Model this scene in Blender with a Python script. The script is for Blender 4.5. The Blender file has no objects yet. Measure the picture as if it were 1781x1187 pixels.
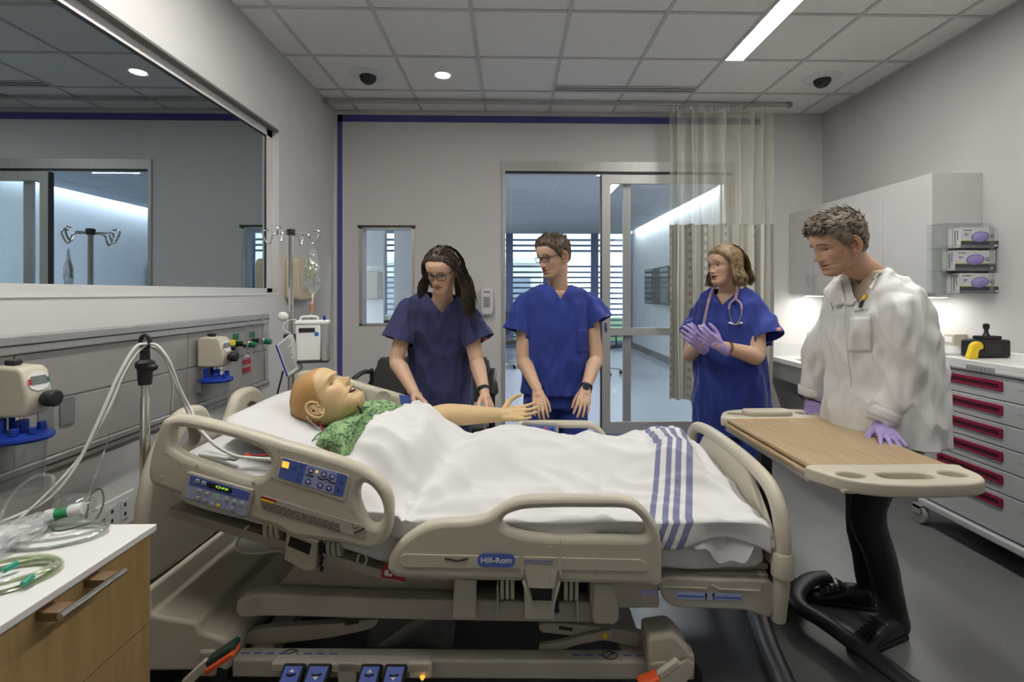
import bpy, bmesh, math, random
import numpy as np
from mathutils import Vector, Matrix, noise
PI = math.pi
SC = bpy.context.scene
C = SC.collection
random.seed(7)
# ---------------------------------------------------------------- camera
F_PX, HC, TH = 860.0, 1.373, math.radians(1.3)
U0, V0 = 890.0 + F_PX * math.tan(TH), 510.0
cam_d = bpy.data.cameras.new('camera')
cam = bpy.data.objects.new('camera', cam_d)
C.objects.link(cam)
cam_d.sensor_width = 36
cam_d.lens = F_PX / 1781 * 36
cam_d.shift_x = -(U0 - 890.5) / 1781
cam_d.shift_y = (V0 - 593.5) / 1781
cam_d.clip_start = 0.02
cam.location = (0, 0, HC)
cam.rotation_euler = (PI / 2, 0, -TH)
SC.camera = cam
# ---------------------------------------------------------------- world, exposure
SC.view_settings.view_transform = 'Standard'
SC.view_settings.look = 'None'
SC.view_settings.gamma = 1
SC.view_settings.use_curve_mapping = False
SC.view_settings.exposure = 0.2
L_STRIP, L_DOWN, L_COVE, L_CAB, L_SKY = 37.0, 14.0, 60.0, 20.0, 2.6
SC.cycles.max_bounces, SC.cycles.diffuse_bounces, SC.cycles.glossy_bounces, SC.cycles.transmission_bounces, SC.cycles.transparent_max_bounces = 7, 3, 3, 4, 14
SC.cycles.adaptive_threshold = .02
SC.cycles.caustics_reflective = SC.cycles.caustics_refractive = False
wd = bpy.data.worlds.new('sky')
SC.world = wd
wd.use_nodes = True
wd.node_tree.nodes['Background'].inputs[0].default_value = (0.72, 0.85, 1.0, 1)
wd.node_tree.nodes['Background'].inputs[1].default_value = L_SKY
# ---------------------------------------------------------------- pixel -> place helpers (design time)
ST, CT = math.sin(TH), math.cos(TH)
def ray(u, v):
    a, b = (u - U0) / F_PX, -(v - V0) / F_PX
    return Vector((ST + a * CT, CT - a * ST, b))
CAM = Vector((0, 0, HC))
def W(u, v, Y):
    d = ray(u, v); return CAM + d * (Y / d.y)
def WX(u, v, X):
    d = ray(u, v); return CAM + d * (X / d.x)
def WZ(u, v, Z):
    d = ray(u, v); return CAM + d * ((Z - HC) / d.z)
# ---------------------------------------------------------------- materials
MATS = {}
def nodes_of(m): return m.node_tree.nodes, m.node_tree.links
def mat(name, col, rough=.5, metal=0, spec=.5, noise_=None, bump=None, emit=None, trans=0, alpha=1, coat=0, sheen=0, ior=1.45, sss=0):
    """noise_=(scale, amount[, stretch xyz]) varies the base colour; bump=(scale, strength[, stretch])"""
    if name in MATS: return MATS[name]
    m = bpy.data.materials.new(name); m.use_nodes = True
    n, l = nodes_of(m); b = n['Principled BSDF']
    b.inputs['Base Color'].default_value = (*col, 1)
    b.inputs['Roughness'].default_value = rough
    b.inputs['Metallic'].default_value = metal
    b.inputs['Specular IOR Level'].default_value = spec
    b.inputs['IOR'].default_value = ior
    b.inputs['Transmission Weight'].default_value = trans
    b.inputs['Alpha'].default_value = alpha
    b.inputs['Coat Weight'].default_value = coat
    b.inputs['Sheen Weight'].default_value = sheen
    if sss:
        b.inputs['Subsurface Weight'].default_value = sss
        b.inputs['Subsurface Radius'].default_value = (.012, .005, .003)
        b.inputs['Subsurface Scale'].default_value = 1
    if emit:
        b.inputs['Emission Color'].default_value = (*emit[0], 1)
        b.inputs['Emission Strength'].default_value = emit[1]
    tc = n.new('ShaderNodeTexCoord')
    def coords(st):
        if not st: return tc.outputs['Object']
        mp = n.new('ShaderNodeMapping'); mp.inputs['Scale'].default_value = st
        l.new(tc.outputs['Object'], mp.inputs[0]); return mp.outputs[0]
    if noise_:
        t = n.new('ShaderNodeTexNoise'); t.inputs['Scale'].default_value = noise_[0]; t.inputs['Detail'].default_value = 5
        l.new(coords(noise_[2] if len(noise_) > 2 else None), t.inputs['Vector'])
        r = n.new('ShaderNodeValToRGB'); a = noise_[1]
        r.color_ramp.elements[0].position = .3; r.color_ramp.elements[1].position = .7
        r.color_ramp.elements[0].color = (*[max(0, c * (1 - a)) for c in col], 1)
        r.color_ramp.elements[1].color = (*[min(1, c * (1 + a)) for c in col], 1)
        l.new(t.outputs['Fac'], r.inputs[0]); l.new(r.outputs[0], b.inputs['Base Color'])
    if bump:
        t = n.new('ShaderNodeTexNoise'); t.inputs['Scale'].default_value = bump[0]; t.inputs['Detail'].default_value = 4
        l.new(coords(bump[2] if len(bump) > 2 else None), t.inputs['Vector'])
        bp = n.new('ShaderNodeBump'); bp.inputs['Strength'].default_value = bump[1]; bp.inputs['Distance'].default_value = .01
        l.new(t.outputs['Fac'], bp.inputs['Height']); l.new(bp.outputs[0], b.inputs['Normal'])
    MATS[name] = m
    return m
def srgb(r, g, b):
    f = lambda c: ((c / 255 + .055) / 1.055) ** 2.4 if c > 10 else c / 255 / 12.92
    return (f(r), f(g), f(b))
M_WALL = mat('wall_paint', (.68, .67, .655), .7, noise_=(3, .02), bump=(180, .05))
M_CEIL = mat('ceiling_tile', (.88, .865, .84), .9, noise_=(60, .05), bump=(240, .25))
M_GRID = mat('ceiling_grid', (.60, .59, .57), .6)
M_FRAMEW = mat('window_trim_white', (.74, .74, .72), .5, noise_=(8, .02))
M_ALU = mat('brushed_aluminium', (.52, .51, .49), .38, .75, noise_=(40, .05, (1, 1, .05)))
M_CHROME = mat('chrome', (.75, .74, .72), .16, 1, noise_=(20, .04))
M_DARKM = mat('dark_metal', (.06, .06, .06), .45, .6, noise_=(20, .1))
M_BLACK = mat('black_plastic', (.018, .018, .019), .45, noise_=(30, .2))
M_RUBBER = mat('black_rubber', (.012, .012, .012), .7, noise_=(30, .2))
M_BLUESTRIPE = mat('blue_stripe_paint', srgb(80, 80, 150), .6, noise_=(10, .04))
M_GREY = mat('grey_plastic', (.33, .325, .315), .5, noise_=(15, .04))
M_PANELG = mat('headwall_laminate', (.31, .30, .285), .45, noise_=(12, .05))
M_CREAM = mat('cream_plastic', (.55, .51, .41), .42, noise_=(6, .03), bump=(350, .04))
M_CREAMD = mat('cream_steel', (.45, .42, .35), .4, noise_=(8, .05))
M_WHITEP = mat('white_plastic', (.78, .78, .76), .38, noise_=(10, .02))
M_WHITEL = mat('white_laminate', (.80, .80, .79), .3, noise_=(5, .015))
M_CABW = mat('cabinet_laminate', (.62, .62, .61), .45, noise_=(5, .02))
M_BLUEP = mat('blue_label_print', srgb(88, 110, 190), .4, noise_=(40, .05))
M_BLUEL = mat('pale_blue_print', srgb(170, 180, 215), .4, noise_=(40, .04))
M_INK = mat('black_ink', (.02, .02, .025), .5, noise_=(30, .2))
M_WPRINT = mat('white_print', (.8, .8, .8), .5, noise_=(30, .03))
M_RED = mat('red_plastic', (.42, .02, .03), .4, noise_=(20, .1))
M_CRED = mat('crimson_handle', (.27, .008, .04), .4, noise_=(30, .12))
M_GREEN = mat('green_plastic', (.01, .16, .06), .4, noise_=(20, .1))
M_YELLOW = mat('yellow_plastic', (.85, .62, .03), .4, noise_=(20, .06))
M_ORANGE = mat('orange_plastic', (.75, .11, .03), .45, noise_=(20, .1))
M_DBLUE = mat('royal_blue_plastic', (.01, .04, .32), .35, noise_=(20, .1))
M_SHEET = mat('white_linen', (.70, .70, .70), .85, sheen=.2, noise_=(15, .015), bump=(500, .12))
def glass_mat(name, tint=(.9, .96, .95), refl=.1, rough=0.0, dens=.06):
    """thin sheet: mostly transparent, a mirror share, a little milky body"""
    m = bpy.data.materials.new(name); m.use_nodes = True
    n, l = nodes_of(m); n.remove(n['Principled BSDF'])
    t = n.new('ShaderNodeBsdfTransparent'); t.inputs[0].default_value = (*tint, 1)
    g = n.new('ShaderNodeBsdfGlossy'); g.inputs['Roughness'].default_value = rough
    d = n.new('ShaderNodeBsdfDiffuse'); d.inputs[0].default_value = (.8, .82, .82, 1)
    lw = n.new('ShaderNodeLayerWeight'); pw = n.new('ShaderNodeMath'); pw.operation = 'POWER'; pw.inputs[1].default_value = 4
    l.new(lw.outputs['Facing'], pw.inputs[0])
    fr = n.new('ShaderNodeMath'); fr.operation = 'MULTIPLY'; fr.inputs[1].default_value = .55; l.new(pw.outputs[0], fr.inputs[0])
    ad = n.new('ShaderNodeMath'); ad.operation = 'ADD'; ad.inputs[1].default_value = refl
    tn = n.new('ShaderNodeTexNoise'); tn.inputs['Scale'].default_value = 6
    mu = n.new('ShaderNodeMath'); mu.operation = 'MULTIPLY'; mu.inputs[1].default_value = dens * 2
    l.new(tn.outputs['Fac'], mu.inputs[0])
    m1 = n.new('ShaderNodeMixShader'); m2 = n.new('ShaderNodeMixShader')
    l.new(mu.outputs[0], m1.inputs[0]); l.new(t.outputs[0], m1.inputs[1]); l.new(d.outputs[0], m1.inputs[2])
    l.new(fr.outputs[0], ad.inputs[0]); l.new(ad.outputs[0], m2.inputs[0])
    l.new(m1.outputs[0], m2.inputs[1]); l.new(g.outputs[0], m2.inputs[2])
    l.new(m2.outputs[0], n['Material Output'].inputs[0])
    MATS[name] = m
    return m
M_GLASS = glass_mat('clear_glass', (.955, .97, .968), .05, 0, .01)
M_CLEAR = glass_mat('clear_vinyl', (.93, .95, .93), .07, .08, .10)
M_CLEARP = glass_mat('clear_plastic', (.92, .94, .94), .05, .05, .06)
M_CRINK = glass_mat('crinkled_vinyl', (.90, .93, .93), .22, .12, .16)
M_TUBEG = glass_mat('greenish_vinyl', (.85, .90, .72), .06, .1, .22)
def emis(name, col, s):
    return mat(name, (.8, .8, .8), .5, emit=(col, s), noise_=(3, .01))
# ---------------------------------------------------------------- object helpers
def tag(o, label=None, cat=None, group=None, kind=None):
    if label: o['label'] = label
    if cat: o['category'] = cat
    if group: o['group'] = group
    if kind: o['kind'] = kind
    return o
def thing(name, label, cat, loc=(0, 0, 0), group=None):
    o = bpy.data.objects.new(name, None); C.objects.link(o)
    o.location = loc; o.empty_display_size = .05
    o['origin_at'] = tuple(loc)
    return tag(o, label, cat, group)
def link(name, me, parent=None, recentre=True):
    o = bpy.data.objects.new(name, me); C.objects.link(o)
    if parent is None:
        if recentre and len(me.vertices):
            co = np.empty(len(me.vertices) * 3, np.float32); me.vertices.foreach_get('co', co); co = co.reshape(-1, 3)
            lo, hi = co.min(0), co.max(0); c = np.array([(lo[0] + hi[0]) / 2, (lo[1] + hi[1]) / 2, lo[2]], np.float32)
            me.vertices.foreach_set('co', (co - c).ravel()); me.update()
            o.location = c.tolist(); o['origin_at'] = c.tolist()
    else:
        o.parent = parent
        p, off = parent, Vector((0, 0, 0))
        while p is not None:
            if 'origin_at' in p.keys(): off = Vector(p['origin_at'])
            p = p.parent
        # nearest ancestors hold world-space meshes; only the root is displaced
        if parent.parent is None: o.matrix_parent_inverse = Matrix.Translation(-off)
    return o
class G:
    """collects shapes; ob() links them as ONE mesh object"""
    def __init__(s, M=None): s.v, s.f, s.M = [], [], M
    def add(s, vs, fs):
        k = len(s.v); s.v += [Vector(v) for v in vs]; s.f += [tuple(i + k for i in f) for f in fs]; return s
    def box(s, lo, hi, rz=0, R=None):
        lo, hi = Vector(lo), Vector(hi); c, h = (lo + hi) / 2, (hi - lo) / 2
        R = R or Matrix.Rotation(rz, 3, 'Z')
        vs = [c + R @ Vector((h.x * a, h.y * b, h.z * d)) for a in (-1, 1) for b in (-1, 1) for d in (-1, 1)]
        return s.add(vs, [(0, 1, 3, 2), (4, 6, 7, 5), (0, 4, 5, 1), (2, 3, 7, 6), (0, 2, 6, 4), (1, 5, 7, 3)])
    def bar(s, a, b, w, h, up=(0, 0, 1)):
        a, b = Vector(a), Vector(b); d = (b - a); L = d.length; d.normalize()
        x = d.cross(Vector(up)); x = x.normalized() if x.length > 1e-6 else Vector((1, 0, 0)); z = x.cross(d)
        vs = [p + x * (w / 2 * i) + z * (h / 2 * j) for p in (a, b) for i in (-1, 1) for j in (-1, 1)]
        return s.add(vs, [(0, 1, 3, 2), (4, 6, 7, 5), (0, 4, 5, 1), (2, 3, 7, 6), (0, 2, 6, 4), (1, 5, 7, 3)])
    def tube(s, path, r, n=10, closed=False, cap=True, flat=1.0, up=None):
        P = [Vector(p) for p in path]; m = len(P)
        rs = r if hasattr(r, '__len__') else [r] * m
        rings = []; prev = None
        for i in range(m):
            if closed: d = P[(i + 1) % m] - P[i - 1]
            else: d = P[min(i + 1, m - 1)] - P[max(i - 1, 0)]
            if d.length < 1e-9: d = Vector((0, 0, 1))
            d.normalize()
            if prev is None:
                ref = Vector(up) if up else (Vector((0, 0, 1)) if abs(d.z) < .9 else Vector((1, 0, 0)))
                x = d.cross(ref).normalized()
            else:
                x = prev - d * prev.dot(d)
                x = x.normalized() if x.length > 1e-6 else d.orthogonal().normalized()
            prev = x; y = d.cross(x)
            rings.append([P[i] + (x * math.cos(2 * PI * k / n) + y * (math.sin(2 * PI * k / n) * flat)) * rs[i] for k in range(n)])
        vs = [v for rg in rings for v in rg]; fs = []
        for i in range(m if closed else m - 1):
            a, b = i * n, ((i + 1) % m) * n
            for k in range(n): fs.append((a + k, a + (k + 1) % n, b + (k + 1) % n, b + k))
        if cap and not closed:
            fs.append(tuple(range(n - 1, -1, -1))); fs.append(tuple((m - 1) * n + k for k in range(n)))
        return s.add(vs, fs)
    def cyl(s, a, b, r, r2=None, n=20): return s.tube([a, b], [r, r if r2 is None else r2], n)
    def lathe(s, prof, o=(0, 0, 0), axis=(0, 0, 1), n=24, cap=True):
        o, ax = Vector(o), Vector(axis).normalized(); x = ax.orthogonal().normalized(); y = ax.cross(x)
        vs, fs = [], []
        for (r, h) in prof:
            for k in range(n): vs.append(o + ax * h + (x * math.cos(2 * PI * k / n) + y * math.sin(2 * PI * k / n)) * r)
        for i in range(len(prof) - 1):
            for k in range(n): fs.append((i * n + k, i * n + (k + 1) % n, (i + 1) * n + (k + 1) % n, (i + 1) * n + k))
        if cap:
            fs.append(tuple(range(n - 1, -1, -1))); fs.append(tuple((len(prof) - 1) * n + k for k in range(n)))
        return s.add(vs, fs)
    def ball(s, c, r, n=16, m=10, R=None):
        c = Vector(c); r = Vector(r) if hasattr(r, '__len__') else Vector((r, r, r)); vs, fs = [], []
        for i in range(m + 1):
            t = PI * i / m
            for k in range(n):
                p = Vector((r.x * math.sin(t) * math.cos(2 * PI * k / n), r.y * math.sin(t) * math.sin(2 * PI * k / n), r.z * math.cos(t)))
                vs.append(c + (R @ p if R else p))
        for i in range(m):
            for k in range(n): fs.append((i * n + k, (i + 1) * n + k, (i + 1) * n + (k + 1) % n, i * n + (k + 1) % n))
        return s.add(vs, fs)
    def prism(s, poly, d):
        """poly: 3D points of a face; d: extrusion vector"""
        P = [Vector(p) for p in poly]; d = Vector(d); n = len(P)
        fs = [tuple(range(n - 1, -1, -1)), tuple(range(n, 2 * n))] + [(i, (i + 1) % n, n + (i + 1) % n, n + i) for i in range(n)]
        return s.add(P + [p + d for p in P], fs)
    def grid(s, fn, nu, nv, closed_u=False):
        vs = [fn(i / nu, j / nv) for i in range(nu + (0 if closed_u else 1)) for j in range(nv + 1)]
        R = nu if closed_u else nu + 1; fs = []
        for i in range(nu):
            for j in range(nv):
                a, b = i * (nv + 1), ((i + 1) % R) * (nv + 1)
                fs.append((a + j, b + j, b + j + 1, a + j + 1))
        return s.add(vs, fs)
    def mesh(s, name, fix=True):
        me = bpy.data.meshes.new(name)
        vs = [tuple(s.M @ v) for v in s.v] if s.M else [tuple(v) for v in s.v]
        me.from_pydata(vs, [], s.f)
        if fix:
            bm = bmesh.new(); bm.from_mesh(me); bmesh.ops.remove_doubles(bm, verts=bm.verts, dist=1e-6)
            bmesh.ops.recalc_face_normals(bm, faces=bm.faces); bm.to_mesh(me); bm.free()
        return me
    def ob(s, name, m, parent=None, smooth=None, bevel=0, seg=2, sub=0, solid=0, recentre=True):
        me = s.mesh(name, not solid); me.materials.append(m)
        if smooth is None: smooth = 40
        if smooth:
            me.polygons.foreach_set('use_smooth', [True] * len(me.polygons))
            me.set_sharp_from_angle(angle=math.radians(smooth))
        o = link(name, me, parent, recentre)
        if solid:
            d = o.modifiers.new('s', 'SOLIDIFY'); d.thickness = solid; d.offset = 0
        if bevel:
            d = o.modifiers.new('b', 'BEVEL'); d.width = bevel; d.segments = seg; d.limit_method = 'ANGLE'; d.angle_limit = math.radians(35)
            d.harden_normals = False
        if sub:
            d = o.modifiers.new('u', 'SUBSURF'); d.levels = sub; d.render_levels = sub
        return o
def copy_tree(o, parent=None, off=(0, 0, 0), label=None):
    """a copy of a thing with copies of its parts and sub-parts, the root moved by off"""
    c = o.copy(); C.objects.link(c)
    if parent is not None:
        c.parent = parent
    else:
        c.location = o.location + Vector(off)
        if label: c['label'] = label
    for ch in list(o.children): copy_tree(ch, c)
    return c
def smooth_path(pts, n=8, closed=False):
    """Catmull-Rom through the points"""
    P = [Vector(p) for p in pts]; m = len(P); out = []
    for i in range(m if closed else m - 1):
        p1, p2 = P[i], P[(i + 1) % m]
        p0 = P[i - 1] if (closed or i > 0) else p1 * 2 - p2
        p3 = P[(i + 2) % m] if (closed or i + 2 < m) else p2 * 2 - p1
        for k in range(n):
            t = k / n
            out.append(.5 * ((2 * p1) + (p2 - p0) * t + (2 * p0 - 5 * p1 + 4 * p2 - p3) * t * t + (3 * p1 - p0 - 3 * p2 + p3) * t ** 3))
    if not closed: out.append(P[-1].copy())
    return out
def outline_mesh(loops, thick, bev, M, name, res=6, seg=3, straight=False):
    """loops: list of 2D outlines (first outer, then holes), filled, extruded +-thick/2 with rounded rims; M maps local xy plane to world"""
    cu = bpy.data.curves.new(name, 'CURVE'); cu.dimensions = '2D'; cu.fill_mode = 'BOTH'
    cu.extrude = max(thick / 2 - bev, 0); cu.bevel_depth = bev; cu.bevel_resolution = seg
    for lp in loops:
        pts = [Vector((p[0], p[1], 0)) for p in lp] if straight else smooth_path([(p[0], p[1], 0) for p in lp], res, True)
        sp = cu.splines.new('POLY'); sp.points.add(len(pts) - 1); sp.use_cyclic_u = True
        for q, p in zip(sp.points, pts): q.co = (p.x, p.y, 0, 1)
    cu.offset = -bev
    o = bpy.data.objects.new(name, cu); C.objects.link(o)
    me = bpy.data.meshes.new_from_object(o.evaluated_get(bpy.context.evaluated_depsgraph_get()))
    bpy.data.objects.remove(o); bpy.data.curves.remove(cu)
    me.transform(M); me.name = name
    return me
def mesh_ob(name, me, m, parent=None, smooth=45):
    me.materials.clear(); me.materials.append(m)
    if smooth:
        me.polygons.foreach_set('use_smooth', [True] * len(me.polygons)); me.set_sharp_from_angle(angle=math.radians(smooth))
    return link(name, me, parent)
def text_mesh(body, size, M, name='lettering', depth=.0006, align='CENTER', bold=0, shear=0, width=None):
    cu = bpy.data.curves.new(name, 'FONT'); cu.body = body; cu.size = size; cu.align_x = align; cu.align_y = 'CENTER'
    cu.extrude = depth; cu.offset = bold; cu.shear = shear; cu.resolution_u = 3
    o = bpy.data.objects.new(name, cu); C.objects.link(o)
    me = bpy.data.meshes.new_from_object(o.evaluated_get(bpy.context.evaluated_depsgraph_get()))
    bpy.data.objects.remove(o); bpy.data.curves.remove(cu)
    if width and len(me.vertices):
        xs = [v.co.x for v in me.vertices]; k = width / (max(xs) - min(xs)); me.transform(Matrix.Diagonal((k, 1, 1, 1)))
    me.transform(M); me.name = name
    return me
def frame_M(o, x, y):
    """4x4 with local x,y axes along the given world directions at o (z = x cross y)"""
    x, y = Vector(x).normalized(), Vector(y); y = (y - x * y.dot(x)).normalized(); z = x.cross(y)
    return Matrix(((x.x, y.x, z.x, o[0]), (x.y, y.y, z.y, o[1]), (x.z, y.z, z.z, o[2]), (0, 0, 0, 1)))
def rrect(w, h, r, n=5, cx=0, cy=0):
    out = []
    for (sx, sy, a0) in ((1, 1, 0), (-1, 1, PI / 2), (-1, -1, PI), (1, -1, 3 * PI / 2)):
        for k in range(n + 1):
            a = a0 + PI / 2 * k / n; out.append((cx + sx * (w / 2 - r) + r * math.cos(a), cy + sy * (h / 2 - r) + r * math.sin(a)))
    return out
def plate(M, loop, t, m, name, parent, bev=0):
    """thin solid sticker / panel lying on the plane of M, rising t along its z"""
    me = outline_mesh([loop], t, bev, M @ Matrix.Translation((0, 0, t / 2)), name, straight=True)
    return mesh_ob(name, me, m, parent)
# ================================================================ the room
XL, XR, YB, YF, ZC = -1.69, 3.03, 4.76, -1.6, HC + 1.7435
WT = .14
def struct(o): o['kind'] = 'structure'; return o
# floor: speckled dark grey sheet vinyl
M_FLOOR = mat('speckled_vinyl_floor', (.15, .15, .152), .34, noise_=(4, .06), bump=(300, .03))
n, l = nodes_of(M_FLOOR); bs = n['Principled BSDF']
tc = n.new('ShaderNodeTexCoord'); vo = n.new('ShaderNodeTexVoronoi'); vo.inputs['Scale'].default_value = 38
l.new(tc.outputs['Object'], vo.inputs['Vector'])
cr = n.new('ShaderNodeValToRGB'); cr.color_ramp.elements[0].position = .055; cr.color_ramp.elements[1].position = .10
cr.color_ramp.elements[0].color = (.34, .34, .34, 1); cr.color_ramp.elements[1].color = (0, 0, 0, 1)
l.new(vo.outputs['Distance'], cr.inputs[0])
mx = n.new('ShaderNodeMix'); mx.data_type = 'RGBA'; mx.blend_type = 'ADD'; mx.inputs[0].default_value = .55
src = bs.inputs['Base Color'].links[0].from_socket
l.new(src, mx.inputs['A']); l.new(cr.outputs[0], mx.inputs['B']); l.new(mx.outputs['Result'], bs.inputs['Base Color'])
struct(G().box((XL - WT, YF - WT, -.08), (XR + WT, YB + WT, 0)).ob('floor', M_FLOOR, recentre=False))
M_OFLOOR = mat('hall_floor_vinyl', (.36, .39, .45), .25, noise_=(2, .03))
struct(G().box((-6.5, YB + WT, -.08), (XR + .1, 12.5, -.001)).ob('floor_hall', M_OFLOOR, recentre=False))
M_FBLUE = mat('blue_floor_band', (.09, .11, .28), .4, noise_=(20, .05))
struct(G().box((-1.0, YB - .16, -.002), (XR - .62, YB + WT, .0015)).ob('trim_1', M_FBLUE, recentre=False))
# ceiling: grid, tiles one by one
T = .6098; GX0, GY0 = -.248 - 3 * T, 3.05
gx = [GX0 + T * k for k in range(0, 10)]
ceil_ = struct(G().box((XL - WT, YF - WT, ZC + .012), (XR + WT, YB + WT, ZC + .1)).ob('ceiling', M_GRID, recentre=False))
ys = [GY0 + T * k for k in range(-2, 3)] + [YB]
xs = sorted([XL] + [x for x in gx if XL + .02 < x < XR - .02] + [XR])
g = G()
for x in xs[1:-1]: g.box((x - .012, YF, ZC - .004), (x + .012, YB, ZC + .0125))
for y in [GY0 + T * k for k in range(-7, 3)]: g.box((XL, y - .012, ZC - .0036), (XR, y + .012, ZC + .0125))
g.box((XL, YB - .02, ZC - .004), (XR, YB, ZC + .0125)); g.box((XL, YF, ZC - .004), (XL + .02, YB, ZC + .0125)); g.box((XR - .02, YF, ZC - .004), (XR, YB, ZC + .0125))
g.ob('grid', M_GRID, ceil_, smooth=0)
STRIPS = [(1.595, 1.725, .62, 3.655), (-.99, -.86, .62, 2.42)]
tile_cache = {}
for i in range(len(xs) - 1):
    for j in range(len(ys) - 1):
        x0, x1, y0, y1 = xs[i] + .012, xs[i + 1] - .012, ys[j] + .012, ys[j + 1] - .012
        for (a, b, c, d) in STRIPS:
            if a < x1 and b > x0 and y0 < d - .1:
                x0 = b + .012 if a - x0 < .1 else x0
        key = (round(x1 - x0, 3), round(y1 - y0, 3))
        if key not in tile_cache:
            w, h = key
            tile_cache[key] = G().box((-w / 2, -h / 2, 0), (w / 2, h / 2, .01)).mesh('tile'); tile_cache[key].materials.append(M_CEIL)
        o = bpy.data.objects.new('tile', tile_cache[key]); C.objects.link(o); o.parent = ceil_
        o.location = ((x0 + x1) / 2, (y0 + y1) / 2, ZC + .0025)
y_ = ys[0] - .012
g = G()
for i in range(len(xs) - 1):
    g.box((xs[i] + .012, YF, ZC + .0025), (xs[i + 1] - .012, y_, ZC + .0124))
# tiles over the camera, out of view, leave gaps for the lamps
o = g.ob('tile_field', M_CEIL, ceil_, smooth=0)
# recessed linear lamps
M_LAMP = emis('lamp_diffuser', (1, .965, .91), L_STRIP); M_LAMP2 = emis('left_lamp_diffuser', (1, .965, .91), L_STRIP * 1.5)
labs = ['long recessed linear ceiling lamp shining above the bed foot', 'recessed linear ceiling lamp above the observation window side']
for (x0, x1, y0, y1), lb in zip(STRIPS, labs):
    t = thing('ceiling_lamp', lb, 'lamp', ((x0 + x1) / 2, (y0 + y1) / 2, ZC - .006), 'recessed linear ceiling lamps')
    G().box((x0 - .014, y0, ZC - .007), (x0, y1, ZC + .011)).box((x1, y0, ZC - .007), (x1 + .014, y1, ZC + .011)).box((x0 - .014, y1, ZC - .007), (x1 + .014, y1 + .014, ZC + .011)).ob('frame', M_WHITEP, t)
    G().box((x0, y0, ZC - .005), (x1, y1, ZC - .001)).ob('diffuser', M_LAMP if x0 > 0 else M_LAMP2, t)
# walls with openings, built from boxes
def wall_with_holes(name, axis, at0, at1, a0, a1, z0, z1, holes, m):
    g = G(); cuts = sorted({a0, a1, *[h[0] for h in holes], *[h[1] for h in holes]})
    for p, q in zip(cuts[:-1], cuts[1:]):
        hs = sorted([h for h in holes if h[0] <= p + 1e-6 and h[1] >= q - 1e-6], key=lambda h: h[2]); z = z0
        for h in hs + [(0, 0, z1, z1)]:
            if h[2] - z > 1e-4:
                if axis == 'x': g.box((at0, p, z), (at1, q, h[2]))
                else: g.box((p, at0, z), (q, at1, h[2]))
            z = h[3]
    return struct(g.ob(name, m, smooth=0, recentre=False))
WY1, WZ0, WZ1 = 3.63, HC + .004, 2.545          # observation window in the left wall
wall_with_holes('wall_left', 'x', XL - WT, XL, YF, YB, 0, ZC + .01, [(.45, WY1, WZ0, WZ1)], M_WALL)
struct(G().box((XR, YF, 0), (XR + WT, YB, ZC + .01)).ob('wall_right', mat('dimmed_wall_paint', (.56, .555, .55), .7, noise_=(3, .02), bump=(180, .05)), recentre=False))  # wall paint darkened: the weaker light on this side is put into its colour
struct(G().box((XL - WT, YF - WT, 0), (XR + WT, YF, ZC + .01)).ob('wall_front', M_WALL, recentre=False))
DX0, DX1, DZ = -.094, 2.165, HC + 229 * YB / F_PX
SWX0, SWX1, SWZ0, SWZ1 = W(625, 0, YB).x, W(721, 0, YB).x, W(0, 568, YB).z, W(0, 393, YB).z
wall_with_holes('wall_back', 'y', YB, YB + WT, XL - WT, XR + WT, 0, ZC + .01, [(DX0, DX1, 0, DZ), (SWX0, SWX1, SWZ0, SWZ1)], M_WALL)
# observation window: reveal lining, frame, one-way glass that mirrors the room
M_MIRROR = mat('one_way_glass', (.47, .545, .585), .012, 1, noise_=(2, .01))
w1 = tag(thing('window_1', None, None, (XL - .07, 2.0, WZ0)), kind='structure')
G().box((XL - .061, .45, WZ0 - .02), (XL + .004, WY1 + .0, WZ0)).ob('sill', M_FRAMEW, w1)
G().box((XL - .064, .45, WZ1 - .001), (XL + .001, WY1, WZ1 + .012)).ob('head_lining', mat('taupe_lining', (.2, .19, .175), .5, noise_=(8, .03)), w1)
g = G()
fx = XL - .06
g.box((fx - .02, WY1 - .075, WZ0), (fx + .012, WY1 - .001, WZ1)); g.box((fx - .02, .45, WZ0), (fx + .012, WY1, WZ0 + .03)); g.box((fx - .02, .45, WZ1 - .05), (fx + .012, WY1, WZ1))
g.ob('window_frame', M_FRAMEW, w1)
G().box((fx - .004, .45, WZ0 + .028), (fx + .001, WY1 - .07, WZ1 - .046)).ob('glass', M_MIRROR, w1, smooth=0)
g = G()
g.box((fx + .001, WY1 - .082, WZ0 + .03), (fx + .006, WY1 - .074, WZ1 - .05)); g.box((fx + .001, .45, WZ1 - .058), (fx + .006, WY1 - .07, WZ1 - .05))
g.ob('gasket', M_BLACK, w1)
# blue stripe painted round the back wall, corner guard
g = G()
xs0 = W(587, 0, YB).x; xs1 = W(595.5, 0, YB).x
g.box((xs0, YB - .003, .1), (xs1, YB + .001, W(0, 195, YB).z)); g.box((xs0, YB - .003, W(0, 207, YB).z), (2.42, YB + .001, W(0, 195, YB).z))
struct(g.ob('trim_2', M_BLUESTRIPE, recentre=False, smooth=0))
struct(G().box((XL, YB - .02, .1), (XL + .02, YB - .001, 2.95)).ob('trim_3', M_FRAMEW, recentre=False))
M_BASE = mat('vinyl_baseboard', (.16, .165, .17), .5, noise_=(10, .05))
struct(G().box((XL, YF, 0), (XL + .008, YB, .1)).ob('baseboard_left', M_BASE, recentre=False))
struct(G().box((XR - .008, YF, 0), (XR, YB, .1)).ob('baseboard_right', M_BASE, recentre=False))
struct(G().box((XL, YB - .008, 0), (DX0, YB, .1)).box((DX1, YB - .008, 0), (XR, YB, .1)).ob('baseboard_back', M_BASE, recentre=False))
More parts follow.
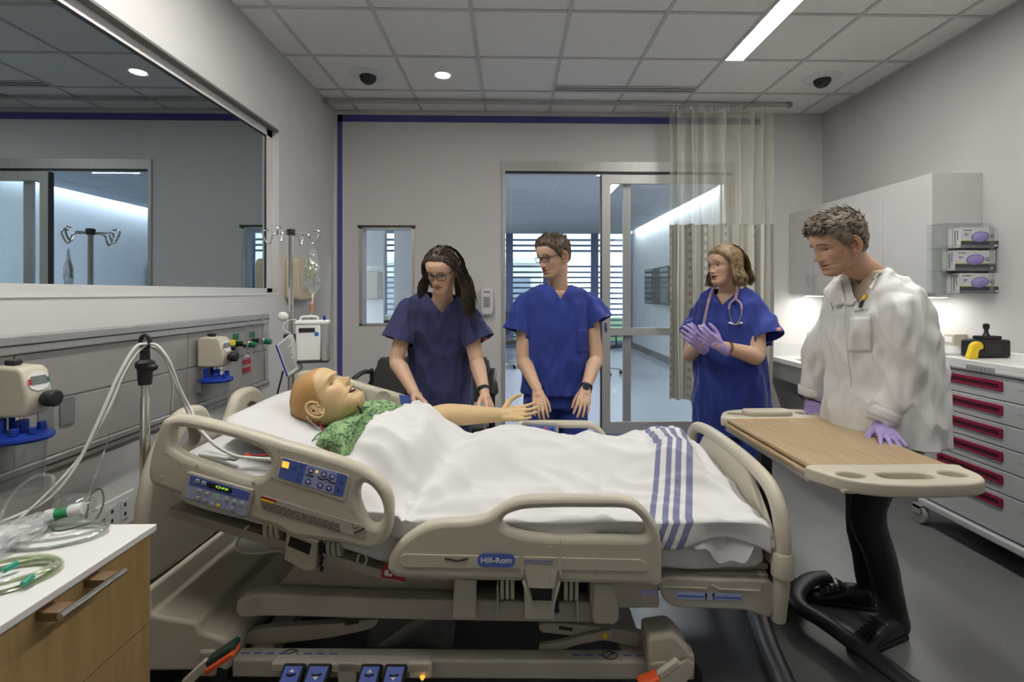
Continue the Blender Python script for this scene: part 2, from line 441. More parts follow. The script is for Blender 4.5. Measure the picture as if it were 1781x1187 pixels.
# small view window in the back wall
w2 = tag(thing('window_2', None, None, ((SWX0 + SWX1) / 2, YB, SWZ0)), kind='structure')
g = G(); t_ = .028
for (a, b, c, d) in ((SWX0, SWX0 + t_, SWZ0, SWZ1), (SWX1 - t_, SWX1, SWZ0, SWZ1), (SWX0, SWX1, SWZ0, SWZ0 + .018), (SWX0, SWX1, SWZ1 - .018, SWZ1)):
    g.box((a, YB - .006, c), (b, YB + WT, d))
g.ob('window_frame', M_ALU, w2)
G().box((SWX0 - .012, YB - .018, SWZ1 - .004), (SWX1 + .012, YB, SWZ1 + .014)).ob('head_rail', M_DARKM, w2)
G().box((SWX0 + t_, YB + .05, SWZ0 + .018), (SWX1 - t_, YB + .055, SWZ1 - .018)).ob('glass', M_GLASS, w2, smooth=0)
G().box((SWX1 - .03, YB - .016, SWZ0 + .10), (SWX1 - .022, YB - .006, SWZ1 - .3)).ob('blind_wand', M_WHITEP, w2)
# sliding glass door
d1 = tag(thing('door_1', None, None, ((DX0 + DX1) / 2, YB, 0)), kind='structure')
M_DALU = mat('anodised_aluminium', (.50, .49, .47), .42, .35, noise_=(30, .04, (1, 1, .05)))
def zb(v, Y=YB): return W(890, v, Y).z
def xb(u, Y=YB): return W(u, 510, Y).x
g = G()
g.box((DX0, YB - .012, 0), (DX0 + .032, YB + WT + .01, DZ)); g.box((DX1 - .032, YB - .012, 0), (DX1, YB + WT + .01, DZ))
g.box((DX0 + .0325, YB - .0115, zb(298)), (DX1 - .0325, YB + WT + .009, DZ - .001))
g.ob('door_frame', M_DALU, d1, smooth=0)
G().box((DX0 + .03, YB + .0, zb(301)), (DX1 - .03, YB + .03, zb(298))).ob('track', M_BLACK, d1)
def leaf(x0, x1, y0, nm, sw, tp, bt, mid=None):
    L = G()
    z1 = zb(303, y0) ; z0 = .012
    L.box((x0, y0, z0), (x0 + sw, y0 + .04, z1)); L.box((x1 - sw, y0, z0), (x1, y0 + .04, z1))
    e_ = .0006
    L.box((x0 + sw + e_, y0 + e_, z1 - tp), (x1 - sw - e_, y0 + .04 - e_, z1 - e_)); L.box((x0 + sw + e_, y0 + e_, z0 + e_), (x1 - sw - e_, y0 + .04 - e_, z0 + bt))
    if mid: L.box((x0 + sw + e_, y0 + e_, mid[0]), (x1 - sw - e_, y0 + .04 - e_, mid[1]))
    o = L.ob(nm, M_DALU, d1, smooth=0)
    G().box((x0 + sw - .005, y0 + .018, z0 + bt - .005), (x1 - sw + .005, y0 + .023, z1 - tp + .005)).ob('glass', M_GLASS, o, smooth=0)
    return o
lx0, lx1 = xb(1047), DX1 - .02
lf = leaf(lx0, lx1, YB + .005, 'sliding_leaf', .082, .085, .11, (zb(584), zb(571)))
g = G().box((lx0 + .024, YB - .006, 1.0), (lx0 + .05, YB + .005, 1.09)); g.ob('latch', M_CHROME, lf, bevel=.003)
leaf(xb(1083, YB + .1), DX1 - .03, YB + .075, 'fixed_leaf', .075, .06, .06)
G().box((lx0 - .012, YB + .0, .01), (lx0 - .001, YB + .05, zb(303))).ob('seal_strip', M_BLACK, d1)
# ---------------------------------------------------------------- hall behind the door
HZ, HY = 2.86, 12.4
M_HALL = mat('hall_wall_paint', (.62, .66, .70), .6, noise_=(3, .02))
M_HCEIL = mat('hall_ceiling', (.50, .53, .57), .8, noise_=(30, .03))
struct(G().box((XR, YB + WT, 0), (XR + .14, HY, HZ + .3)).ob('wall_hall_right', M_HALL, recentre=False))
struct(G().box((XR - .012, YB + WT, 0), (XR, HY, .14)).ob('baseboard_hall', M_BASE, recentre=False))
struct(G().box((-6.64, YB + WT, 0), (-6.5, HY, HZ + .3)).ob('wall_hall_left', M_HALL, recentre=False))
hc_ = struct(G().box((-6.5, YB + WT, HZ), (XR - .16, HY, HZ + .06)).box((XR - .16, YB + WT, HZ + .22), (XR, HY, HZ + .28)).ob('ceiling_hall', M_HCEIL, recentre=False))
struct(G().box((XR - .17, YB + WT, HZ), (XR - .15, HY, HZ + .23)).ob('trim_4', M_HCEIL, recentre=False))
g = G()
for k in range(13): g.box((-4.9 + .61 * k, YB + WT, HZ - .004), (-4.882 + .61 * k, HY, HZ))
for k in range(6): g.box((-6.5, 5.8 + 1.22 * k, HZ - .004), (XR - .16, 5.818 + 1.22 * k, HZ))
g.ob('grid', M_GRID, hc_, smooth=0)
M_COVE = emis('cove_tube', (.92, .96, 1), L_COVE)
t = thing('cove_lamp', 'continuous cove lamp washing the hall wall above the screen', 'lamp', (XR - .1, 8.5, HZ + .12))
G().box((XR - .15, 5.3, HZ + .16), (XR - .1, 12.0, HZ + .2)).ob('housing', M_WHITEP, t)
G().box((XR - .145, 5.35, HZ + .135), (XR - .105, 11.95, HZ + .16)).ob('tube', M_COVE, t)
M_HLAMP = emis('hall_lamp_diffuser', (.90, .95, 1), 70)
hall_l = [(-5.0, 8.2, 'far left'), (-1.2, 9.2, 'middle'), (1.35, 5.9, 'over the doorway')]
for x, y, s in hall_l:
    t = thing('hall_ceiling_lamp', 'square recessed hall ceiling lamp, ' + s, 'lamp', (x, y, HZ), 'hall ceiling lamps')
    G().box((x - .32, y - .32, HZ - .012), (x + .32, y + .32, HZ)).ob('frame', M_WHITEP, t)
    G().box((x - .28, y - .28, HZ - .014), (x + .28, y + .28, HZ - .0122)).ob('diffuser', M_HLAMP, t)
struct(G().box((-3.4, 6.76, 0), (-1.74, 6.86, HZ)).ob('wall_hall_partition', mat('hall_grey_paint', (.36, .37, .37), .6, noise_=(3, .02)), recentre=False))
struct(G().box((-1.60, 6.76, 0), (-.40, 6.86, HZ)).ob('wall_hall_screen', MATS['hall_grey_paint'], recentre=False))
# window wall with mullions and outside sunshade louvres
M_MULL = mat('blue_grey_mullion', (.09, .12, .20), .5, noise_=(10, .06))
w3 = tag(thing('window_3', None, None, (0, HY, 0)), kind='structure')
for u_ in (886, 951, 1034, 1095):
    x = W(u_, 510, HY).x
    G().box((x - .09, HY - .06, 0), (x + .09, HY + .06, HZ)).ob('mullion', M_MULL, w3)
for x in (-1.6, -3.2, -4.8, -6.4): G().box((x - .08, HY - .06, 0), (x + .08, HY + .06, HZ)).ob('mullion', M_MULL, w3)
G().box((-6.5, HY - .08, 0), (XR, HY + .08, .12)).ob('sill', M_MULL, w3)
G().box((-6.5, HY - .05, 1.0 - .66), (XR, HY + .05, 1.0 - .62)).ob('transom', M_MULL, w3)
G().box((-6.5, HY - .003, .1), (XR, HY + .003, HZ)).ob('glass', M_GLASS, w3, smooth=0)
rows = [418, 427.5, 437, 464, 474, 483, 492, 501, 510.5, 519.5, 529, 538, 548, 557, 566, 575.5, 585, 594]
sl = None
sh = thing('sunshade', 'dark horizontal sunshade louvres outside the hall windows', 'sunshade', (-1.5, HY + .45, -2.1))
for x_ in (-6.3, -2.4, 1.4):
    G().box((x_ - .03, HY + .42, -2.1), (x_ + .03, HY + .48, 2.9)).ob('support_post', M_MULL, sh)
for v_ in rows:
    z = W(1000, v_, HY + .45).z
    if sl is None:
        sl = G().box((-6.5, HY + .36, -.022), (XR + .6, HY + .52, .022)).ob('slat', M_MULL, sh)
        sl.location.z = z
    else:
        c = sl.copy(); C.objects.link(c); c.location.z = z
# outdoors: neighbour building and hedge, lawn
M_EXT = mat('pale_render', (.72, .74, .78), .8, noise_=(.5, .04)); M_EXTG = mat('lawn', (.10, .2, .07), .9, noise_=(1.5, .3)); M_EXTW = mat('far_window', (.25, .32, .4), .2, noise_=(2, .1))
struct(G().box((-40, HY + 1, -2.2), (40, 70, -2.1)).ob('ground_outside', M_EXTG, recentre=False))
b = thing('neighbour_building', 'pale flat-roofed building seen through the hall windows', 'building', (-3.0, 28, -2.1))
G().box((-12, 27, -2.1), (1.6, 37, 3.0)).box((-12, 26.8, 3.0), (1.8, 37.2, 3.3)).ob('wall', M_EXT, b)
for k in range(5): G().box((-9.6 + 2.3 * k, 26.9, .2), (-8.2 + 2.3 * k, 27.05, 2.2)).ob('window', M_EXTW, b)
M_HEDGE = mat('hedge_leaves', (.09, .2, .06), .8, noise_=(3, .5), bump=(12, 1.0))
for k, (x, y, h) in enumerate([(-4.6, 20, 2.2), (-.6, 21, 2.4), (3.2, 20, 2.0), (7.0, 21, 2.6), (10.8, 20, 2.1)]):
    t = thing('shrub', 'round green shrub outdoors, ' + ['first', 'second', 'third', 'fourth', 'fifth'][k] + ' from the left', 'shrub', (x, y, -2.1), 'shrubs outdoors')
    def leafy(a, b_, x=x, y=y, h=h):
        th, ph = 2 * PI * a, PI * b_; d = Vector((math.sin(ph) * math.cos(th), math.sin(ph) * math.sin(th), math.cos(ph)))
        r = 1 + .25 * noise.noise(d * 3 + Vector((x, y, 0))) + .12 * noise.noise(d * 9)
        return Vector((x, y, -1.2)) + Vector((d.x * 1.5 * r, d.y * 1.3 * r, d.z * h * .5 * r + .2))
    G().grid(leafy, 40, 20, True).ob('foliage', M_HEDGE, t); G().cyl((x, y, -2.1), (x, y, -1.0), .12).ob('trunk', M_BLACK, t)
# screen on the hall wall (tilted away from it) showing the dim reflection of the louvres
sx, sy0, sy1 = XR - .18, W(0, 0, 1).y * 0 + 9.4, 10.2
M_SCREEN = mat('screen_glass', (.02, .025, .035), .06, 0, noise_=(3, .1))
t = thing('wall_screen', 'flat black screen on an arm on the hall wall', 'screen', (XR, 9.8, 1.2))
p0 = WX(1163, 464, 2.86); p1 = WX(1121, 468, 2.86); p2 = WX(1121, 529, 2.86); p3 = WX(1163, 531, 2.86)
zt, zbm = (p0.z + p1.z) / 2, (p2.z + p3.z) / 2
g = G().box((2.86, p0.y, zbm), (2.90, p1.y, zt)); g.ob('case', M_BLACK, t, bevel=.004)
G().box((2.857, p0.y + .02, zbm + .02), (2.861, p1.y - .02, zt - .02)).ob('display', M_SCREEN, t)
G().box((2.90, (p0.y + p1.y) / 2 - .1, (zt + zbm) / 2 - .1), (XR, (p0.y + p1.y) / 2 + .1, (zt + zbm) / 2 + .1)).ob('bracket', M_DARKM, t)
# ================================================================ the bed (local frame: x head->foot, y near->far, z up)
BX, BY, BROT = -.16, 2.12, math.radians(-1.8)
BM = Matrix.Translation((BX, BY, 0)) @ Matrix.Rotation(BROT, 4, 'Z')
BMI = BM.inverted()
def _bplane(u, v, axis, val):
    o = BMI @ CAM; d = (BMI.to_3x3() @ ray(u, v)); k = (val - o[axis]) / d[axis]; return o + d * k
def BY_(u, v, yl): p = _bplane(u, v, 1, yl); return p
def BX_(u, v, xl): return _bplane(u, v, 0, xl)
def BZ_(u, v, z): return _bplane(u, v, 2, z)
bed = thing('hospital_bed', 'cream hospital bed with raised backrest and panelled side rails', 'bed', BM @ Vector((0, 0, 0)))
def BG(): return G(BM)
def rail_M(yl): return BM @ frame_M((0, yl, 0), (1, 0, 0), (0, 0, 1))
def c3(x, y): return (230 + x / 3.789, 690 + y / 3.789)       # close-up readings -> picture
def c5(x, y): return (650 + x / 3.709, 700 + y / 3.709)
def c6(x, y): return (1000 + x / 2.967, 700 + y / 2.967)
def c7(x, y): return (310 + x / 5.935, 700 + y / 5.935)
def tr(pts, yl=-.475): return [(lambda p: (p.x, p.z))(BY_(u, v, yl)) for u, v in pts]
head_out = tr([c3(*p) for p in [(215, 165), (250, 135), (330, 120), (420, 127), (600, 168), (800, 222), (1000, 285), (1200, 340), (1400, 402), (1560, 470), (1660, 550), (1715, 640), (1730, 740), (1718, 860), (1680, 940), (1620, 988), (1550, 1000), (1380, 955), (1200, 930), (1080, 915), (960, 850), (800, 800), (600, 735), (380, 655), (230, 600), (150, 560), (130, 480), (150, 360), (185, 240)]])
head_h1 = tr([c3(*p) for p in [(293, 250), (310, 200), (400, 203), (560, 237), (700, 272), (800, 310), (880, 352), (925, 412), (915, 470), (880, 512), (820, 528), (740, 512), (600, 462), (480, 420), (380, 380), (310, 340), (290, 300)]])
head_h2 = tr([c3(*p) for p in [(1508, 610), (1530, 565), (1572, 575), (1622, 630), (1655, 700), (1662, 780), (1630, 832), (1582, 822), (1540, 760), (1510, 680)]])
foot_out = tr([(676, 980), (680, 964), (693, 943), (712, 926), (739, 910), (769, 902), (812, 900), (844, 894), (863, 883), (879, 873), (903, 863), (947, 860), (1027, 860), (1084, 862), (1111, 874), (1135, 901), (1147, 930), (1149, 970), (1149, 1004), (1144, 1013), (1130, 1014), (1030, 1011), (850, 1006), (710, 1002), (688, 998), (677, 988)])
foot_h = tr([(875, 907), (880, 895), (898, 887), (920, 883), (974, 881), (1040, 881), (1084, 882), (1102, 889), (1117, 905), (1122, 922), (1116, 930), (1095, 931), (1040, 930), (974, 930), (920, 925), (888, 917)])
for side, yl in (('near', -.475), ('far', .475)):
    me = outline_mesh([head_out, head_h1, head_h2], .05, .021, rail_M(yl), 'head_side_rail', 5, 3)
    hr = mesh_ob('head_side_rail', me, M_CREAM, bed)
    me = outline_mesh([foot_out, foot_h], .05, .021, rail_M(yl), 'foot_side_rail', 5, 3)
    fr = mesh_ob('foot_side_rail', me, M_CREAM, bed)
    if side == 'near': near_head, near_foot = hr, fr
    else: far_head, far_foot = hr, fr
YO = -.5005
def sticker(px, m, name, parent, t=.0012, lift=0, yl=YO, bev=0, res=4, straight=False):
    lp = tr(px, yl - lift)
    me = outline_mesh([lp], t, bev, rail_M(yl - lift - t / 2), name, res, 2, straight)
    return mesh_ob(name, me, m, parent)
def rounded_quad(tl, trr, br, bl, r=.12):
    Q = [Vector((*p, 0)) for p in (tl, trr, br, bl)]; out = []
    for i in range(4):
        p, a, b = Q[i], Q[i - 1], Q[(i + 1) % 4]
        q = min((a - p).length, (b - p).length) * r
        A, B = p + (a - p).normalized() * q, p + (b - p).normalized() * q
        for k in range(5):
            t = k / 4; out.append(((A * (1 - t) ** 2 + p * 2 * t * (1 - t) + B * t * t).x, (A * (1 - t) ** 2 + p * 2 * t * (1 - t) + B * t * t).y))
    return out
# scale and lock pod set into the head rail
pod = sticker(rounded_quad(c3(375, 487), c3(812, 608), c3(765, 797), c3(335, 655), .1), M_CREAMD, 'scale_pod', near_head, .012, 0, bev=.003, straight=True)
pp = sticker(rounded_quad(c3(385, 515), c3(780, 630), c3(745, 788), c3(348, 662), .1), M_BLUEL, 'pod_face', near_head, .001, .0125, straight=True)
sticker(rounded_quad(c3(387, 517), c3(778, 632), c3(765, 690), c3(372, 578), .15), M_BLUEP, 'pod_band', near_head, .0008, .0138, straight=True)
sticker(rounded_quad(c7(300, 822), c7(560, 893), c7(550, 948), c7(298, 878), .3), M_BLACK, 'display', near_head, .0012, .0145, straight=True)
def on_rail(u, v, lift=0): p = BY_(u, v, YO - lift); return p
def label_text(body, u, v, u2, v2, size, m, parent, lift=0, width=None, bold=0, shear=0, yl=None):
    a = BY_(u, v, (YO if yl is None else yl) - lift); b = BY_(u2, v2, (YO if yl is None else yl) - lift)
    d = (b - a); M = BM @ frame_M(a + d * .5, d, Vector((0, 0, 1)))
    return mesh_ob('lettering', text_mesh(body, size, M, depth=.0004, width=width or d.length, bold=bold, shear=shear), m, parent, smooth=0)
M_LED = mat('green_led', (.25, .45, .05), .5, emit=((.45, .9, .1), .8), noise_=(30, .05))
M_AMBER = mat('amber_led', (.9, .45, .05), .5, emit=((1, .5, .06), .9), noise_=(30, .05))
label_text('OFF', *c7(385, 870), *c7(515, 912), .0105, M_LED, near_head, .0162)
def button(u, v, r, m, nm, lift, t=.003, parent=None):
    c = on_rail(u, v, lift); return BG().lathe([(r * .2, t), (r * .8, t), (r, t * .6), (r, 0)], c, (0, -1, 0), 16).ob(nm, m, parent or near_head)
M_BTN = mat('grey_button', (.42, .43, .43), .35, noise_=(60, .2)); M_BTNB = mat('dark_blue_button', srgb(75, 90, 160), .35, noise_=(60, .1))
for (x, y) in ((220, 920), (300, 945), (205, 990), (280, 1015), (500, 1000), (578, 1030), (655, 1050), (560, 1100), (198, 815), (265, 835)): button(*c7(x, y), .0085 * .95, M_BTN, 'button', .0140)
for (x, y) in ((345, 1050), (412, 1065)): button(*c7(x, y), .006, M_YELLOW if x == 412 else M_BTN, 'button', .0140)
sticker(rounded_quad(c7(372, 940), c7(440, 958), c7(432, 1015), c7(365, 1000), .2), mat('green_tint_print', (.32, .55, .42), .5, noise_=(30, .1)), 'lock_symbol', near_head, .001, .0140, straight=True)
button(*c7(215, 985), .003, M_YELLOW, 'pilot_light', .0172, .001)
# patient position panel
sticker(rounded_quad(c3(975, 395), c3(1440, 522), c3(1402, 690), c3(945, 545), .12), M_CREAM, 'panel_boss', near_head, .003, 0, bev=.001, straight=True)
sticker(rounded_quad(c3(995, 405), c3(1420, 520), c3(1386, 665), c3(960, 532), .12), M_BLUEP, 'position_panel', near_head, .001, .0035, straight=True)
sticker(rounded_quad(c3(1150, 452), c3(1352, 508), c3(1325, 644), c3(1118, 580), .05), M_BLUEL, 'panel_centre', near_head, .0006, .0047, straight=True)
sticker(rounded_quad(c3(992, 424), c3(1036, 436), c3(1028, 476), c3(984, 464), .15), M_AMBER, 'lit_key', near_head, .001, .0047, straight=True)
g = BG()
for (x, y, up) in ((1178, 488, 1), (1262, 512, 1), (1318, 527, 1), (1158, 563, -1), (1238, 587, -1), (1297, 606, -1)):
    button(*c3(x, y), .0105, M_BTNB, 'button', .0055, .002)
    c = on_rail(*c3(x, y), .0078)
    g.prism([c + Vector((-.006, 0, -.004 * up)), c + Vector((.006, 0, -.004 * up)), c + Vector((0, 0, .006 * up))], (0, -.0006, 0))
for (x, y) in ((1066, 466), (1118, 460), (1104, 508), (1092, 548), (1380, 565), (1362, 615)): button(*c3(x, y), .007, M_BTNB, 'button', .0047, .001)
g.ob('arrow_prints', M_WPRINT, near_head, smooth=0)['kind'] = 'stuff'
button(*c3(1217, 497), .004, M_AMBER, 'pilot_light', .0055, .001)
g = BG()
pts = smooth_path([on_rail(*c3(x, y), .006) for x, y in ((1222, 530), (1250, 548), (1285, 545), (1310, 568), (1338, 572))], 5)
g.tube(pts, .0024, 6); g.tube([on_rail(*c3(1142, 516), .006), on_rail(*c3(1195, 528), .006)], .0022, 6); g.ob('figure_symbol', M_INK, near_head)
# warning strip
sticker(rounded_quad(c3(845, 645), c3(1545, 855), c3(1530, 938), c3(838, 728), .45), M_CREAMD, 'strip_boss', near_head, .003, 0, bev=.0012, straight=True)
sticker(rounded_quad(c3(848, 655), c3(952, 686), c3(948, 700), c3(846, 672), .1), M_RED, 'warning_mark', near_head, .0005, .0032, straight=True)
sticker(rounded_quad(c3(850, 670), c3(930, 694), c3(926, 708), c3(846, 684), .1), M_YELLOW, 'warning_mark', near_head, .0005, .0036, straight=True)
g = BG(); rng = random.Random(3)
for r in range(5):
    x = 850 + r * 3
    while x < 1350 + r * 2:
        w = rng.uniform(12, 46); y0 = 690 + r * 11.5 + (x - 850) * .302
        a, b = on_rail(*c3(x, y0), .0034), on_rail(*c3(min(x + w, 1372), y0 + w * .302), .0034)
        g.bar(a, b, .0008, .0017); x += w + 7
g.ob('fine_print', M_INK, near_head, smooth=0)['kind'] = 'stuff'
g = BG().tube(smooth_path([on_rail(*c3(x, y), .004) for x, y in ((1450, 845), (1462, 868), (1490, 862))], 4), .0012, 5)
g.tube(smooth_path([on_rail(*c3(x, y), .004) for x, y in ((1460, 900), (1490, 888), (1530, 868))], 4), .0028, 5); g.ob('tilt_symbol', M_INK, near_head)
g = BG()
for (x, y) in ((220, 375), (320, 448), (190, 535), (425, 460), (800, 570), (925, 535), (970, 358), (1190, 425), (1445, 745), (820, 735)): g.lathe([(.001, .0016), (.005, .0014), (.006, 0)], on_rail(*c3(x, y), .0), (0, -1, 0), 8)
g.ob('rivet_caps', M_CREAMD, near_head)['kind'] = 'stuff'
# foot rail relief, badge, marks
sticker(rounded_quad((697, 963), (1120, 973), (1130, 994), (695, 986), .45), M_CREAM, 'lower_boss', near_foot, .004, 0, bev=.0018, straight=True)
sticker(rounded_quad((831, 963), (896, 964), (895, 988), (830, 986), .48), M_BLUEP, 'maker_badge', near_foot, .0014, .0042, straight=True)
label_text('Hill-Rom', 836, 975.5, 890, 976, .0245, M_WPRINT, near_foot, .0062, bold=.0006)
label_text('VERSACARE', 911, 976.5, 961, 977.5, .012, M_BLUEP, near_foot, .0045, shear=.25)
g = BG().bar(on_rail(909, 981, .0045), on_rail(962, 982, .0045), .0006, .0014); g.ob('badge_underline', M_BLUEP, near_foot)
g = BG().tube(smooth_path([on_rail(u, v, .0045) for u, v in ((774, 972), (785, 974), (794, 976), (803, 975), (814, 972))], 4), .0032, 6); g.ob('angle_symbol', M_INK, near_foot)
me = outline_mesh([tr(rounded_quad((908, 990), (973, 991), (970, 1015), (913, 1014), .6), -.5)], .03, .01, rail_M(-.497), 'release_handle', straight=True); mesh_ob('release_handle', me, M_CREAM, near_foot)
g = BG()
for u, v in ((776, 999), (958, 953), (1040, 956), (1128, 960), (1035, 999)): g.lathe([(.001, .0014), (.004, .0012), (.005, 0)], on_rail(u, v, .0), (0, -1, 0), 8)
g.ob('rivet_caps', M_CREAMD, near_foot)['kind'] = 'stuff'
# far rail: speaker, blue key panel; bedside pendant on the far foot rail
c = BY_(668, 694, .4495)
BG().lathe([(.048, 0), (.048, .008), (.043, .013), (.038, .009), (.002, .009)], c, (0, -1, 0), 28).ob('speaker_ring', M_CREAM, far_head)
g = BG()
for i in range(5):
    for k in range(max(1, 6 * i)):
        a = 2 * PI * k / max(1, 6 * i); p = c + Vector((math.cos(a) * .0075 * i, -.0092, math.sin(a) * .0075 * i)); g.box(p - Vector((.0015, .0004, .0015)), p + Vector((.0015, .0004, .0015)))
g.ob('speaker_holes', M_GREY, far_head, smooth=0)['kind'] = 'stuff'
lp = [(lambda p: (p.x, p.z))(BY_(u, v, .449)) for u, v in rounded_quad((694, 687), (735, 690), (738, 706), (697, 704), .1)]
mesh_ob('key_panel', outline_mesh([lp], .002, 0, rail_M(.449), 'key_panel', straight=True), M_BLUEP, far_head)
t = thing('bed_pendant', 'blue faced bed control pendant clipped on the far rail', 'remote', BM @ BY_(940, 745, .41))
def trf(pts, yl): return [(lambda p: (p.x, p.z))(BY_(u, v, yl)) for u, v in pts]
mesh_ob('case', outline_mesh([trf(rounded_quad((908, 735), (971, 737), (973, 776), (904, 774), .12), .41)], .022, .005, rail_M(.415), 'case', straight=True), M_GREY, t)
mesh_ob('keypad', outline_mesh([trf(rounded_quad((913, 740), (966, 742), (967, 774), (910, 772), .08), .40)], .0015, 0, rail_M(.403), 'keypad', straight=True), M_BLUEP, t)
for (u, v, m_) in ((918, 745.5, M_LED), (929, 745.5, M_LED), (948, 745.5, M_ORANGE), (960, 747, M_INK), (918, 754, M_BTN), (929, 754, M_BTN), (960, 755, M_INK)):
    p = BY_(u, v, .402); BG().box(p - Vector((.006, .001, .006)), p + Vector((.006, .0015, .006))).ob('key', m_, t)
BG().tube(smooth_path([BY_(u, v, .42) for u, v in ((906, 748), (893, 753), (885, 765), (880, 785))], 6), .006, 8).ob('cord', M_GREY, t)
# headboard: rounded panel with two grab handles
hb = [(y, z) for y, z in ((-.43, .38), (-.445, .50), (-.44, .62), (-.41, .74), (-.345, .85), (-.27, .915), (-.19, .93), (-.12, .915), (-.08, .87), (-.05, .82), (0, .80), (.05, .82), (.08, .87), (.12, .915), (.19, .93), (.27, .915), (.345, .85), (.41, .74), (.44, .62), (.445, .50), (.43, .38), (.25, .36), (0, .36), (-.25, .36))]
def hole(s): return [(s * y, z) for y, z in ((.13, .80), (.145, .86), (.19, .885), (.25, .872), (.30, .82), (.33, .765), (.29, .745), (.2, .75), (.15, .765))]
me = outline_mesh([hb, hole(1), hole(-1)], .05, .022, BM @ frame_M((-1.10, 0, 0), (0, 1, 0), (0, 0, 1)), 'headboard', 5, 3)
mesh_ob('headboard', me, M_CREAM, bed)
# footboard: arched tube frame, inner panel, sleeves
fb = [(-.43, .27), (-.455, .40), (-.465, .50), (-.46, .58), (-.43, .655), (-.37, .70), (-.27, .72), (-.12, .73), (.12, .73), (.27, .72), (.37, .70), (.43, .655), (.46, .58), (.465, .50), (.455, .40), (.43, .27)]
ft = BG().tube(smooth_path([(1.075, y, z) for y, z in fb], 6), .026, 14).ob('footboard_tube', M_CREAM, bed)
pn = [(-.41, .44), (-.40, .52), (-.36, .585), (-.27, .66), (-.18, .715), (.18, .715), (.27, .66), (.36, .585), (.40, .52), (.41, .44)]
mesh_ob('footboard_panel', outline_mesh([pn], .03, .012, BM @ frame_M((1.07, 0, 0), (0, 1, 0), (0, 0, 1)), 'footboard_panel', 4), M_CREAM, bed)
for s in (-1, 1):
    BG().lathe([(.034, 0), (.036, .01), (.034, .075), (.03, .085)], (1.075, s * .462, .43), (0, 0, 1), 18).ob('tube_sleeve', M_CREAM, bed, bevel=.003)
# sleeping deck, frame and lift mechanism
RA = math.radians(16)
g = BG().box((-.2, -.42, .385), (1.05, .42, .415)); g.ob('deck', M_CREAMD, bed, bevel=.006)
bp0 = Vector((-.2, 0, .40)); bd = Vector((-math.cos(RA), 0, math.sin(RA)))
BG().prism([bp0 + Vector((0, -.42, 0)), bp0 + Vector((0, .42, 0)), bp0 + bd * .84 + Vector((0, .42, 0)), bp0 + bd * .84 + Vector((0, -.42, 0))], (0, 0, -.03)).ob('backrest_deck', M_CREAMD, bed)
mod = mesh_ob('foot_module', outline_mesh([tr([(1146, 1003), (1146, 1022), (1155, 1042), (1175, 1054), (1220, 1057), (1290, 1060), (1312, 1066), (1341, 1068), (1341, 1012), (1240, 1006)], -.44)], .12, .008, rail_M(-.39), 'foot_module', 4), M_CREAMD, bed)
BG().box((.66, -.40, .415), (1.06, .40, .44)).ob('foot_deck_cover', M_CREAMD, bed, bevel=.008)
lp = tr(rounded_quad((1176, 1029), (1291, 1034), (1291, 1046), (1176, 1043), .2), -.453)
mesh_ob('footprint_label', outline_mesh([lp], .0012, 0, rail_M(-.4515), 'footprint_label', straight=True), M_BLUEL, mod)
g = BG()
for a, b in (((1178, 1037), (1225, 1039)), ((1243, 1040), (1290, 1041))): g.bar(BY_(*a, -.4525), BY_(*b, -.4525), .0006, .007)
g.ob('label_arrows', M_BLUEP, mod, smooth=0)
g = BG()
for u in (1228, 1241):
    p = BY_(u, 1036, -.4528); g.ball(p, (.004, .0006, .008), 8, 6); g.ball(p + Vector((0, 0, -.012)), (.003, .0006, .0035), 8, 6)
g.ob('footprint_symbol', M_INK, mod)
g = BG().tube([BY_(u, v, -.452) for u, v in ((1152, 1013), (1152, 1021), (1228, 1024), (1230, 1017))], .0028, 8).tube([BY_(u, v, -.452) for u, v in ((1238, 1018), (1250, 1025), (1322, 1028), (1323, 1021))], .0028, 8)
g.ob('module_lips', M_CREAM, mod)
g = BG().box((.44, -.43, .30), (.675, -.36, .395)); fx_ = g.ob('extension_bar', M_CREAMD, bed, bevel=.006)
lp = tr(rounded_quad((1115, 1026), (1146, 1027), (1146, 1037), (1115, 1036), .1), -.4315)
mesh_ob('caution_label', outline_mesh([lp], .001, 0, rail_M(-.4312), 'caution_label', straight=True), M_BLUEL, fx_)
for s in (-1, 1):
    mesh_ob('main_beam', outline_mesh([tr([(413, 1058), (416, 1043), (440, 1035), (470, 1032), (700, 1040), (1000, 1045), (1030, 1050), (1032, 1078), (1000, 1081), (700, 1076), (480, 1070), (430, 1073), (416, 1068)], -.40)], .06, .008, rail_M(s * .38), 'main_beam', 3), M_CREAMD, bed)
BG().box((-.80, -.36, .28), (.40, .36, .30)).ob('chassis_pan', M_CREAMD, bed, bevel=.004)
mesh_ob('chassis_panel', outline_mesh([tr([(470, 1035), (520, 975), (640, 985), (790, 1000), (790, 1040)], -.35)], .02, .003, rail_M(-.33), 'chassis_panel', straight=True), M_CREAMD, bed)
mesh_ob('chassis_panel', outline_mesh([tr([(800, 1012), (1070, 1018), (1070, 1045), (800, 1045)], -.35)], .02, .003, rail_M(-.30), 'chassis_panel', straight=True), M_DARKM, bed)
def poly_part(nm, px, yl, th, m, bev=.003, parent=bed, straight=True, yc=None):
    return mesh_ob(nm, outline_mesh([tr(px, yl)], th, bev, rail_M((yl + th / 2) if yc is None else yc), nm, 4, 2, straight), m, parent)
poly_part('hanger_bracket', [(790, 1008), (828, 1010), (828, 1077), (787, 1076)], -.445, .03, M_CREAM)
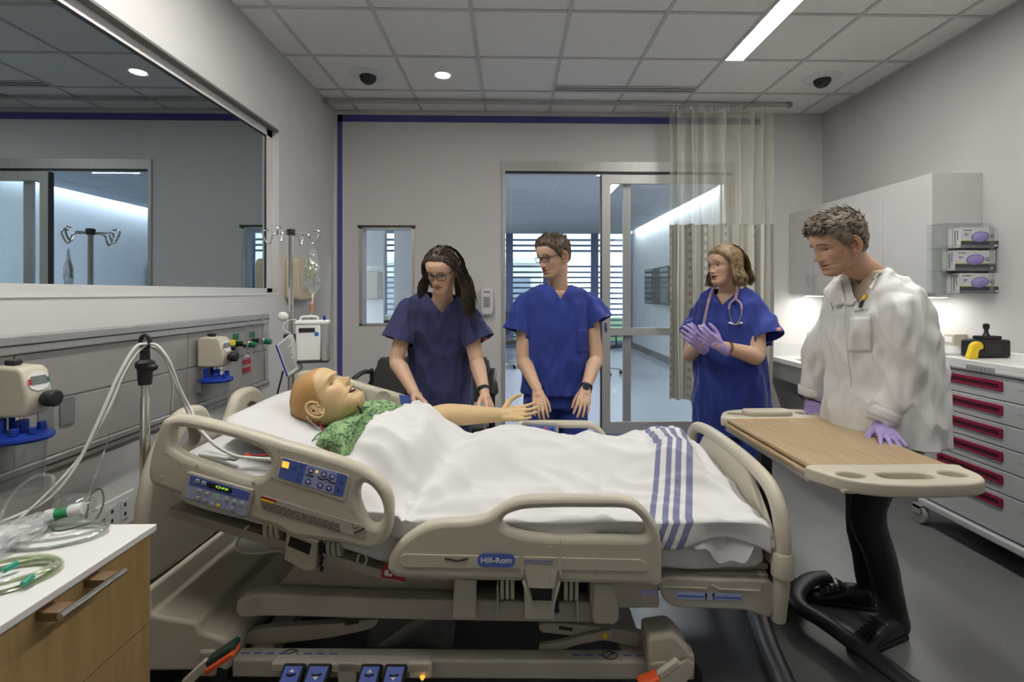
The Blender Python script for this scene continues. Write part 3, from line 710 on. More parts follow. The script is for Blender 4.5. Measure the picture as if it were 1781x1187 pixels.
def hinge(u0, u1, v0, v1, yl=-.455):
    g = BG(); n_ = 3
    for k in range(n_):
        a, b = u0 + (u1 - u0) * k / n_, u0 + (u1 - u0) * (k + .72) / n_
        p, q = BY_(a, v1, yl), BY_(b, v0, yl)
        g.box((p.x, yl, p.z), (q.x, yl + .07, q.z)); g.cyl(((p.x), yl + .035, p.z), (q.x, yl + .035, p.z), .034, n=14)
    g.ob('rail_hinge', M_CREAM, bed, bevel=.002)
hinge(870, 897, 1008, 1034); hinge(981, 1009, 1010, 1036)
hinge(456, 486, 915, 928, -.44); hinge(566, 594, 945, 958, -.44)
lt = poly_part('rail_latch', [(911, 1012), (967, 1014), (964, 1080), (912, 1079)], -.47, .09, M_CREAM, .006)
poly_part('latch_window', [(919, 1025), (960, 1026), (959, 1046), (919, 1045)], -.4735, .004, M_BLACK, .001, lt)
lt2 = poly_part('rail_latch', [(497, 930), (552, 945), (549, 992), (530, 995), (493, 975)], -.46, .09, M_CREAM, .006)
poly_part('latch_window', [(505, 934), (541, 948), (537, 966), (500, 950)], -.4635, .004, M_BLACK, .001, lt2)
g = BG()
for k in range(6): p = BY_(558 + 1.5 * (k % 2), 945 + 9 * k, -.45); g.ball(p, (.006, .012, .008), 8, 6)
g.ob('latch_spring', M_BLACK, bed)
g = BG().tube([BY_(u, v, -.46) for u, v in ((973, 1016), (970, 1040), (968, 1062))], .006, 8).ball(BY_(968, 1062, -.46), .01, 10, 8); g.ob('gas_strut', M_BLACK, bed)
poly_part('motor_cover', [(1032, 1016), (1066, 1018), (1077, 1050), (1077, 1080), (1068, 1088), (1035, 1087), (1030, 1080)], -.44, .10, M_CREAM, .008)
poly_part('side_tab', [(864, 1018), (867, 1018), (867, 1072), (864, 1072)], -.45, .05, M_CREAM, .001)
poly_part('side_tab', [(1003, 1030), (1006, 1030), (1006, 1083), (1003, 1083)], -.45, .05, M_CREAM, .001)
t_ = poly_part('brake_tag', [(668, 980), (686, 984), (700, 1001), (705, 1012), (662, 1005)], -.452, .002, M_RED, 0)
g = BG().ball(BY_(672, 997, -.4535), (.008, .0006, .012), 8, 6).ball(BY_(679, 1001, -.4535), (.007, .0006, .005), 8, 6); g.ob('tag_print', M_WPRINT, t_)
g = BG().tube(smooth_path([BY_(u, v, -.44) for u, v in ((624, 965), (622, 978), (631, 984), (638, 975), (636, 966))], 5), .004, 8); g.ob('cable_hook', M_CREAM, bed)
# lift links
for s, yy in ((-1, -.33), (1, .33)):
    mesh_ob('lift_link', outline_mesh([tr([(428, 1100), (470, 1088), (600, 1080), (650, 1074), (658, 1080), (640, 1092), (560, 1108), (470, 1117), (430, 1116)], -.33)], .03, .004, rail_M(yy), 'lift_link', 3), M_CREAMD, bed)
    mesh_ob('lift_link', outline_mesh([tr([(938, 1083), (962, 1080), (1040, 1087), (1120, 1100), (1120, 1124), (1060, 1112), (960, 1098), (942, 1096)], -.33)], .03, .004, rail_M(yy), 'lift_link', 3), M_CREAMD, bed)
lk = mesh_ob('lift_strut', outline_mesh([tr([(940, 1122), (975, 1116), (1050, 1097), (1064, 1100), (1062, 1110), (1010, 1120), (970, 1132), (942, 1134)], -.36)], .02, .003, rail_M(-.355), 'lift_strut', 3), M_CREAMD, bed)
BG().lathe([(.001, .006), (.01, .005), (.012, 0)], BY_(1052, 1106, -.366), (0, -1, 0), 14).ob('pivot_cap', M_YELLOW, lk)
g = BG()
for (u, v) in ((612, 1084), (984, 1094)):
    a = BY_(u - 12, v + (2 if u < 700 else -2), -.3462); b = BY_(u + 12, v - (2 if u < 700 else -2), -.3462); g.bar(a, b, .002, .011)
g.ob('link_slots', M_DARKM, bed)
# base frame
for s in (-1, 1):
    b_ = BG().box((-.79, s * .395 - .03, .05), (.66, s * .395 + .03, .115)); br_ = b_.ob('base_rail', M_CREAMD, bed, bevel=.008)
    if s < 0:
        for (u0, u1) in ((420, 590), (995, 1125)):
            lp = [BZ_(u0, 1136, .1165), BZ_(u1, 1138, .1165), BZ_(u1 - 4, 1126, .1165), BZ_(u0 + 6, 1124, .1165)]
            g = BG(); x0, x1 = lp[0].x, lp[1].x; k = x0
            while k < x1 - .03:
                if abs(k - (x0 + x1) / 2) > .035: g.box((k, -.40, .1152), (k + .028, -.394, .1162))
                k += .044
            g.ob('dash_print', M_BLUEP, br_, smooth=0)
            cx = (x0 + x1) / 2
            BG().tube([(cx + .026 * math.cos(a), -.397 + .018 * math.sin(a), .1165) for a in [2 * PI * i / 24 for i in range(24)]], .0014, 6, True).bar((cx - .018, -.410, .1165), (cx + .018, -.384, .1165), .002, .002).ob('no_step_symbol', M_INK, br_)
for x in (-.72, .60): BG().box((x - .04, -.37, .055), (x + .04, .37, .11)).ob('base_crossbar', M_CREAMD, bed, bevel=.008)
for s in (-1, 1):
    pts = tr([(1125, 1107), (1170, 1100), (1183, 1110), (1198, 1128), (1206, 1148), (1205, 1170), (1190, 1188), (1150, 1187), (1132, 1180), (1126, 1165)], -.44)
    BG().prism([(x, s * .395 - .055, z) for x, z in pts], (0, .11, 0)).ob('corner_cover', M_CREAM, bed, bevel=.014, seg=3)
    BG().prism([(x, s * .395 - .06, z) for x, z in tr([(1128, 1150), (1150, 1146), (1175, 1150), (1195, 1140), (1206, 1150), (1204, 1170), (1190, 1186), (1150, 1186), (1133, 1178)], -.44)], (0, .12, 0)).ob('corner_bumper', M_CREAM, bed, bevel=.008, seg=3)
# head end hood of the base, stepped
prof = [(-1.13, .08), (-1.13, .36), (-1.065, .36), (-1.06, .275), (-.99, .262), (-.90, .25), (-.885, .215), (-.85, .205), (-.80, .19), (-.78, .15), (-.79, .085)]
g = BG(); g.prism([(x, -.44, z) for x, z in prof], (0, .88, 0)); hood = g.ob('base_hood', M_CREAM, bed, bevel=.012, seg=3)
g = BG().box((-.895, -.43, .2185), (-.888, .42, .2225)); g.ob('hood_seam', M_DARKM, hood, smooth=0)
BG().box((-1.115, -.442, .28), (-1.085, -.438, .335)).ob('hood_vent', M_BLACK, hood, smooth=0); BG().box((-1.1, -.442, .20), (-1.08, -.438, .24)).ob('hood_vent', M_BLACK, hood, smooth=0)
lp = [BX_(u, v, -1.072) for u, v in ((272, 1015), (294, 1000), (294, 1022), (272, 1036))]
BG().prism(lp, (.002, 0, 0)).ob('rating_label', M_BTN, hood, smooth=0)
# casters
for x in (-.86, .76):
    for s in (-1, 1):
        BG().cyl((x, s * .42 - .02, .063), (x, s * .42 + .02, .063), .063, n=24).ob('caster_wheel', M_RUBBER, bed, bevel=.008)
        BG().box((x - .03, s * .42 - .03, .07), (x + .03, s * .42 + .03, .16)).ob('caster_fork', M_CREAMD, bed, bevel=.01)
# foot pedals
BG().box((-.63, -.47, .105), (-.10, -.425, .135)).ob('pedal_bracket', M_CREAMD, bed, bevel=.005)
ico = 0
for (u0, u1, tp) in ((496, 533, 1), (538, 578, -1), (630, 666, 1), (672, 709, -1)):
    a = BY_(u0, 1147, -.47); b = BY_(u1, 1147, -.47)
    p = BG().prism([(a.x, -.475, .142), (b.x, -.475, .142), (b.x - .008, -.545, .075), (a.x - .008, -.545, .075)], (0, .012, -.022)).ob('pedal', M_RUBBER, bed, bevel=.004)
    n_ = Vector((0, -.067, .07)).normalized()
    def pt(s, t, h=.0015, a=a, b=b): return Vector((a.x + (b.x - a.x) * s - .008 * t, -.475 - .07 * t, .142 - .067 * t)) + n_ * h
    BG().prism([pt(.12, .1), pt(.9, .1), pt(.88, .55), pt(.1, .55)], n_ * -.002).ob('pedal_label', M_BLUEP, p, smooth=0)
    g = BG().prism([pt(.38, .27 if tp > 0 else .38, .003), pt(.62, .27 if tp > 0 else .38, .003), pt(.5, .17 if tp > 0 else .48, .003)], n_ * -.0008); g.ob('pedal_arrow', M_WPRINT, p, smooth=0)
    g = BG().tube([pt(.3, .33, .002), pt(.5, .36, .002), pt(.72, .31, .002)], .003, 6); g.ob('pedal_symbol', M_INK, p)
BG().box(BY_(589, 1187, -.46) + Vector((0, -.01, 0)), BY_(622, 1150, -.46) + Vector((0, .01, 0))).ob('pedal_spacer', M_CREAMD, bed, bevel=.004)
BG().box(BY_(711, 1178, -.46) + Vector((0, -.01, 0)), BY_(752, 1150, -.46) + Vector((0, .01, 0))).ob('pedal_spacer', M_CREAM, bed, bevel=.006)
BG().lathe([(.008, 0), (.008, .006), (.004, .012)], BY_(735, 1176, -.475), (0, -.5, -1), 12).ob('night_light', M_AMBER, bed)
# brake lever, near head corner, and the orange one at the foot
a, b, c = BY_(322, 1190, -.53), BY_(364, 1150, -.52), BY_(412, 1118, -.51)
BG().bar(a, b, .018, .03).ob('brake_arm', M_CREAM, bed, bevel=.006)
pg = BG().bar(b, c, .05, .02).ob('brake_pad', mat('dark_green_rubber', (.02, .05, .04), .7, noise_=(20, .2)), bed, bevel=.006)
BG().bar(b + Vector((.006, -.012, -.014)), c + Vector((.006, -.012, -.014)), .052, .016).ob('steer_pad', M_ORANGE, bed, bevel=.004)
a, b = BY_(1180, 1150, -.50), BY_(1145, 1176, -.50); BG().bar(a, b, .02, .026).ob('brake_arm', M_CREAM, bed, bevel=.006)
a2 = BY_(1110, 1190, -.50); BG().bar(b, a2, .045, .02).ob('brake_pad', M_ORANGE, bed, bevel=.006)
# clear bag hanging under the deck and rail cable
def bagf(s, t):
    p = BY_(645 + 150 * s - 8 * t, 1072 + 52 * t + 4 * math.sin(s * 9) * t, -.30 + .03 * math.sin(s * 7 + t * 3)); return p
t = G(BM).grid(bagf, 20, 8).ob('plastic_bag', M_CLEAR, None, solid=.001)
tag(t, 'crumpled clear plastic bag hanging beneath the bed frame', 'bag')
t = BG().tube(smooth_path([BY_(u, v, -.42) for u, v in ((432, 915), (420, 930), (412, 948), (420, 960), (450, 962), (480, 958), (494, 960))], 6), .006, 8).ob('rail_cable', M_CREAM, bed)
# ---------------------------------------------------------------- mattress, pillow, blanket
def z_deck(x): return .415 if x > -.2 else .415 + (-.2 - x) * math.tan(RA)
sec = []
def mat_fn(s, t):
    x = -1.0 + 2.03 * s
    a = 2 * PI * t; e = .28
    cy, cz = math.cos(a), math.sin(a)
    sq = lambda c: math.copysign(abs(c) ** e, c)
    end = min(1, ((s) / .03) ** .5 if s < .03 else 1, ((1 - s) / .03) ** .5 if s > .97 else 1)
    y = .435 * sq(cy) * (.97 + .03 * end); z = .088 * sq(cz) * (.75 + .25 * end)
    w = .006 * noise.noise(Vector((x * 7, y * 3, z * 30))) + .004 * math.sin(x * 23 + z * 60) * (1 if abs(cy) > .8 else .3)
    return Vector((x, y + w * cy, z_deck(x) + .09 + z + w * .4 * cz))
mt = G(BM); ns, nt = 70, 40
mt.grid(lambda s, t: mat_fn(s, t), ns, nt)
k = len(mt.v); mt.v.append(Vector((-1.0, 0, z_deck(-1) + .09))); mt.v.append(Vector((1.03, 0, .505)))
mt.f += [(k, j, j + 1) for j in range(nt)] + [(k + 1, ns * (nt + 1) + j + 1, ns * (nt + 1) + j) for j in range(nt)]
o = mt.ob('mattress', M_SHEET, None, smooth=60); tag(o, 'mattress in a white fitted sheet on the hospital bed', 'mattress')
def superell(c, r, M3, e1, e2, nu, nv, wr=0, seed=0):
    def fn(s, t):
        a, b = 2 * PI * s, PI * (t - .5); f = lambda c_, e: math.copysign(abs(c_) ** e, c_)
        p = Vector((r[0] * f(math.cos(b), e1) * f(math.cos(a), e2), r[1] * f(math.cos(b), e1) * f(math.sin(a), e2), r[2] * f(math.sin(b), e1 * 1.0)))
        q = p + p.normalized() * wr * (noise.noise(Vector((p.x * 9 + seed, p.y * 9, p.z * 9))) + .6 * abs(noise.noise(Vector((p.x * 22, p.y * 14 + seed, 3)))))
        return Vector(c) + M3 @ q
    return fn
PM = Matrix.Rotation(math.radians(18), 3, 'Y')
fn0 = superell((0, 0, 0), (.235, .34, .085), Matrix.Identity(3), .75, .45, 64, 32, .012, 4)
def pil(s, t):
    p = fn0(s, t); edge = max(abs(p.x) / .235, abs(p.y) / .34)
    p.z *= (1 - .72 * max(0, edge) ** 3.5)
    d = math.hypot((p.x - .05) / .13, (p.y + .06) / .13)
    if p.z > 0: p.z -= .045 * math.exp(-d * d)
    return Vector((-.70, .0, .826)) + PM @ p
g = G(BM).grid(pil, 64, 32, True); o = g.ob('pillow', M_SHEET, None, smooth=70); tag(o, 'plump white pillow under the manikin head', 'pillow')
# blanket with four woven stripes near the foot hem
M_BLK = mat('striped_blanket', (.70, .70, .70), .9, sheen=.2, bump=(300, .08))
n, l = nodes_of(M_BLK); bs = n['Principled BSDF']
uvn = n.new('ShaderNodeUVMap'); sp = n.new('ShaderNodeSeparateXYZ'); l.new(uvn.outputs[0], sp.inputs[0])
cr = n.new('ShaderNodeValToRGB'); cr.color_ramp.interpolation = 'CONSTANT'
wcol, bcol = (.70, .70, .695, 1), (.19, .20, .33, 1)
stops = [(0, wcol), (.100, bcol), (.140, wcol), (.180, bcol), (.220, wcol), (.250, bcol), (.290, wcol), (.325, bcol), (.372, wcol)]
cr.color_ramp.elements[0].color = wcol; cr.color_ramp.elements[1].position = .100; cr.color_ramp.elements[1].color = bcol
for p_, c_ in stops[2:]:
    e = cr.color_ramp.elements.new(p_); e.color = c_
l.new(sp.outputs[0], cr.inputs[0]); l.new(cr.outputs[0], bs.inputs['Base Color'])
def interp(x, T):
    for (a, b), (c, d) in zip(T[:-1], T[1:]):
        if x <= c:
            if x <= a: return b
            t = (x - a) / (c - a); t = t * t * (3 - 2 * t); return b + (d - b) * t
    return T[-1][1]
HB = [(-.56, .86), (-.45, .865), (-.34, .868), (-.24, .84), (-.12, .785), (0, .765), (.2, .765), (.45, .745), (.62, .735), (.72, .75), (.80, .79), (.87, .785), (.95, .70), (1.04, .635)]
def blk(s, t):
    # s along the bed, t across from far (0) to near (1)
    y = .50 - 1.06 * t
    x0 = -.31 - .17 * max(0, min(1, (t - .35) / .5)); x0 = x0 if t > .35 else -.31 + .2 * (.35 - t)
    x1 = 1.055 - .05 * max(0, (t - .6))
    x = x0 + (x1 - x0) * s
    base = .607 if x > -.2 else .607 + (-.2 - x) * math.tan(RA)
    h = interp(x, HB); hw = .245 - .03 * (x > .5) + .085 * max(0, min(1, (-.08 - x) / .2)); pw_ = 2.6 + 1.6 * max(0, min(1, (-.08 - x) / .2))
    yy = y - .03
    if yy > 0 and x > -.2: hw *= .80
    z = base + (h - base) * math.exp(-(abs(yy) / hw) ** pw_)
    z += .05 * math.exp(-((y + .16) / .1) ** 2) * math.exp(-((x - .78) / .12) ** 2)
    # fan of folds from the near rail gap, long soft creases
    fx, fy = x + .2, y + .40; r = math.hypot(fx, fy); a = math.atan2(fy, fx)
    fan = math.sin(a * 9 + 1.4 * noise.noise(Vector((x * 3, y * 3, 1)))) * math.exp(-((r - .38) / .34) ** 2)
    z += .022 * fan * (1 if x > -.2 else .6)
    z += .022 * noise.noise(Vector((x * 3.1, y * 4.3, 5))) + .011 * noise.noise(Vector((x * 9, y * 8, 2)))
    z += .014 * max(0, 1 - abs(noise.noise(Vector((x * 3.2 + y * 4, y * 7 - x, 8)))) * 5) + .010 * max(0, 1 - abs(noise.noise(Vector((x * 2.2 - y * 2, y * 9 + x * 2, 3)))) * 4) + .008 * math.exp(-s * 22)
    if y < -.44:                                   # drop down the near side of the mattress
        d = -.44 - y; drop = min(d, .12)
        z = base + .004 + .006 * fan - drop * .75 * (1 - .35 * math.sin(x * 9) ** 2); y = -.44 - .014 - .012 * math.sin(x * 17 + 2) * min(1, drop / .08) - .006
    if y > .43:
        z = base - (y - .43) * 1.2; y = .45
    if x < -.2: z += .012 * math.sin(t * 26 + x * 15)
    if x > 1.0: z -= (x - 1.0) * .4
    return Vector((x, y, max(z, base - .12)))
nu, nv = 150, 110
g = G(BM).grid(blk, nu, nv); me = g.mesh('blanket', False); me.materials.append(M_BLK)
uvl = me.uv_layers.new(name='UVMap'); co = [v for v in g.v]
for lp in me.loops:
    v = co[lp.vertex_index]; i, j = divmod(lp.vertex_index, nv + 1); t = j / nv
    sx = .80 - .03 * math.sin(t * 3) if t < .55 else .78 - (t - .55) * .36
    uvl.data[lp.index].uv = ((v.x - (sx - .045)) * 1.85 + .06, t)
me.polygons.foreach_set('use_smooth', [True] * len(me.polygons))
blanket = link('blanket', me); tag(blanket, 'white blanket with four blue stripes covering the manikin', 'blanket')
sd = blanket.modifiers.new('s', 'SOLIDIFY'); sd.thickness = .006; sd.offset = 1
# sheet corner hanging at the foot end, near side
def flap(s, t):
    x = .76 + .29 * s; y = -.425 - .03 * t - .008 * math.sin(s * 12) ; z = .575 + .012 * math.sin(s * 8) - t * (.03 + .075 * math.sin(PI * min(1, s * 1.15)) + .012 * math.sin(s * 21))
    if t < .3: y = -.40 - .03 * t / .3; z = .592 + .006 * math.sin(s * 9)
    return Vector((x, y, z))
g = G(BM).grid(flap, 40, 16); o = g.ob('top_sheet', M_SHEET, None, solid=.004, smooth=80); tag(o, 'white sheet corner bunched at the mattress foot', 'sheet')
# ================================================================ ceiling and back-wall fittings
M_DOME = mat('smoked_dome', (.03, .03, .032), .12, noise_=(10, .1))
for (u, v, w_) in ((640, 131, 'left'), (1430, 137, 'right')):
    p = WZ(u, v, ZC); x, y = p.x, p.y
    t = thing('dome_camera', ('dome camera in the ceiling near the observation window' if u < 800 else 'dome camera in the ceiling above the wall cabinets'), 'camera', (x, y, ZC - .07), 'ceiling dome cameras')
    G().lathe([(.002, 0), (.105, 0), (.135, .006), (.14, .014)], (x, y, ZC - .012), n=32).ob('trim_ring', M_WHITEP, t)
    G().ball((x, y, ZC - .012), (.066, .066, .062), 24, 12).ob('dome', M_DOME, t)
    G().ball((x + .012, y - .045, ZC - .04), .018, 12, 8).ob('lens', M_BLACK, t)
p = WZ(770, 131, ZC)
M_LD = emis('downlight_lens', (1, .97, .93), L_DOWN)
t = thing('downlight', 'small round recessed downlight in the ceiling', 'lamp', (p.x, p.y, ZC - .01))
G().lathe([(.058, 0), (.07, -.004), (.072, .004)], (p.x, p.y, ZC), n=28).ob('trim_ring', M_WHITEP, t)
G().lathe([(.001, -.002), (.056, -.002), (.056, .002)], (p.x, p.y, ZC), n=28).ob('lens', M_LD, t)
t = thing('air_diffuser', 'dark twin-slot air diffuser in the ceiling', 'air vent', (.97, 4.2, ZC - .01))
for k in range(2): G().box((.375, 4.165 + .045 * k, ZC - .006), (1.57, 4.185 + .045 * k, ZC + .001)).ob('slot', M_BLACK, t)
for k in range(3): G().box((.37, 4.145 + .045 * k, ZC - .008), (1.575, 4.165 + .045 * k, ZC + .001)).ob('blade', M_GRID, t)
TY = 4.47
t = thing('curtain_track', 'slim metal curtain track along the ceiling', 'curtain track', (.45, TY, ZC - .04))
G().box((XL + .01, TY - .014, ZC - .036), (2.56, TY + .014, ZC - .012)).ob('rail', M_ALU, t, bevel=.003)
for x in (XL + .03, 2.55): G().box((x - .025, TY - .02, ZC - .04), (x + .012, TY + .02, ZC - .0)).ob('end_cap', M_GREY, t, bevel=.003)
# curtain
def curt_path(s):
    x = 1.435 + .935 * s
    return Vector((x + .012 * math.sin(s * 50), TY + .052 * math.sin(s * 2 * PI * 7.5 + 1.2 * math.sin(s * 7)) + .02 * math.sin(s * 23), 0))
M_NET = bpy.data.materials.new('curtain_net'); M_NET.use_nodes = True; MATS['net'] = M_NET
n, l = nodes_of(M_NET); bs = n['Principled BSDF']; bs.inputs['Base Color'].default_value = (.66, .64, .54, 1); bs.inputs['Roughness'].default_value = .8
uvn = n.new('ShaderNodeUVMap'); sp = n.new('ShaderNodeSeparateXYZ'); l.new(uvn.outputs[0], sp.inputs[0])
def mth(op, a, b=None, c=None):
    m = n.new('ShaderNodeMath'); m.operation = op
    for i, q in enumerate((a, b, c)):
        if q is None: continue
        if isinstance(q, (int, float)): m.inputs[i].default_value = q
        else: l.new(q, m.inputs[i])
    return m.outputs[0]
su = mth('ABSOLUTE', mth('SINE', mth('MULTIPLY', mth('ADD', sp.outputs[0], sp.outputs[1]), 260)))
sv = mth('ABSOLUTE', mth('SINE', mth('MULTIPLY', mth('SUBTRACT', sp.outputs[0], sp.outputs[1]), 260)))
hole_ = mth('GREATER_THAN', mth('MINIMUM', su, sv), .42)
l.new(mth('SUBTRACT', 1, hole_), bs.inputs['Alpha'])
M_CURT = bpy.data.materials.new('curtain_print'); M_CURT.use_nodes = True
n, l = nodes_of(M_CURT); bs = n['Principled BSDF']; bs.inputs['Roughness'].default_value = .85
uvn = n.new('ShaderNodeUVMap'); sp = n.new('ShaderNodeSeparateXYZ'); l.new(uvn.outputs[0], sp.inputs[0])
cr = n.new('ShaderNodeValToRGB'); cr.color_ramp.interpolation = 'CONSTANT'
cols = [(.55, .54, .46), (.40, .385, .36), (.68, .67, .55), (.50, .48, .47), (.70, .69, .56), (.44, .43, .41), (.62, .61, .56), (.36, .35, .33)]
fr = mth('FRACT', mth('MULTIPLY', sp.outputs[0], 3.4)); l.new(fr, cr.inputs[0])
pos = [0, .16, .27, .42, .5, .64, .72, .88]
cr.color_ramp.elements[0].color = (*cols[0], 1); cr.color_ramp.elements[1].position = pos[1]; cr.color_ramp.elements[1].color = (*cols[1], 1)
for p_, c_ in list(zip(pos, cols))[2:]: e = cr.color_ramp.elements.new(p_); e.color = (*c_, 1)
# printed squares in the first band of every repeat
in_band = mth('MULTIPLY', mth('LESS_THAN', fr, .16), mth('GREATER_THAN', mth('FRACT', mth('MULTIPLY', fr, 12.5)), .45))
sq = mth('MULTIPLY', in_band, mth('GREATER_THAN', mth('FRACT', mth('MULTIPLY', sp.outputs[1], 13)), .55))
mx = n.new('ShaderNodeMix'); mx.data_type = 'RGBA'; l.new(sq, mx.inputs[0]); l.new(cr.outputs[0], mx.inputs['A']); mx.inputs['B'].default_value = (.24, .23, .21, 1)
l.new(mx.outputs['Result'], bs.inputs['Base Color'])
t = thing('privacy_curtain', 'striped privacy curtain with open net top gathered beside the door', 'curtain', (1.9, TY, .40))
def curtain(z0, z1, nz, nm, m):
    nu = 300
    g = G().grid(lambda s, q: curt_path(s) + Vector((.012 * math.sin(q * 3 + s * 30) * (1 - q), .012 * math.sin(s * 40 + q * 5) * (1 - q), z0 + (z1 - z0) * q)), nu, nz)
    me = g.mesh(nm, False); me.materials.append(m); uvl = me.uv_layers.new(name='UVMap')
    for lp in me.loops:
        i, j = divmod(lp.vertex_index, nz + 1); uvl.data[lp.index].uv = (1.75 * i / nu, (z0 + (z1 - z0) * j / nz))
    me.polygons.foreach_set('use_smooth', [True] * len(me.polygons)); return link(nm, me, t)
curtain(.40, 2.0, 24, 'printed_cloth', M_CURT); curtain(1.995, 3.035, 10, 'net_top', M_NET)
g0 = None
for k in range(16):
    p = curt_path((k + .5) / 16)
    if g0 is None:
        g0 = G().box((-.004, -.003, -.05), (.004, .003, .0)).tube([(.012 * math.cos(a), 0, -.058 + .012 * math.sin(a)) for a in [2 * PI * i / 10 for i in range(10)]], .002, 5, True).ob('hook', M_WHITEP, t)
        base_o = g0
    else:
        g0 = base_o.copy(); C.objects.link(g0)
    g0.location = (p.x, TY, ZC - .036)
# sanitiser dispenser beside the door
p0, p1 = W(837, 548, YB - .1), W(856, 503, YB - .1)
t = thing('sanitiser_dispenser', 'white hand sanitiser dispenser on the wall beside the door', 'dispenser', ((p0.x + p1.x) / 2, YB - .05, p0.z))
lp = [(-.05, .25), (.05, .25), (.055, .2), (.055, .04), (.04, 0), (-.04, 0), (-.055, .04), (-.055, .2)]
mesh_ob('body', outline_mesh([lp], .09, .012, frame_M(((p0.x + p1.x) / 2, YB - .048, p0.z), (1, 0, 0), (0, 0, 1)), 'body', straight=True), M_WHITEP, t)
cx = (p0.x + p1.x) / 2
G().box((cx - .03, YB - .098, p0.z + .07), (cx + .03, YB - .092, p0.z + .17)).ob('window', M_GREY, t, bevel=.002)
mesh_ob('lettering', text_mesh('PURELL', .022, frame_M((cx, YB - .0945, p0.z + .215), (1, 0, 0), (0, 0, 1)), width=.06, bold=.0005), mat('navy_print', (.03, .03, .2), .5, noise_=(30, .1)), t, smooth=0)
# ================================================================ wall cabinets, counter
CXF, CZ0, CZ1 = 2.70, HC - .004, 2.147
yA, yB_, yC = 3.117, 3.945, YB - .002
for (y0, y1, ys_, lb) in ((yB_, yC, 4.37, 'white two-door wall cabinet in the back corner'), (yA, yB_ - .001, 3.54, 'white two-door wall cabinet beside the glove box rack')):
    t = thing('wall_cabinet', lb, 'cabinet', (2.86, (y0 + y1) / 2, CZ0), 'wall cabinets')
    G().box((CXF + .02, y0, CZ0), (XR - .002, y1, CZ1)).ob('body', M_CABW, t)
    for a, b in ((y0, ys_), (ys_, y1)):
        d = G().box((CXF, a + .0015, CZ0 + .002), (CXF + .0195, b - .0015, CZ1 - .002)).ob('door', M_CABW, t, bevel=.0015)
        hy = b - .045 if b == ys_ else a + .045
        g = G().tube([(CXF, hy, CZ0 + .06), (CXF - .03, hy, CZ0 + .06), (CXF - .03, hy, CZ0 + .16), (CXF, hy, CZ0 + .16)], .005, 8); g.ob('handle', M_CHROME, d)
M_UC = emis('undercabinet_diffuser', (1, .97, .92), L_CAB)
t = thing('undercabinet_lamp', 'lit strip lamp beneath the wall cabinets', 'lamp', (2.84, 3.95, CZ0 - .03))
G().box((2.80, 3.2, CZ0 - .025), (2.90, 4.7, CZ0)).ob('housing', M_WHITEP, t)
G().box((2.81, 3.22, CZ0 - .028), (2.89, 4.68, CZ0 - .0255)).ob('diffuser', M_UC, t)
KX, KZ = 2.50, .762
M_COUNTER = mat('solid_surface_white', (.74, .74, .72), .3, noise_=(60, .03))
t = thing('sink_counter', 'pale counter with backsplash and grey apron in the corner', 'counter', (2.76, 3.95, .1))
sy0, sy1, sx0, sx1 = 3.95, 4.5, 2.60, 2.94
g = G().box((KX, 2.95, KZ - .04), (XR - .009, sy0, KZ)).box((KX, sy1, KZ - .04), (XR - .009, YB - .009, KZ)).box((KX, sy0, KZ - .04), (sx0, sy1, KZ)).box((sx1, sy0, KZ - .04), (XR - .009, sy1, KZ))
g.ob('worktop', M_COUNTER, t, smooth=0)
G().box((KX, YB - .018, KZ), (XR - .01, YB - .001, KZ + .12)).ob('backsplash', M_CABW, t); G().box((XR - .018, 2.95, KZ), (XR - .002, YB - .02, KZ + .12)).ob('backsplash', M_CABW, t)
G().box((KX + .02, 2.95, KZ - .20), (KX + .04, YB - .01, KZ - .04)).ob('apron', mat('grey_laminate', (.33, .33, .32), .5, noise_=(6, .03)), t)
G().box((KX + .15, 2.955, .1), (XR - .009, 2.97, KZ - .04)).ob('end_panel', M_CABW, t)
g = G().box((sx0 - .002, sy0 - .002, KZ - .16), (sx1 + .002, sy1 + .002, KZ - .15))
for a in ((sx0 - .004, sy0 - .004, sx0, sy1), (sx1, sy0, sx1 + .004, sy1), (sx0, sy0 - .004, sx1, sy0), (sx0, sy1, sx1, sy1 + .004)): g.box((a[0], a[1], KZ - .16), (a[2], a[3], KZ - .004))
g.ob('sink_bowl', M_COUNTER, t)
t = thing('tap', 'chrome gooseneck tap behind the sink', 'tap', (2.98, 4.22, KZ))
G().tube(smooth_path([(2.98, 4.22, KZ), (2.98, 4.22, KZ + .2), (2.93, 4.22, KZ + .28), (2.84, 4.22, KZ + .26), (2.82, 4.22, KZ + .19)], 6), .011, 10).ob('spout', M_CHROME, t)
for s in (-1, 1): G().bar((2.98, 4.22 + s * .09, KZ + .04), (2.92, 4.22 + s * .11, KZ + .045), .012, .01).cyl((2.98, 4.22 + s * .09, KZ), (2.98, 4.22 + s * .09, KZ + .04), .014).ob('lever', M_CHROME, t)
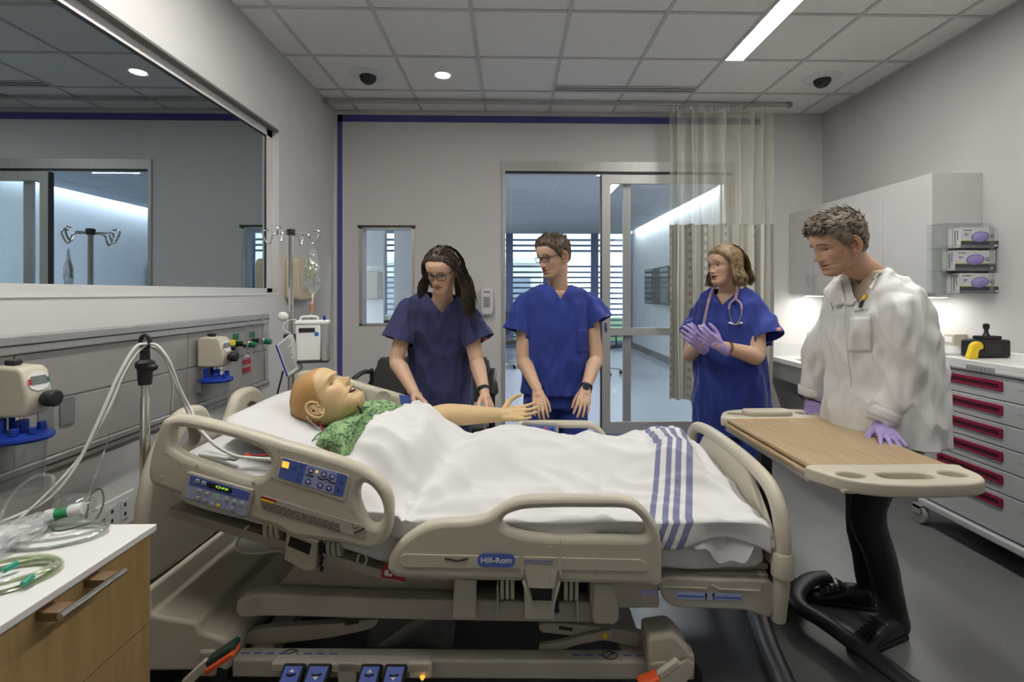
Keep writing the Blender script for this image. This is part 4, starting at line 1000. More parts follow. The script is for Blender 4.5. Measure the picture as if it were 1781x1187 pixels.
# ================================================================ glove boxes in their rack
t = thing('glove_rack', 'clear acrylic three-tier rack on the cabinet side panel', 'rack', (2.84, 3.06, CZ0))
g = G()
rx0, rx1, ry0, ry1, rz0, rz1 = 2.665, 2.995, 3.005, 3.115, CZ0 - .002, 1.803
for z in (rz0, rz0 + .142, rz0 + .284, rz1): g.box((rx0, ry0, z), (rx1, ry1, z + .004))
g.box((rx0, ry0, rz0), (rx0 + .003, ry1, rz1)); g.box((rx1 - .003, ry0, rz0), (rx1, ry1, rz1))
for z in (rz0, rz0 + .142, rz0 + .284):
    g.box((rx0, ry0 - .003, z), (rx1, ry0, z + .022)); g.box((rx0, ry0 - .003, z), (rx0 + .03, ry0, z + .14)); g.box((rx1 - .03, ry0 - .003, z), (rx1, ry0, z + .14))
g.ob('shelf_case', M_CLEARP, t, smooth=0)
M_BOXW = mat('glove_carton', (.66, .67, .67), .5, noise_=(20, .02)); M_BOXD = mat('carton_dark_print', (.06, .06, .075), .5, noise_=(20, .05)); M_LIME = mat('lime_print', (.35, .5, .05), .5, noise_=(20, .05))
M_LILAC = mat('lilac_nitrile', (.36, .30, .62), .6, noise_=(20, .1), bump=(60, .4)); M_PURP = mat('purple_print', (.2, .15, .42), .5, noise_=(20, .05))
for (ltr, u0, u1, v0, v1, zk, lb) in (('L', 1671, 1738, 390, 426, .289, 'top'), ('M', 1661, 1731, 428, 464, .147, 'middle'), ('S', 1669, 1739, 468, 503, .005, 'bottom')):
    yf = 3.012
    x0, x1 = W(u0, 510, yf).x, W(u1, 510, yf).x; z0 = rz0 + zk; z1 = z0 + .125
    t = thing('glove_box', 'carton of lilac gloves marked ' + ltr + ', ' + lb + ' of the rack', 'glove box', ((x0 + x1) / 2, yf + .05, z0), 'glove boxes')
    G().box((x0, yf, z0), (x1, yf + .095, z1)).ob('carton', M_BOXW, t, bevel=.001)
    M = frame_M((x0, yf - .0005, z0), (1, 0, 0), (0, 0, 1)); w = x1 - x0
    def quad(a, b, c, d, m, nm, lift=.0003): plate(M @ Matrix.Translation((0, 0, lift)), [(a, b), (c, b), (c, d), (a, d)], .0004, m, nm, t)
    quad(0, 0, w, .04, M_BOXD, 'dark_band'); quad(0, .04, w, .044, M_LIME, 'lime_line')
    M2 = M @ Matrix.Translation((w * .5, .067, 0)) @ Matrix.Rotation(.12, 4, 'Z')
    plate(M2 @ Matrix.Translation((0, 0, .001)), [(.058 * math.cos(a), .033 * math.sin(a)) for a in [2 * PI * i / 28 for i in range(28)]], .0006, M_PURP, 'oval_edge', t)
    def blob(a, b_, M2=M2): 
        th, r = 2 * PI * a, b_; z = .008 * (1 - r * r) + .003 * noise.noise(Vector((6 * r * math.cos(th) + z0 * 9, 9 * r * math.sin(th), 2)))
        return M2 @ Vector((.053 * r * math.cos(th), .029 * r * math.sin(th), .0012 + max(z, 0)))
    G().grid(blob, 24, 6, True).ob('glove_bunch', M_LILAC, t)
    cc = Vector((w * .81, .07)); plate(M @ Matrix.Translation((cc.x, cc.y, .0008)), [(.012 * math.cos(a), .012 * math.sin(a)) for a in [2 * PI * i / 20 for i in range(20)]], .0005, M_BOXD, 'size_dot', t)
    mesh_ob('lettering', text_mesh(ltr, .018, M @ Matrix.Translation((cc.x, cc.y, .0016)), bold=.0008), M_WPRINT, t, smooth=0)
    quad(.02, .105, .026, .111, M_INK, 'logo_dot', .0008); quad(.03, .106, .068, .110, M_INK, 'print_line', .0008); quad(.022, .082, .05, .087, M_PURP, 'print_line', .0008); quad(.022, .074, .044, .078, M_PURP, 'print_line', .0008); quad(w - .032, .008, w - .012, .018, M_WPRINT, 'print_line', .0008)
    M = frame_M((x0 - .0005, yf + .095, z0), (0, -1, 0), (0, 0, 1))
    quad(.036, 0, .041, .125, M_LIME, 'lime_line'); quad(.052, .012, .060, .11, M_PURP, 'print_line'); quad(.072, .05, .076, .11, M_INK, 'print_line')
# ================================================================ drawer cart
t = cart = thing('drawer_cart', 'grey drawer cart with crimson recessed handles by the right wall', 'cart', (2.72, 2.49, 0))
FX, cy0, cy1 = 2.45, 2.08, 2.888
M_CART = mat('cart_grey_enamel', (.52, .53, .53), .4, noise_=(6, .03))
G().box((FX + .012, cy0, .15), (2.98, cy1, .955)).ob('body', M_CART, t, bevel=.006)
tp = G().box((FX - .012, cy0 - .012, .955), (2.99, cy1 + .012, 1.0)).ob('top_tray', M_WHITEP, t, bevel=.015, seg=3)
g = G()
for a in ((FX - .012, cy0 - .012, FX + .004, cy1 + .012), (2.974, cy0 - .012, 2.99, cy1 + .012), (FX, cy1 - .004, 2.98, cy1 + .012), (FX, cy0 - .012, 2.98, cy0 + .004)): g.box((a[0], a[1], .985), (a[2], a[3], 1.018))
g.ob('top_rim', M_WHITEP, t, bevel=.005)
zs = [.952, .832, .716, .600, .484, .368, .16]
dn = ['first', 'second', 'third', 'fourth', 'fifth', 'sixth']
for k in range(6):
    z1, z0 = zs[k], zs[k + 1]
    d = G().box((FX, cy0 + .006, z0 + .0025), (FX + .0125, cy1 - .006, z1 - .0025)).ob('drawer', M_CART, t, bevel=.003)
    hz1 = z1 - .022; hz0 = hz1 - .05; ya, yb = 2.41, 2.79
    M = frame_M((FX, (ya + yb) / 2, (hz0 + hz1) / 2), (0, -1, 0), (0, 0, 1))
    me = outline_mesh([rrect(yb - ya, .05, .008), rrect(yb - ya - .035, .022, .006, 4, 0, -.004)], .009, .002, M @ Matrix.Translation((0, 0, .002)), 'handle_frame', straight=True); mesh_ob('handle', me, M_CRED, d)
    G().box((FX - .0015, ya + .012, hz0 + .006), (FX - .0002, yb - .012, hz1 - .012)).ob('handle_recess', mat('deep_crimson', (.10, .003, .016), .5, noise_=(20, .1)), d)
    if k in (0, 1, 3, 5):
        G().box((FX - .0008, 2.20, z1 - .055), (FX, 2.34, z1 - .045)).ob('drawer_label', M_BTN, d)
g = G().box((FX - .014, 2.44, .962), (FX - .011, 2.60, .992)).ob('lock_bar', M_GREY, t, bevel=.004)
g = G()
for k in range(5):
    for j in range(2): g.cyl((FX - .014, 2.475 + .022 * k, .971 + .012 * j), (FX - .017, 2.475 + .022 * k, .971 + .012 * j), .0045, n=8)
g.ob('lock_keys', M_CHROME, t)['kind'] = 'stuff'
G().box((FX - .02, cy0 - .02, .11), (2.98, cy1 + .02, .15)).ob('bumper_base', M_CART, t, bevel=.008)
for (x, y) in ((2.44, 2.90), (2.44, 2.07), (2.92, 2.84), (2.92, 2.12)):
    c = G().cyl((x - .016, y, .055), (x + .016, y, .055), .055, n=24).ob('caster', M_GREY, t, bevel=.006)
    G().box((x - .026, y - .03, .06), (x - .019, y + .03, .11)).box((x + .019, y - .03, .06), (x + .026, y + .03, .11)).box((x - .026, y - .03, .09), (x + .026, y + .03, .115)).ob('caster_fork', M_ALU, c, bevel=.003)
# things on the cart top and counter behind
p = W(1690, 600, 2.95)
t = thing('black_device', 'black training device with joystick knob on the cart top', 'device', (2.74, 2.80, 1.0))
G().box((2.645, 2.765, 1.001), (2.86, 2.86, 1.105)).ob('case', M_BLACK, t, bevel=.012)
G().box((2.70, 2.758, 1.03), (2.79, 2.767, 1.085)).ob('screen', M_DARKM, t, bevel=.003)
G().box((2.70, 2.78, 1.105), (2.82, 2.84, 1.125)).ob('top_plate', M_BLACK, t, bevel=.004)
G().lathe([(.02, 0), (.012, .015), (.010, .035), (.016, .045), (.016, .065), (.004, .072)], (2.755, 2.81, 1.125), n=14).ob('knob', M_BLACK, t)
t = thing('yellow_clip', 'bright yellow curved handle leaning on the black device', 'handle', (2.63, 2.73, 1.0))
me = outline_mesh([[(-.03, 0), (.02, 0), (.03, .045), (.055, .06), (.052, .085), (.03, .098), (-.005, .085), (-.02, .045)]], .03, .008, frame_M((2.60, 2.735, 1.001), (1, 0, 0), (0, 0, 1)), 'body', 4); mesh_ob('body', me, M_YELLOW, t)
t = G().box((2.70, 2.16, 1.001), (2.94, 2.46, 1.008)).box((2.70, 2.16, 1.001), (2.706, 2.46, 1.06)).box((2.934, 2.16, 1.001), (2.94, 2.46, 1.06)).box((2.70, 2.16, 1.001), (2.94, 2.166, 1.06)).box((2.70, 2.454, 1.001), (2.94, 2.46, 1.06)).ob('basin', glass_mat('pink_clear_plastic', (.85, .55, .55), .05, .1, .2), None, bevel=.002)
tag(t, 'pink translucent basin on the near end of the cart', 'basin')
o = G().ball((2.82, 2.31, 1.02), (.085, .1, .028), 20, 10).ob('red_pouch', mat('red_vinyl', (.5, .03, .04), .3, noise_=(20, .1), bump=(20, .3)), None); tag(o, 'red vinyl pouch lying in the pink basin', 'pouch')
c_ = W(1632, 597, 3.2)
t = thing('wall_box', 'small cream box beside the cart on the right wall', 'box', (2.98, 3.25, 1.0))
G().box((2.94, 3.22, 1.02), (XR - .001, 3.30, 1.10)).ob('case', M_CREAM, t, bevel=.005); G().box((2.938, 3.235, 1.04), (2.941, 3.285, 1.08)).ob('face', M_WHITEP, t)
# ================================================================ overbed table
TZ = .795
t = thing('overbed_table', 'wheeled overbed table with wood top and cream end trays', 'table', (1.2, 2.05, 0))
q = [WZ(u, v, TZ) for u, v in ((1262, 727), (1439, 727), (1657, 811), (1412, 812))]
q[0].y = q[1].y = (q[0].y + q[1].y) / 2; q[2].y = q[3].y = (q[2].y + q[3].y) / 2
M_OAK = bpy.data.materials.new('light_oak_laminate'); M_OAK.use_nodes = True
def wood(m, c1, c2, c3, scale, stretch, rough=.4):
    n, l = nodes_of(m); b = n['Principled BSDF']; b.inputs['Roughness'].default_value = rough
    tc = n.new('ShaderNodeTexCoord'); mp = n.new('ShaderNodeMapping'); mp.inputs['Scale'].default_value = stretch; l.new(tc.outputs['Object'], mp.inputs[0])
    t1 = n.new('ShaderNodeTexNoise'); t1.inputs['Scale'].default_value = scale; t1.inputs['Detail'].default_value = 6; t1.inputs['Distortion'].default_value = .6; l.new(mp.outputs[0], t1.inputs['Vector'])
    r = n.new('ShaderNodeValToRGB'); r.color_ramp.elements[0].position = .28; r.color_ramp.elements[0].color = (*c1, 1); r.color_ramp.elements[1].position = .75; r.color_ramp.elements[1].color = (*c3, 1)
    e = r.color_ramp.elements.new(.5); e.color = (*c2, 1); l.new(t1.outputs['Fac'], r.inputs[0]); l.new(r.outputs[0], b.inputs['Base Color'])
wood(M_OAK, (.36, .255, .135), (.44, .325, .185), (.50, .385, .235), 6, (14, 1.2, 14))
def slab(ps, dz, th, m, nm, par, bev):
    P = [Vector((p.x, p.y, TZ + dz)) for p in ps]; return G().prism(P, (0, 0, -th)).ob(nm, m, par, bevel=bev)
slab(q, 0, .016, M_OAK, 'upper_top', t, .005)
cen = sum(q, Vector()) / 4
lq = [p + Vector((-.012, .004, 0)) for p in q]
slab(lq, -.02, .016, M_OAK, 'lower_top', t, .004)
sq_ = [cen + (p - cen) * .97 + Vector((-.014, 0, 0)) for p in q]; slab(sq_, -.037, .02, M_ALU, 'side_rail', t, .003)
xa, xb2, yn, yf_ = q[3].x - .012, q[2].x, q[3].y, q[0].y
W_ = xb2 - xa
def tray(yedge, s, nm):
    """cream end tray, s=-1 near, +1 far; local x 0..W, y outwards"""
    out = [(-.0, -.012), (W_ * .5, -.012), (W_ + .004, -.012), (W_ + .018, .03), (W_ + .008, .10), (W_ - .05, .152), (W_ * .6, .168), (W_ * .33, .162), (.055, .125), (.008, .06)]
    cup = lambda cx, rx, ry, cy: [(cx + rx * math.cos(a), cy + ry * math.sin(a)) for a in [2 * PI * i / 16 for i in range(16)]]
    sg = lambda q: math.copysign(abs(q) ** .55, q)
    mid = [(W_ * .52 + .085 * sg(math.cos(a)), .088 + .029 * sg(math.sin(a))) for a in [2 * PI * (i + .5) / 24 for i in range(24)]]
    M = Matrix(((1, 0, 0, xa), (0, s, 0, yedge), (0, 0, 1, TZ - .018), (0, 0, 0, 1)))
    me = outline_mesh([out, cup(W_ * .18, .043, .028, .078), [(p[0], p[1]) for p in mid], cup(W_ * .86, .043, .028, .078)], .042, .008, M, nm, 3)
    o = mesh_ob(nm, me, M_CREAM, t)
    G(M).box((.035, .03, -.0205), (W_ - .02, .122, -.012)).ob('tray_floor', M_CREAM, o)
    G(M).box((.07, -.01, -.040), (W_ * .55, .09, -.0215)).ob('tray_boss', M_CREAM, o, bevel=.012)
    return o
tray(yn, -1, 'end_tray'); tray(yf_, 1, 'end_tray')
mesh_ob('mirror_lid', outline_mesh([rrect(.23, .075, .03, 5)], .026, .01, Matrix.Translation((xa + .22, yf_ + .05, TZ + .013)), 'mirror_lid', straight=True), M_CREAM, t)
cx, cyy = 1.19, 2.30
G().box((cx - .035, cyy - .03, .05), (cx + .035, cyy + .03, .5)).ob('column', M_BLACK, t, bevel=.005)
G().box((cx - .025, cyy - .022, .4), (cx + .025, cyy + .022, TZ - .05)).ob('inner_column', M_DARKM, t, bevel=.003)
G().box((cx - .05, 1.75, TZ - .075), (cx + .05, yf_, TZ - .055)).ob('top_support', M_DARKM, t, bevel=.004)
M_LEGB = mat('black_leg_plastic', (.03, .03, .032), .42, noise_=(20, .1))
lg = lambda pts: [WZ(u, v, .058) for u, v in pts]
g = G().tube(smooth_path(lg([(1440, 1004), (1418, 1006), (1398, 1016), (1384, 1036), (1394, 1058), (1432, 1082), (1500, 1130), (1600, 1205), (1680, 1270)]), 8), .038, 12, flat=.6, up=(0, 0, 1)); g.ob('base_leg', M_LEGB, t)
g = G().tube(smooth_path(lg([(1372, 1025), (1330, 1030), (1318, 1060), (1330, 1110), (1362, 1187), (1395, 1260)]), 8), .043, 12, flat=.55, up=(0, 0, 1)); g.ob('base_leg', M_LEGB, t)
G().bar((1.09, 2.26, .05), (1.30, 2.24, .05), .09, .045).ob('base_bridge', M_LEGB, t, bevel=.015)
for (x, y) in ((WZ(1434, 1004, .058).x, WZ(1434, 1004, .058).y), (WZ(1670, 1262, .058).x, WZ(1670, 1262, .058).y), (WZ(1390, 1250, .058).x, WZ(1390, 1250, .058).y), (1.15, 2.22)):
    G().cyl((x - .012, y, .022), (x + .012, y, .022), .022, n=16).ob('caster', M_RUBBER, t)
# ================================================================ headwall panel on the left wall
hx = XL + .035
hw = thing('headwall_panel', 'grey medical headwall panel with aluminium rails under the observation window', 'headwall', (XL + .02, 2.3, .75))
G().box((XL, .6, .765), (hx, 3.375, 1.215)).ob('back_plate', M_PANELG, hw)
for z0, z1 in ((1.168, 1.232), (.742, .79)):
    r_ = G().box((XL, .6, z0), (hx + .018, 3.385, z1)).ob('rail', M_ALU, hw, bevel=.005)
    G().box((hx + .0175, .6, (z0 + z1) / 2 - .004), (hx + .0195, 3.38, (z0 + z1) / 2 + .002)).ob('rail_groove', M_DARKM, r_)
G().box((XL, 3.33, .79), (hx + .012, 3.38, 1.168)).ob('end_channel', M_ALU, hw, bevel=.004)
for (y0, y1) in ((.6, 1.675), (1.68, 2.555), (2.56, 3.328)):
    for (z0, z1) in ((.792, .985), (.993, 1.166)):
        G().box((hx, y0, z0), (hx + .006, y1, z1)).ob('panel', M_PANELG, hw, bevel=.0015)
PX = hx + .006
M_STEELP = mat('steel_plate', (.36, .38, .40), .35, .7, noise_=(40, .04))
def wall_plate(y0, y1, z0, z1, m, name, label, cat, group=None, x=PX, face=None):
    t = thing(name, label, cat, (x, (y0 + y1) / 2, z0), group)
    G().box((x, y0, z0), (x + .005, y1, z1)).ob('plate', m, t, bevel=.002)
    for z in (z0 + .012, z1 - .012): G().lathe([(.001, .002), (.003, .0015), (.0035, 0)], (x + .005, (y0 + y1) / 2, z), (1, 0, 0), 8).ob('screw', M_CHROME, t)
    return t
wall_plate(1.757, 1.815, .89, 1.0 - .012, M_STEELP, 'blank_plate', 'blank steel cover plate nearest the front suction regulator', 'cover plate', 'blank cover plates')
wall_plate(1.84, 1.902, .885, 1.0 - .012, M_STEELP, 'blank_plate', 'blank steel cover plate, the one farther from the suction regulator', 'cover plate', 'blank cover plates')
t = wall_plate(2.66, 2.72, 1.02, 1.135, M_GREY, 'vacuum_outlet', 'grey vacuum outlet plate with white label at headwall', 'outlet')
G().box((PX + .005, 2.665, 1.095), (PX + .006, 2.715, 1.128)).ob('label_strip', M_WPRINT, t); G().cyl((PX + .005, 2.69, 1.06), (PX + .07, 2.69, 1.06), .012).ob('nipple', M_CHROME, t); G().box((PX + .005, 2.682, 1.024), (PX + .012, 2.698, 1.05)).ob('slide', M_ALU, t)
for (y, lb, m_) in ((2.985, 'green oxygen outlet nearer the suction regulator', M_GREEN), (3.17, 'green oxygen outlet at the headwall end', M_GREEN)):
    t = wall_plate(y - .035, y + .035, 1.05, 1.13, M_PANELG, 'oxygen_outlet', lb, 'outlet', 'oxygen outlets')
    G().box((PX + .005, y - .033, 1.092), (PX + .006, y + .033, 1.13)).ob('label_strip', M_GREEN, t)
    G().cyl((PX + .005, y, 1.07), (PX + .05, y, 1.07), .016).ob('coupling', mat('dark_green_metal', (.01, .05, .03), .4, .5, noise_=(20, .1)), t)
    f = thing('flowmeter', 'clear tube oxygen flowmeter with green knob, ' + ('left' if y < 3.1 else 'right') + ' one', 'flowmeter', (PX + .07, y + .02, 1.04), 'oxygen flowmeters')
    G().box((PX + .05, y - .012, 1.045), (PX + .085, y + .04, 1.085)).ob('block', M_CHROME, f, bevel=.004)
    G().lathe([(.011, 0), (.013, .02), (.012, .12), (.006, .128)], (PX + .068, y + .014, 1.085), n=14).ob('tube', M_CLEARP, f)
    G().cyl((PX + .085, y + .02, 1.062), (PX + .115, y + .02, 1.062), .017, n=16).ob('knob', M_GREEN, f, bevel=.003)
    G().tube(smooth_path([(PX + .068, y + .014, 1.045), (PX + .068, y + .014, 1.02), (PX + .08, y + .03, 1.01)], 4), .006, 8).ob('outlet_barb', M_CHROME, f)
t = wall_plate(2.885, 2.945, 1.03, 1.10, M_GREY, 'air_outlet', 'yellow air outlet beside the far suction regulator', 'outlet')
G().box((PX + .006, 2.888, 1.065), (PX + .03, 2.942, 1.098)).ob('coupling', M_YELLOW, t, bevel=.004); G().cyl((PX + .005, 2.915, 1.05), (PX + .04, 2.915, 1.05), .01).ob('barb', M_BLACK, t)
def receptacle(y, z, w, h, name, label, m_, n2):
    t = thing(name, label, 'outlet', (PX, y, z - h / 2)); G().box((PX, y - w / 2, z - h / 2), (PX + .003, y + w / 2, z + h / 2)).ob('plate', M_PANELG, t)
    G().box((PX + .003, y - .02, z + h / 2 - .018), (PX + .004, y + .02, z + h / 2 - .008)).ob('label_strip', M_WPRINT, t)
    for j in range(2):
        for k in range(n2): G().box((PX + .003, y - w / 4 + k * w / 2 - .019, z + .012 - j * .05 - .017), (PX + .007, y - w / 4 + k * w / 2 + .019, z + .012 - j * .05 + .017)).ob('socket', m_, t, bevel=.006)
receptacle(3.11, .935, .1, .12, 'red_receptacle', 'bank of four red emergency power sockets at headwall', M_RED, 2)
t = thing('white_receptacle', 'pair of white round sockets under the far regulator', 'outlet', (PX, 2.83, .88))
G().box((PX, 2.80, .885), (PX + .003, 2.86, .98)).ob('plate', M_PANELG, t)
for z in (.955, .912): G().lathe([(.017, 0), (.017, .004), (.014, .006)], (PX + .003, 2.83, z), (1, 0, 0), 18).ob('socket', M_WHITEP, t)
# suction regulators and canisters
M_LCD = mat('grey_display', (.16, .19, .17), .25, noise_=(30, .1))
def suction(y, lb1, lb2):
    t = thing('suction_regulator', lb1, 'regulator', (-1.57, y, .985), 'suction regulators')
    prof = [(-1.635, .985), (-1.515, .985), (-1.505, 1.0), (-1.50, 1.05), (-1.515, 1.125), (-1.53, 1.14), (-1.60, 1.145), (-1.635, 1.135)]
    G().prism([(x, y - .045, z) for x, z in prof], (0, .09, 0)).ob('body', M_CREAM, t, bevel=.01, seg=3)
    f = frame_M((-1.5045, y, 1.085), (0, 1, 0), (-.02 * 1, 0, 1))
    plate(frame_M((-1.508, y, 1.092), (0, 1, 0), (-.2, 0, 1)), [(.036 * math.cos(a), .03 * math.sin(a)) for a in [2 * PI * i / 24 for i in range(24)]], .002, M_WHITEP, 'dial_face', t)
    plate(frame_M((-1.5055, y, 1.096), (0, 1, 0), (-.2, 0, 1)), [(-.026, -.012), (.026, -.012), (.026, .014), (-.026, .014)], .001, M_LCD, 'display', t)
    for k, m_ in ((-1, M_RED), (1, M_GREEN)): plate(frame_M((-1.505, y + k * .031, 1.094), (0, 1, 0), (-.2, 0, 1)), rrect(.008, .018, .002), .001, m_, 'mark', t)
    G().lathe([(.018, 0), (.018, .008), (.026, .01), (.027, .04), (.022, .044), (.001, .044)], (-1.503, y + .012, 1.035), (1, 0, 0), 20).ob('knob', M_BLACK, t, bevel=.002)
    G().box((-1.60, y - .018, 1.143), (-1.565, y + .012, 1.162)).ob('mode_lever', M_BLACK, t, bevel=.006)
    G().cyl((PX, y, 1.06), (-1.63, y, 1.06), .014).ob('adapter', M_CHROME, t)
    G().cyl((-1.57, y, .96), (-1.57, y, .987), .012).ob('bottom_port', M_CHROME, t)
    c = thing('suction_canister', lb2, 'canister', (-1.56, y + .0, .735), 'suction canisters')
    cx = -1.56
    G().lathe([(.050, .735), (.052, .74), (.062, .91), (.060, .91), (.050, .742), (.001, .742)], (cx, y, 0), n=32, cap=False).ob('jar', M_CLEARP, c)
    G().lathe([(.001, .935), (.05, .934), (.062, .928), (.078, .922), (.080, .914), (.076, .906), (.060, .908)], (cx, y, 0), n=36).ob('lid', M_DBLUE, c)
    for (dx, dy, r, h) in ((0, .0, .018, .04), (-.03, .03, .012, .03), (.04, .025, .012, .028), (.02, -.045, .012, .022), (.05, -.02, .01, .02), (-.035, -.03, .013, .05)):
        G().cyl((cx + dx, y + dy, .93), (cx + dx, y + dy, .93 + h), r, n=14).ob('lid_port', M_DBLUE, c, bevel=.002)
    G().box((cx - .03, y - .012, .94), (cx - .006, y + .012, .985)).ob('valve', M_DBLUE, c, bevel=.003)
    G().box((PX, y - .03, .85), (cx - .06, y + .03, .90)).ob('bracket', M_ALU, c)
suction(1.61, 'large cream suction regulator at the left edge, in front of the cable pole', 'clear suction jar with blue lid at the left edge, above the wood cabinet')
suction(2.65, 'cream suction regulator on the headwall behind the bed pillow end', 'clear suction jar with blue lid behind the bed headboard')
# white outlet plate low on the wall
t = thing('data_plate', 'wide white outlet plate low on the wall behind the bed', 'outlet', (XL, 2.14, .36))
G().box((XL, 2.0, .36), (XL + .006, 2.245, .50)).ob('plate', M_WHITEP, t, bevel=.002)
for y in (2.12, 2.19): G().box((XL + .006, y - .022, .39), (XL + .009, y + .022, .475)).ob('insert', M_WHITEP, t, bevel=.002); G().box((XL + .009, y - .006, .405), (XL + .0095, y + .006, .42)).box((XL + .009, y - .006, .445), (XL + .0095, y + .006, .46)).ob('slots', M_INK, t)['kind'] = 'stuff'
G().box((XL + .006, 2.02, .39), (XL + .009, 2.085, .44)).ob('jack_block', M_BLACK, t)
# beige dispenser on the left wall behind the stand
t = thing('paper_dispenser', 'beige wall dispenser behind the infusion stand', 'dispenser', (XL + .06, 3.88, 1.315))
G().prism([(XL, y, z) for y, z in rrect(.36, .315, .04, 4, 3.90, 1.475)], (.10, 0, 0)).ob('case', mat('beige_plastic', (.62, .52, .36), .45, noise_=(8, .03)), t, bevel=.012, seg=3)
G().box((XL + .10, 3.78, 1.40), (XL + .105, 3.90, 1.53)).ob('front_panel', M_CREAM, t, bevel=.004); G().box((XL + .10, 3.97, 1.42), (XL + .104, 4.04, 1.52)).ob('level_window', M_GREY, t)
# ================================================================ infusion stand with pump, bag, cards
sx, sy = -1.21, 2.74
t = thing('infusion_stand', 'chrome infusion stand with four hooks behind the bed head', 'infusion stand', (sx, sy, 0))
G().cyl((sx, sy, .08), (sx, sy, .95), .0165, n=16).ob('lower_pole', M_CHROME, t); G().cyl((sx, sy, .93), (sx, sy, 1.70), .0125, n=16).ob('pole', M_CHROME, t)
G().lathe([(.02, 0), (.022, .005), (.022, .03), (.016, .034)], (sx, sy, 1.69), n=16).ob('hook_hub', M_DARKM, t)
for ang in (0, PI / 2, PI, 3 * PI / 2):
    d = Vector((math.cos(ang), math.sin(ang), 0)); o = Vector((sx, sy, 1.70))
    pts = [o + d * .015, o + d * .09 + Vector((0, 0, -.004)), o + d * .105 + Vector((0, 0, -.03)), o + d * .118 + Vector((0, 0, -.055)), o + d * .135 + Vector((0, 0, -.045)), o + d * .155 + Vector((0, 0, .0)), o + d * .145 + Vector((0, 0, .016)), o + d * .12 + Vector((0, 0, .015))]
    G().tube(smooth_path(pts, 5), .0045, 8).ob('hook', M_CHROME, t)
for k in range(5):
    a = 2 * PI * k / 5 + .3; d = Vector((math.cos(a), math.sin(a), 0)); o = Vector((sx, sy, .09))
    G().bar(o, o + d * .27 + Vector((0, 0, -.02)), .03, .025).ob('foot', M_GREY, t, bevel=.006); e_ = o + d * .26
    G().cyl(Vector((e_.x - .01, e_.y, .026)), Vector((e_.x + .01, e_.y, .026)), .026, n=14).ob('caster', M_RUBBER, t)
G().ball((sx - .03, sy - .03, 1.245), (.03, .014, .026), 16, 10).ob('cable_hub', M_WHITEP, t)
p = thing('infusion_pump', 'white infusion pump with blue sticker clamped on the stand', 'pump', (-1.08, 2.70, 1.0), None)
PMx = Matrix.Translation((-1.078, 2.70, 1.0)) @ Matrix.Rotation(math.radians(14), 4, 'Z')
G(PMx).box((-.075, -.055, .012), (.05, .055, .21)).ob('case', M_WHITEP, p, bevel=.01)
G(PMx).box((.052, -.058, .01), (.085, .058, .215)).ob('door', M_GREY, p, bevel=.005)
G(PMx).box((-.08, -.058, .205), (.088, .058, .226)).ob('lid', M_WHITEP, p, bevel=.006)
G(PMx).box((-.06, -.0575, .165), (.02, -.0545, .188)).ob('slot', M_BLACK, p, bevel=.002)
G(PMx).lathe([(.001, .0012), (.0115, .001), (.0115, 0)], (.028, -.0553, .155), (0, -1, 0), 18).ob('sticker', mat('sky_blue_sticker', (.02, .16, .62), .4, noise_=(20, .05)), p)
G(PMx).box((-.07, -.05, 0), (.085, .05, .012)).ob('foot_plate', M_DARKM, p)
G(PMx).tube(smooth_path([(-.06, 0, .226), (-.05, 0, .245), (.02, 0, .245), (.03, 0, .226)], 4), .006, 8).ob('handle', M_WHITEP, p)
G().box((sx - .03, sy - .03, 1.09), (sx + .06, sy + .03, 1.15)).ob('clamp', M_DARKM, p, bevel=.006)
G().cyl((-1.01, 2.69, 1.225), (-1.01, 2.69, 1.25), .007).ob('pilot_lamp', M_DBLUE, p)
# infusion bag on the right hook
bx, by_ = sx + .118, sy - .0
t = thing('infusion_bag', 'clear crinkled fluid bag hanging from the infusion stand', 'infusion bag', (bx, by_, 1.34))
def bagshape(s, q):
    a = 2 * PI * s; z = 1.37 + .245 * q
    wv = interp(q, [(0, .012), (.07, .03), (.2, .042), (.6, .04), (.85, .026), (1, .018)]); dv = interp(q, [(0, .006), (.1, .018), (.5, .02), (.8, .008), (1, .003)])
    r = 1 + .30 * noise.noise(Vector((math.cos(a) * 3.5, math.sin(a) * 3.5, q * 14)))
    # the flat side turns towards the window
    x, y = wv * math.cos(a) * r, dv * math.sin(a) * r
    cA, sA = math.cos(.9), math.sin(.9)
    return Vector((bx + x * cA - y * sA, by_ + x * sA + y * cA, z))
G().grid(bagshape, 44, 40, True).ob('pouch', M_CRINK, t); G().cyl((bx, by_, 1.345), (bx, by_, 1.372), .006).ob('port', M_WHITEP, t)
G().grid(lambda s, q: bagshape(.15 + .25 * s, .35 + .4 * q) + Vector((.004, -.004, 0)), 10, 8).ob('bag_label', mat('bag_green_print', (.35, .45, .2), .5, noise_=(30, .3)), t)
G().lathe([(.012, 0), (.012, .05), (.006, .055)], (bx - .005, by_, 1.265), n=14).ob('drip_chamber', mat('amber_tube', (.45, .24, .15), .4, noise_=(20, .1)), t)
G().tube(smooth_path([(bx, by_, 1.345), (bx - .003, by_, 1.32)], 3), .003, 8).tube(smooth_path([(bx - .005, by_, 1.265), (bx - .01, by_, 1.25), (bx - .02, by_ - .01, 1.235)], 4), .003, 8).ob('line', M_WHITEP, t)
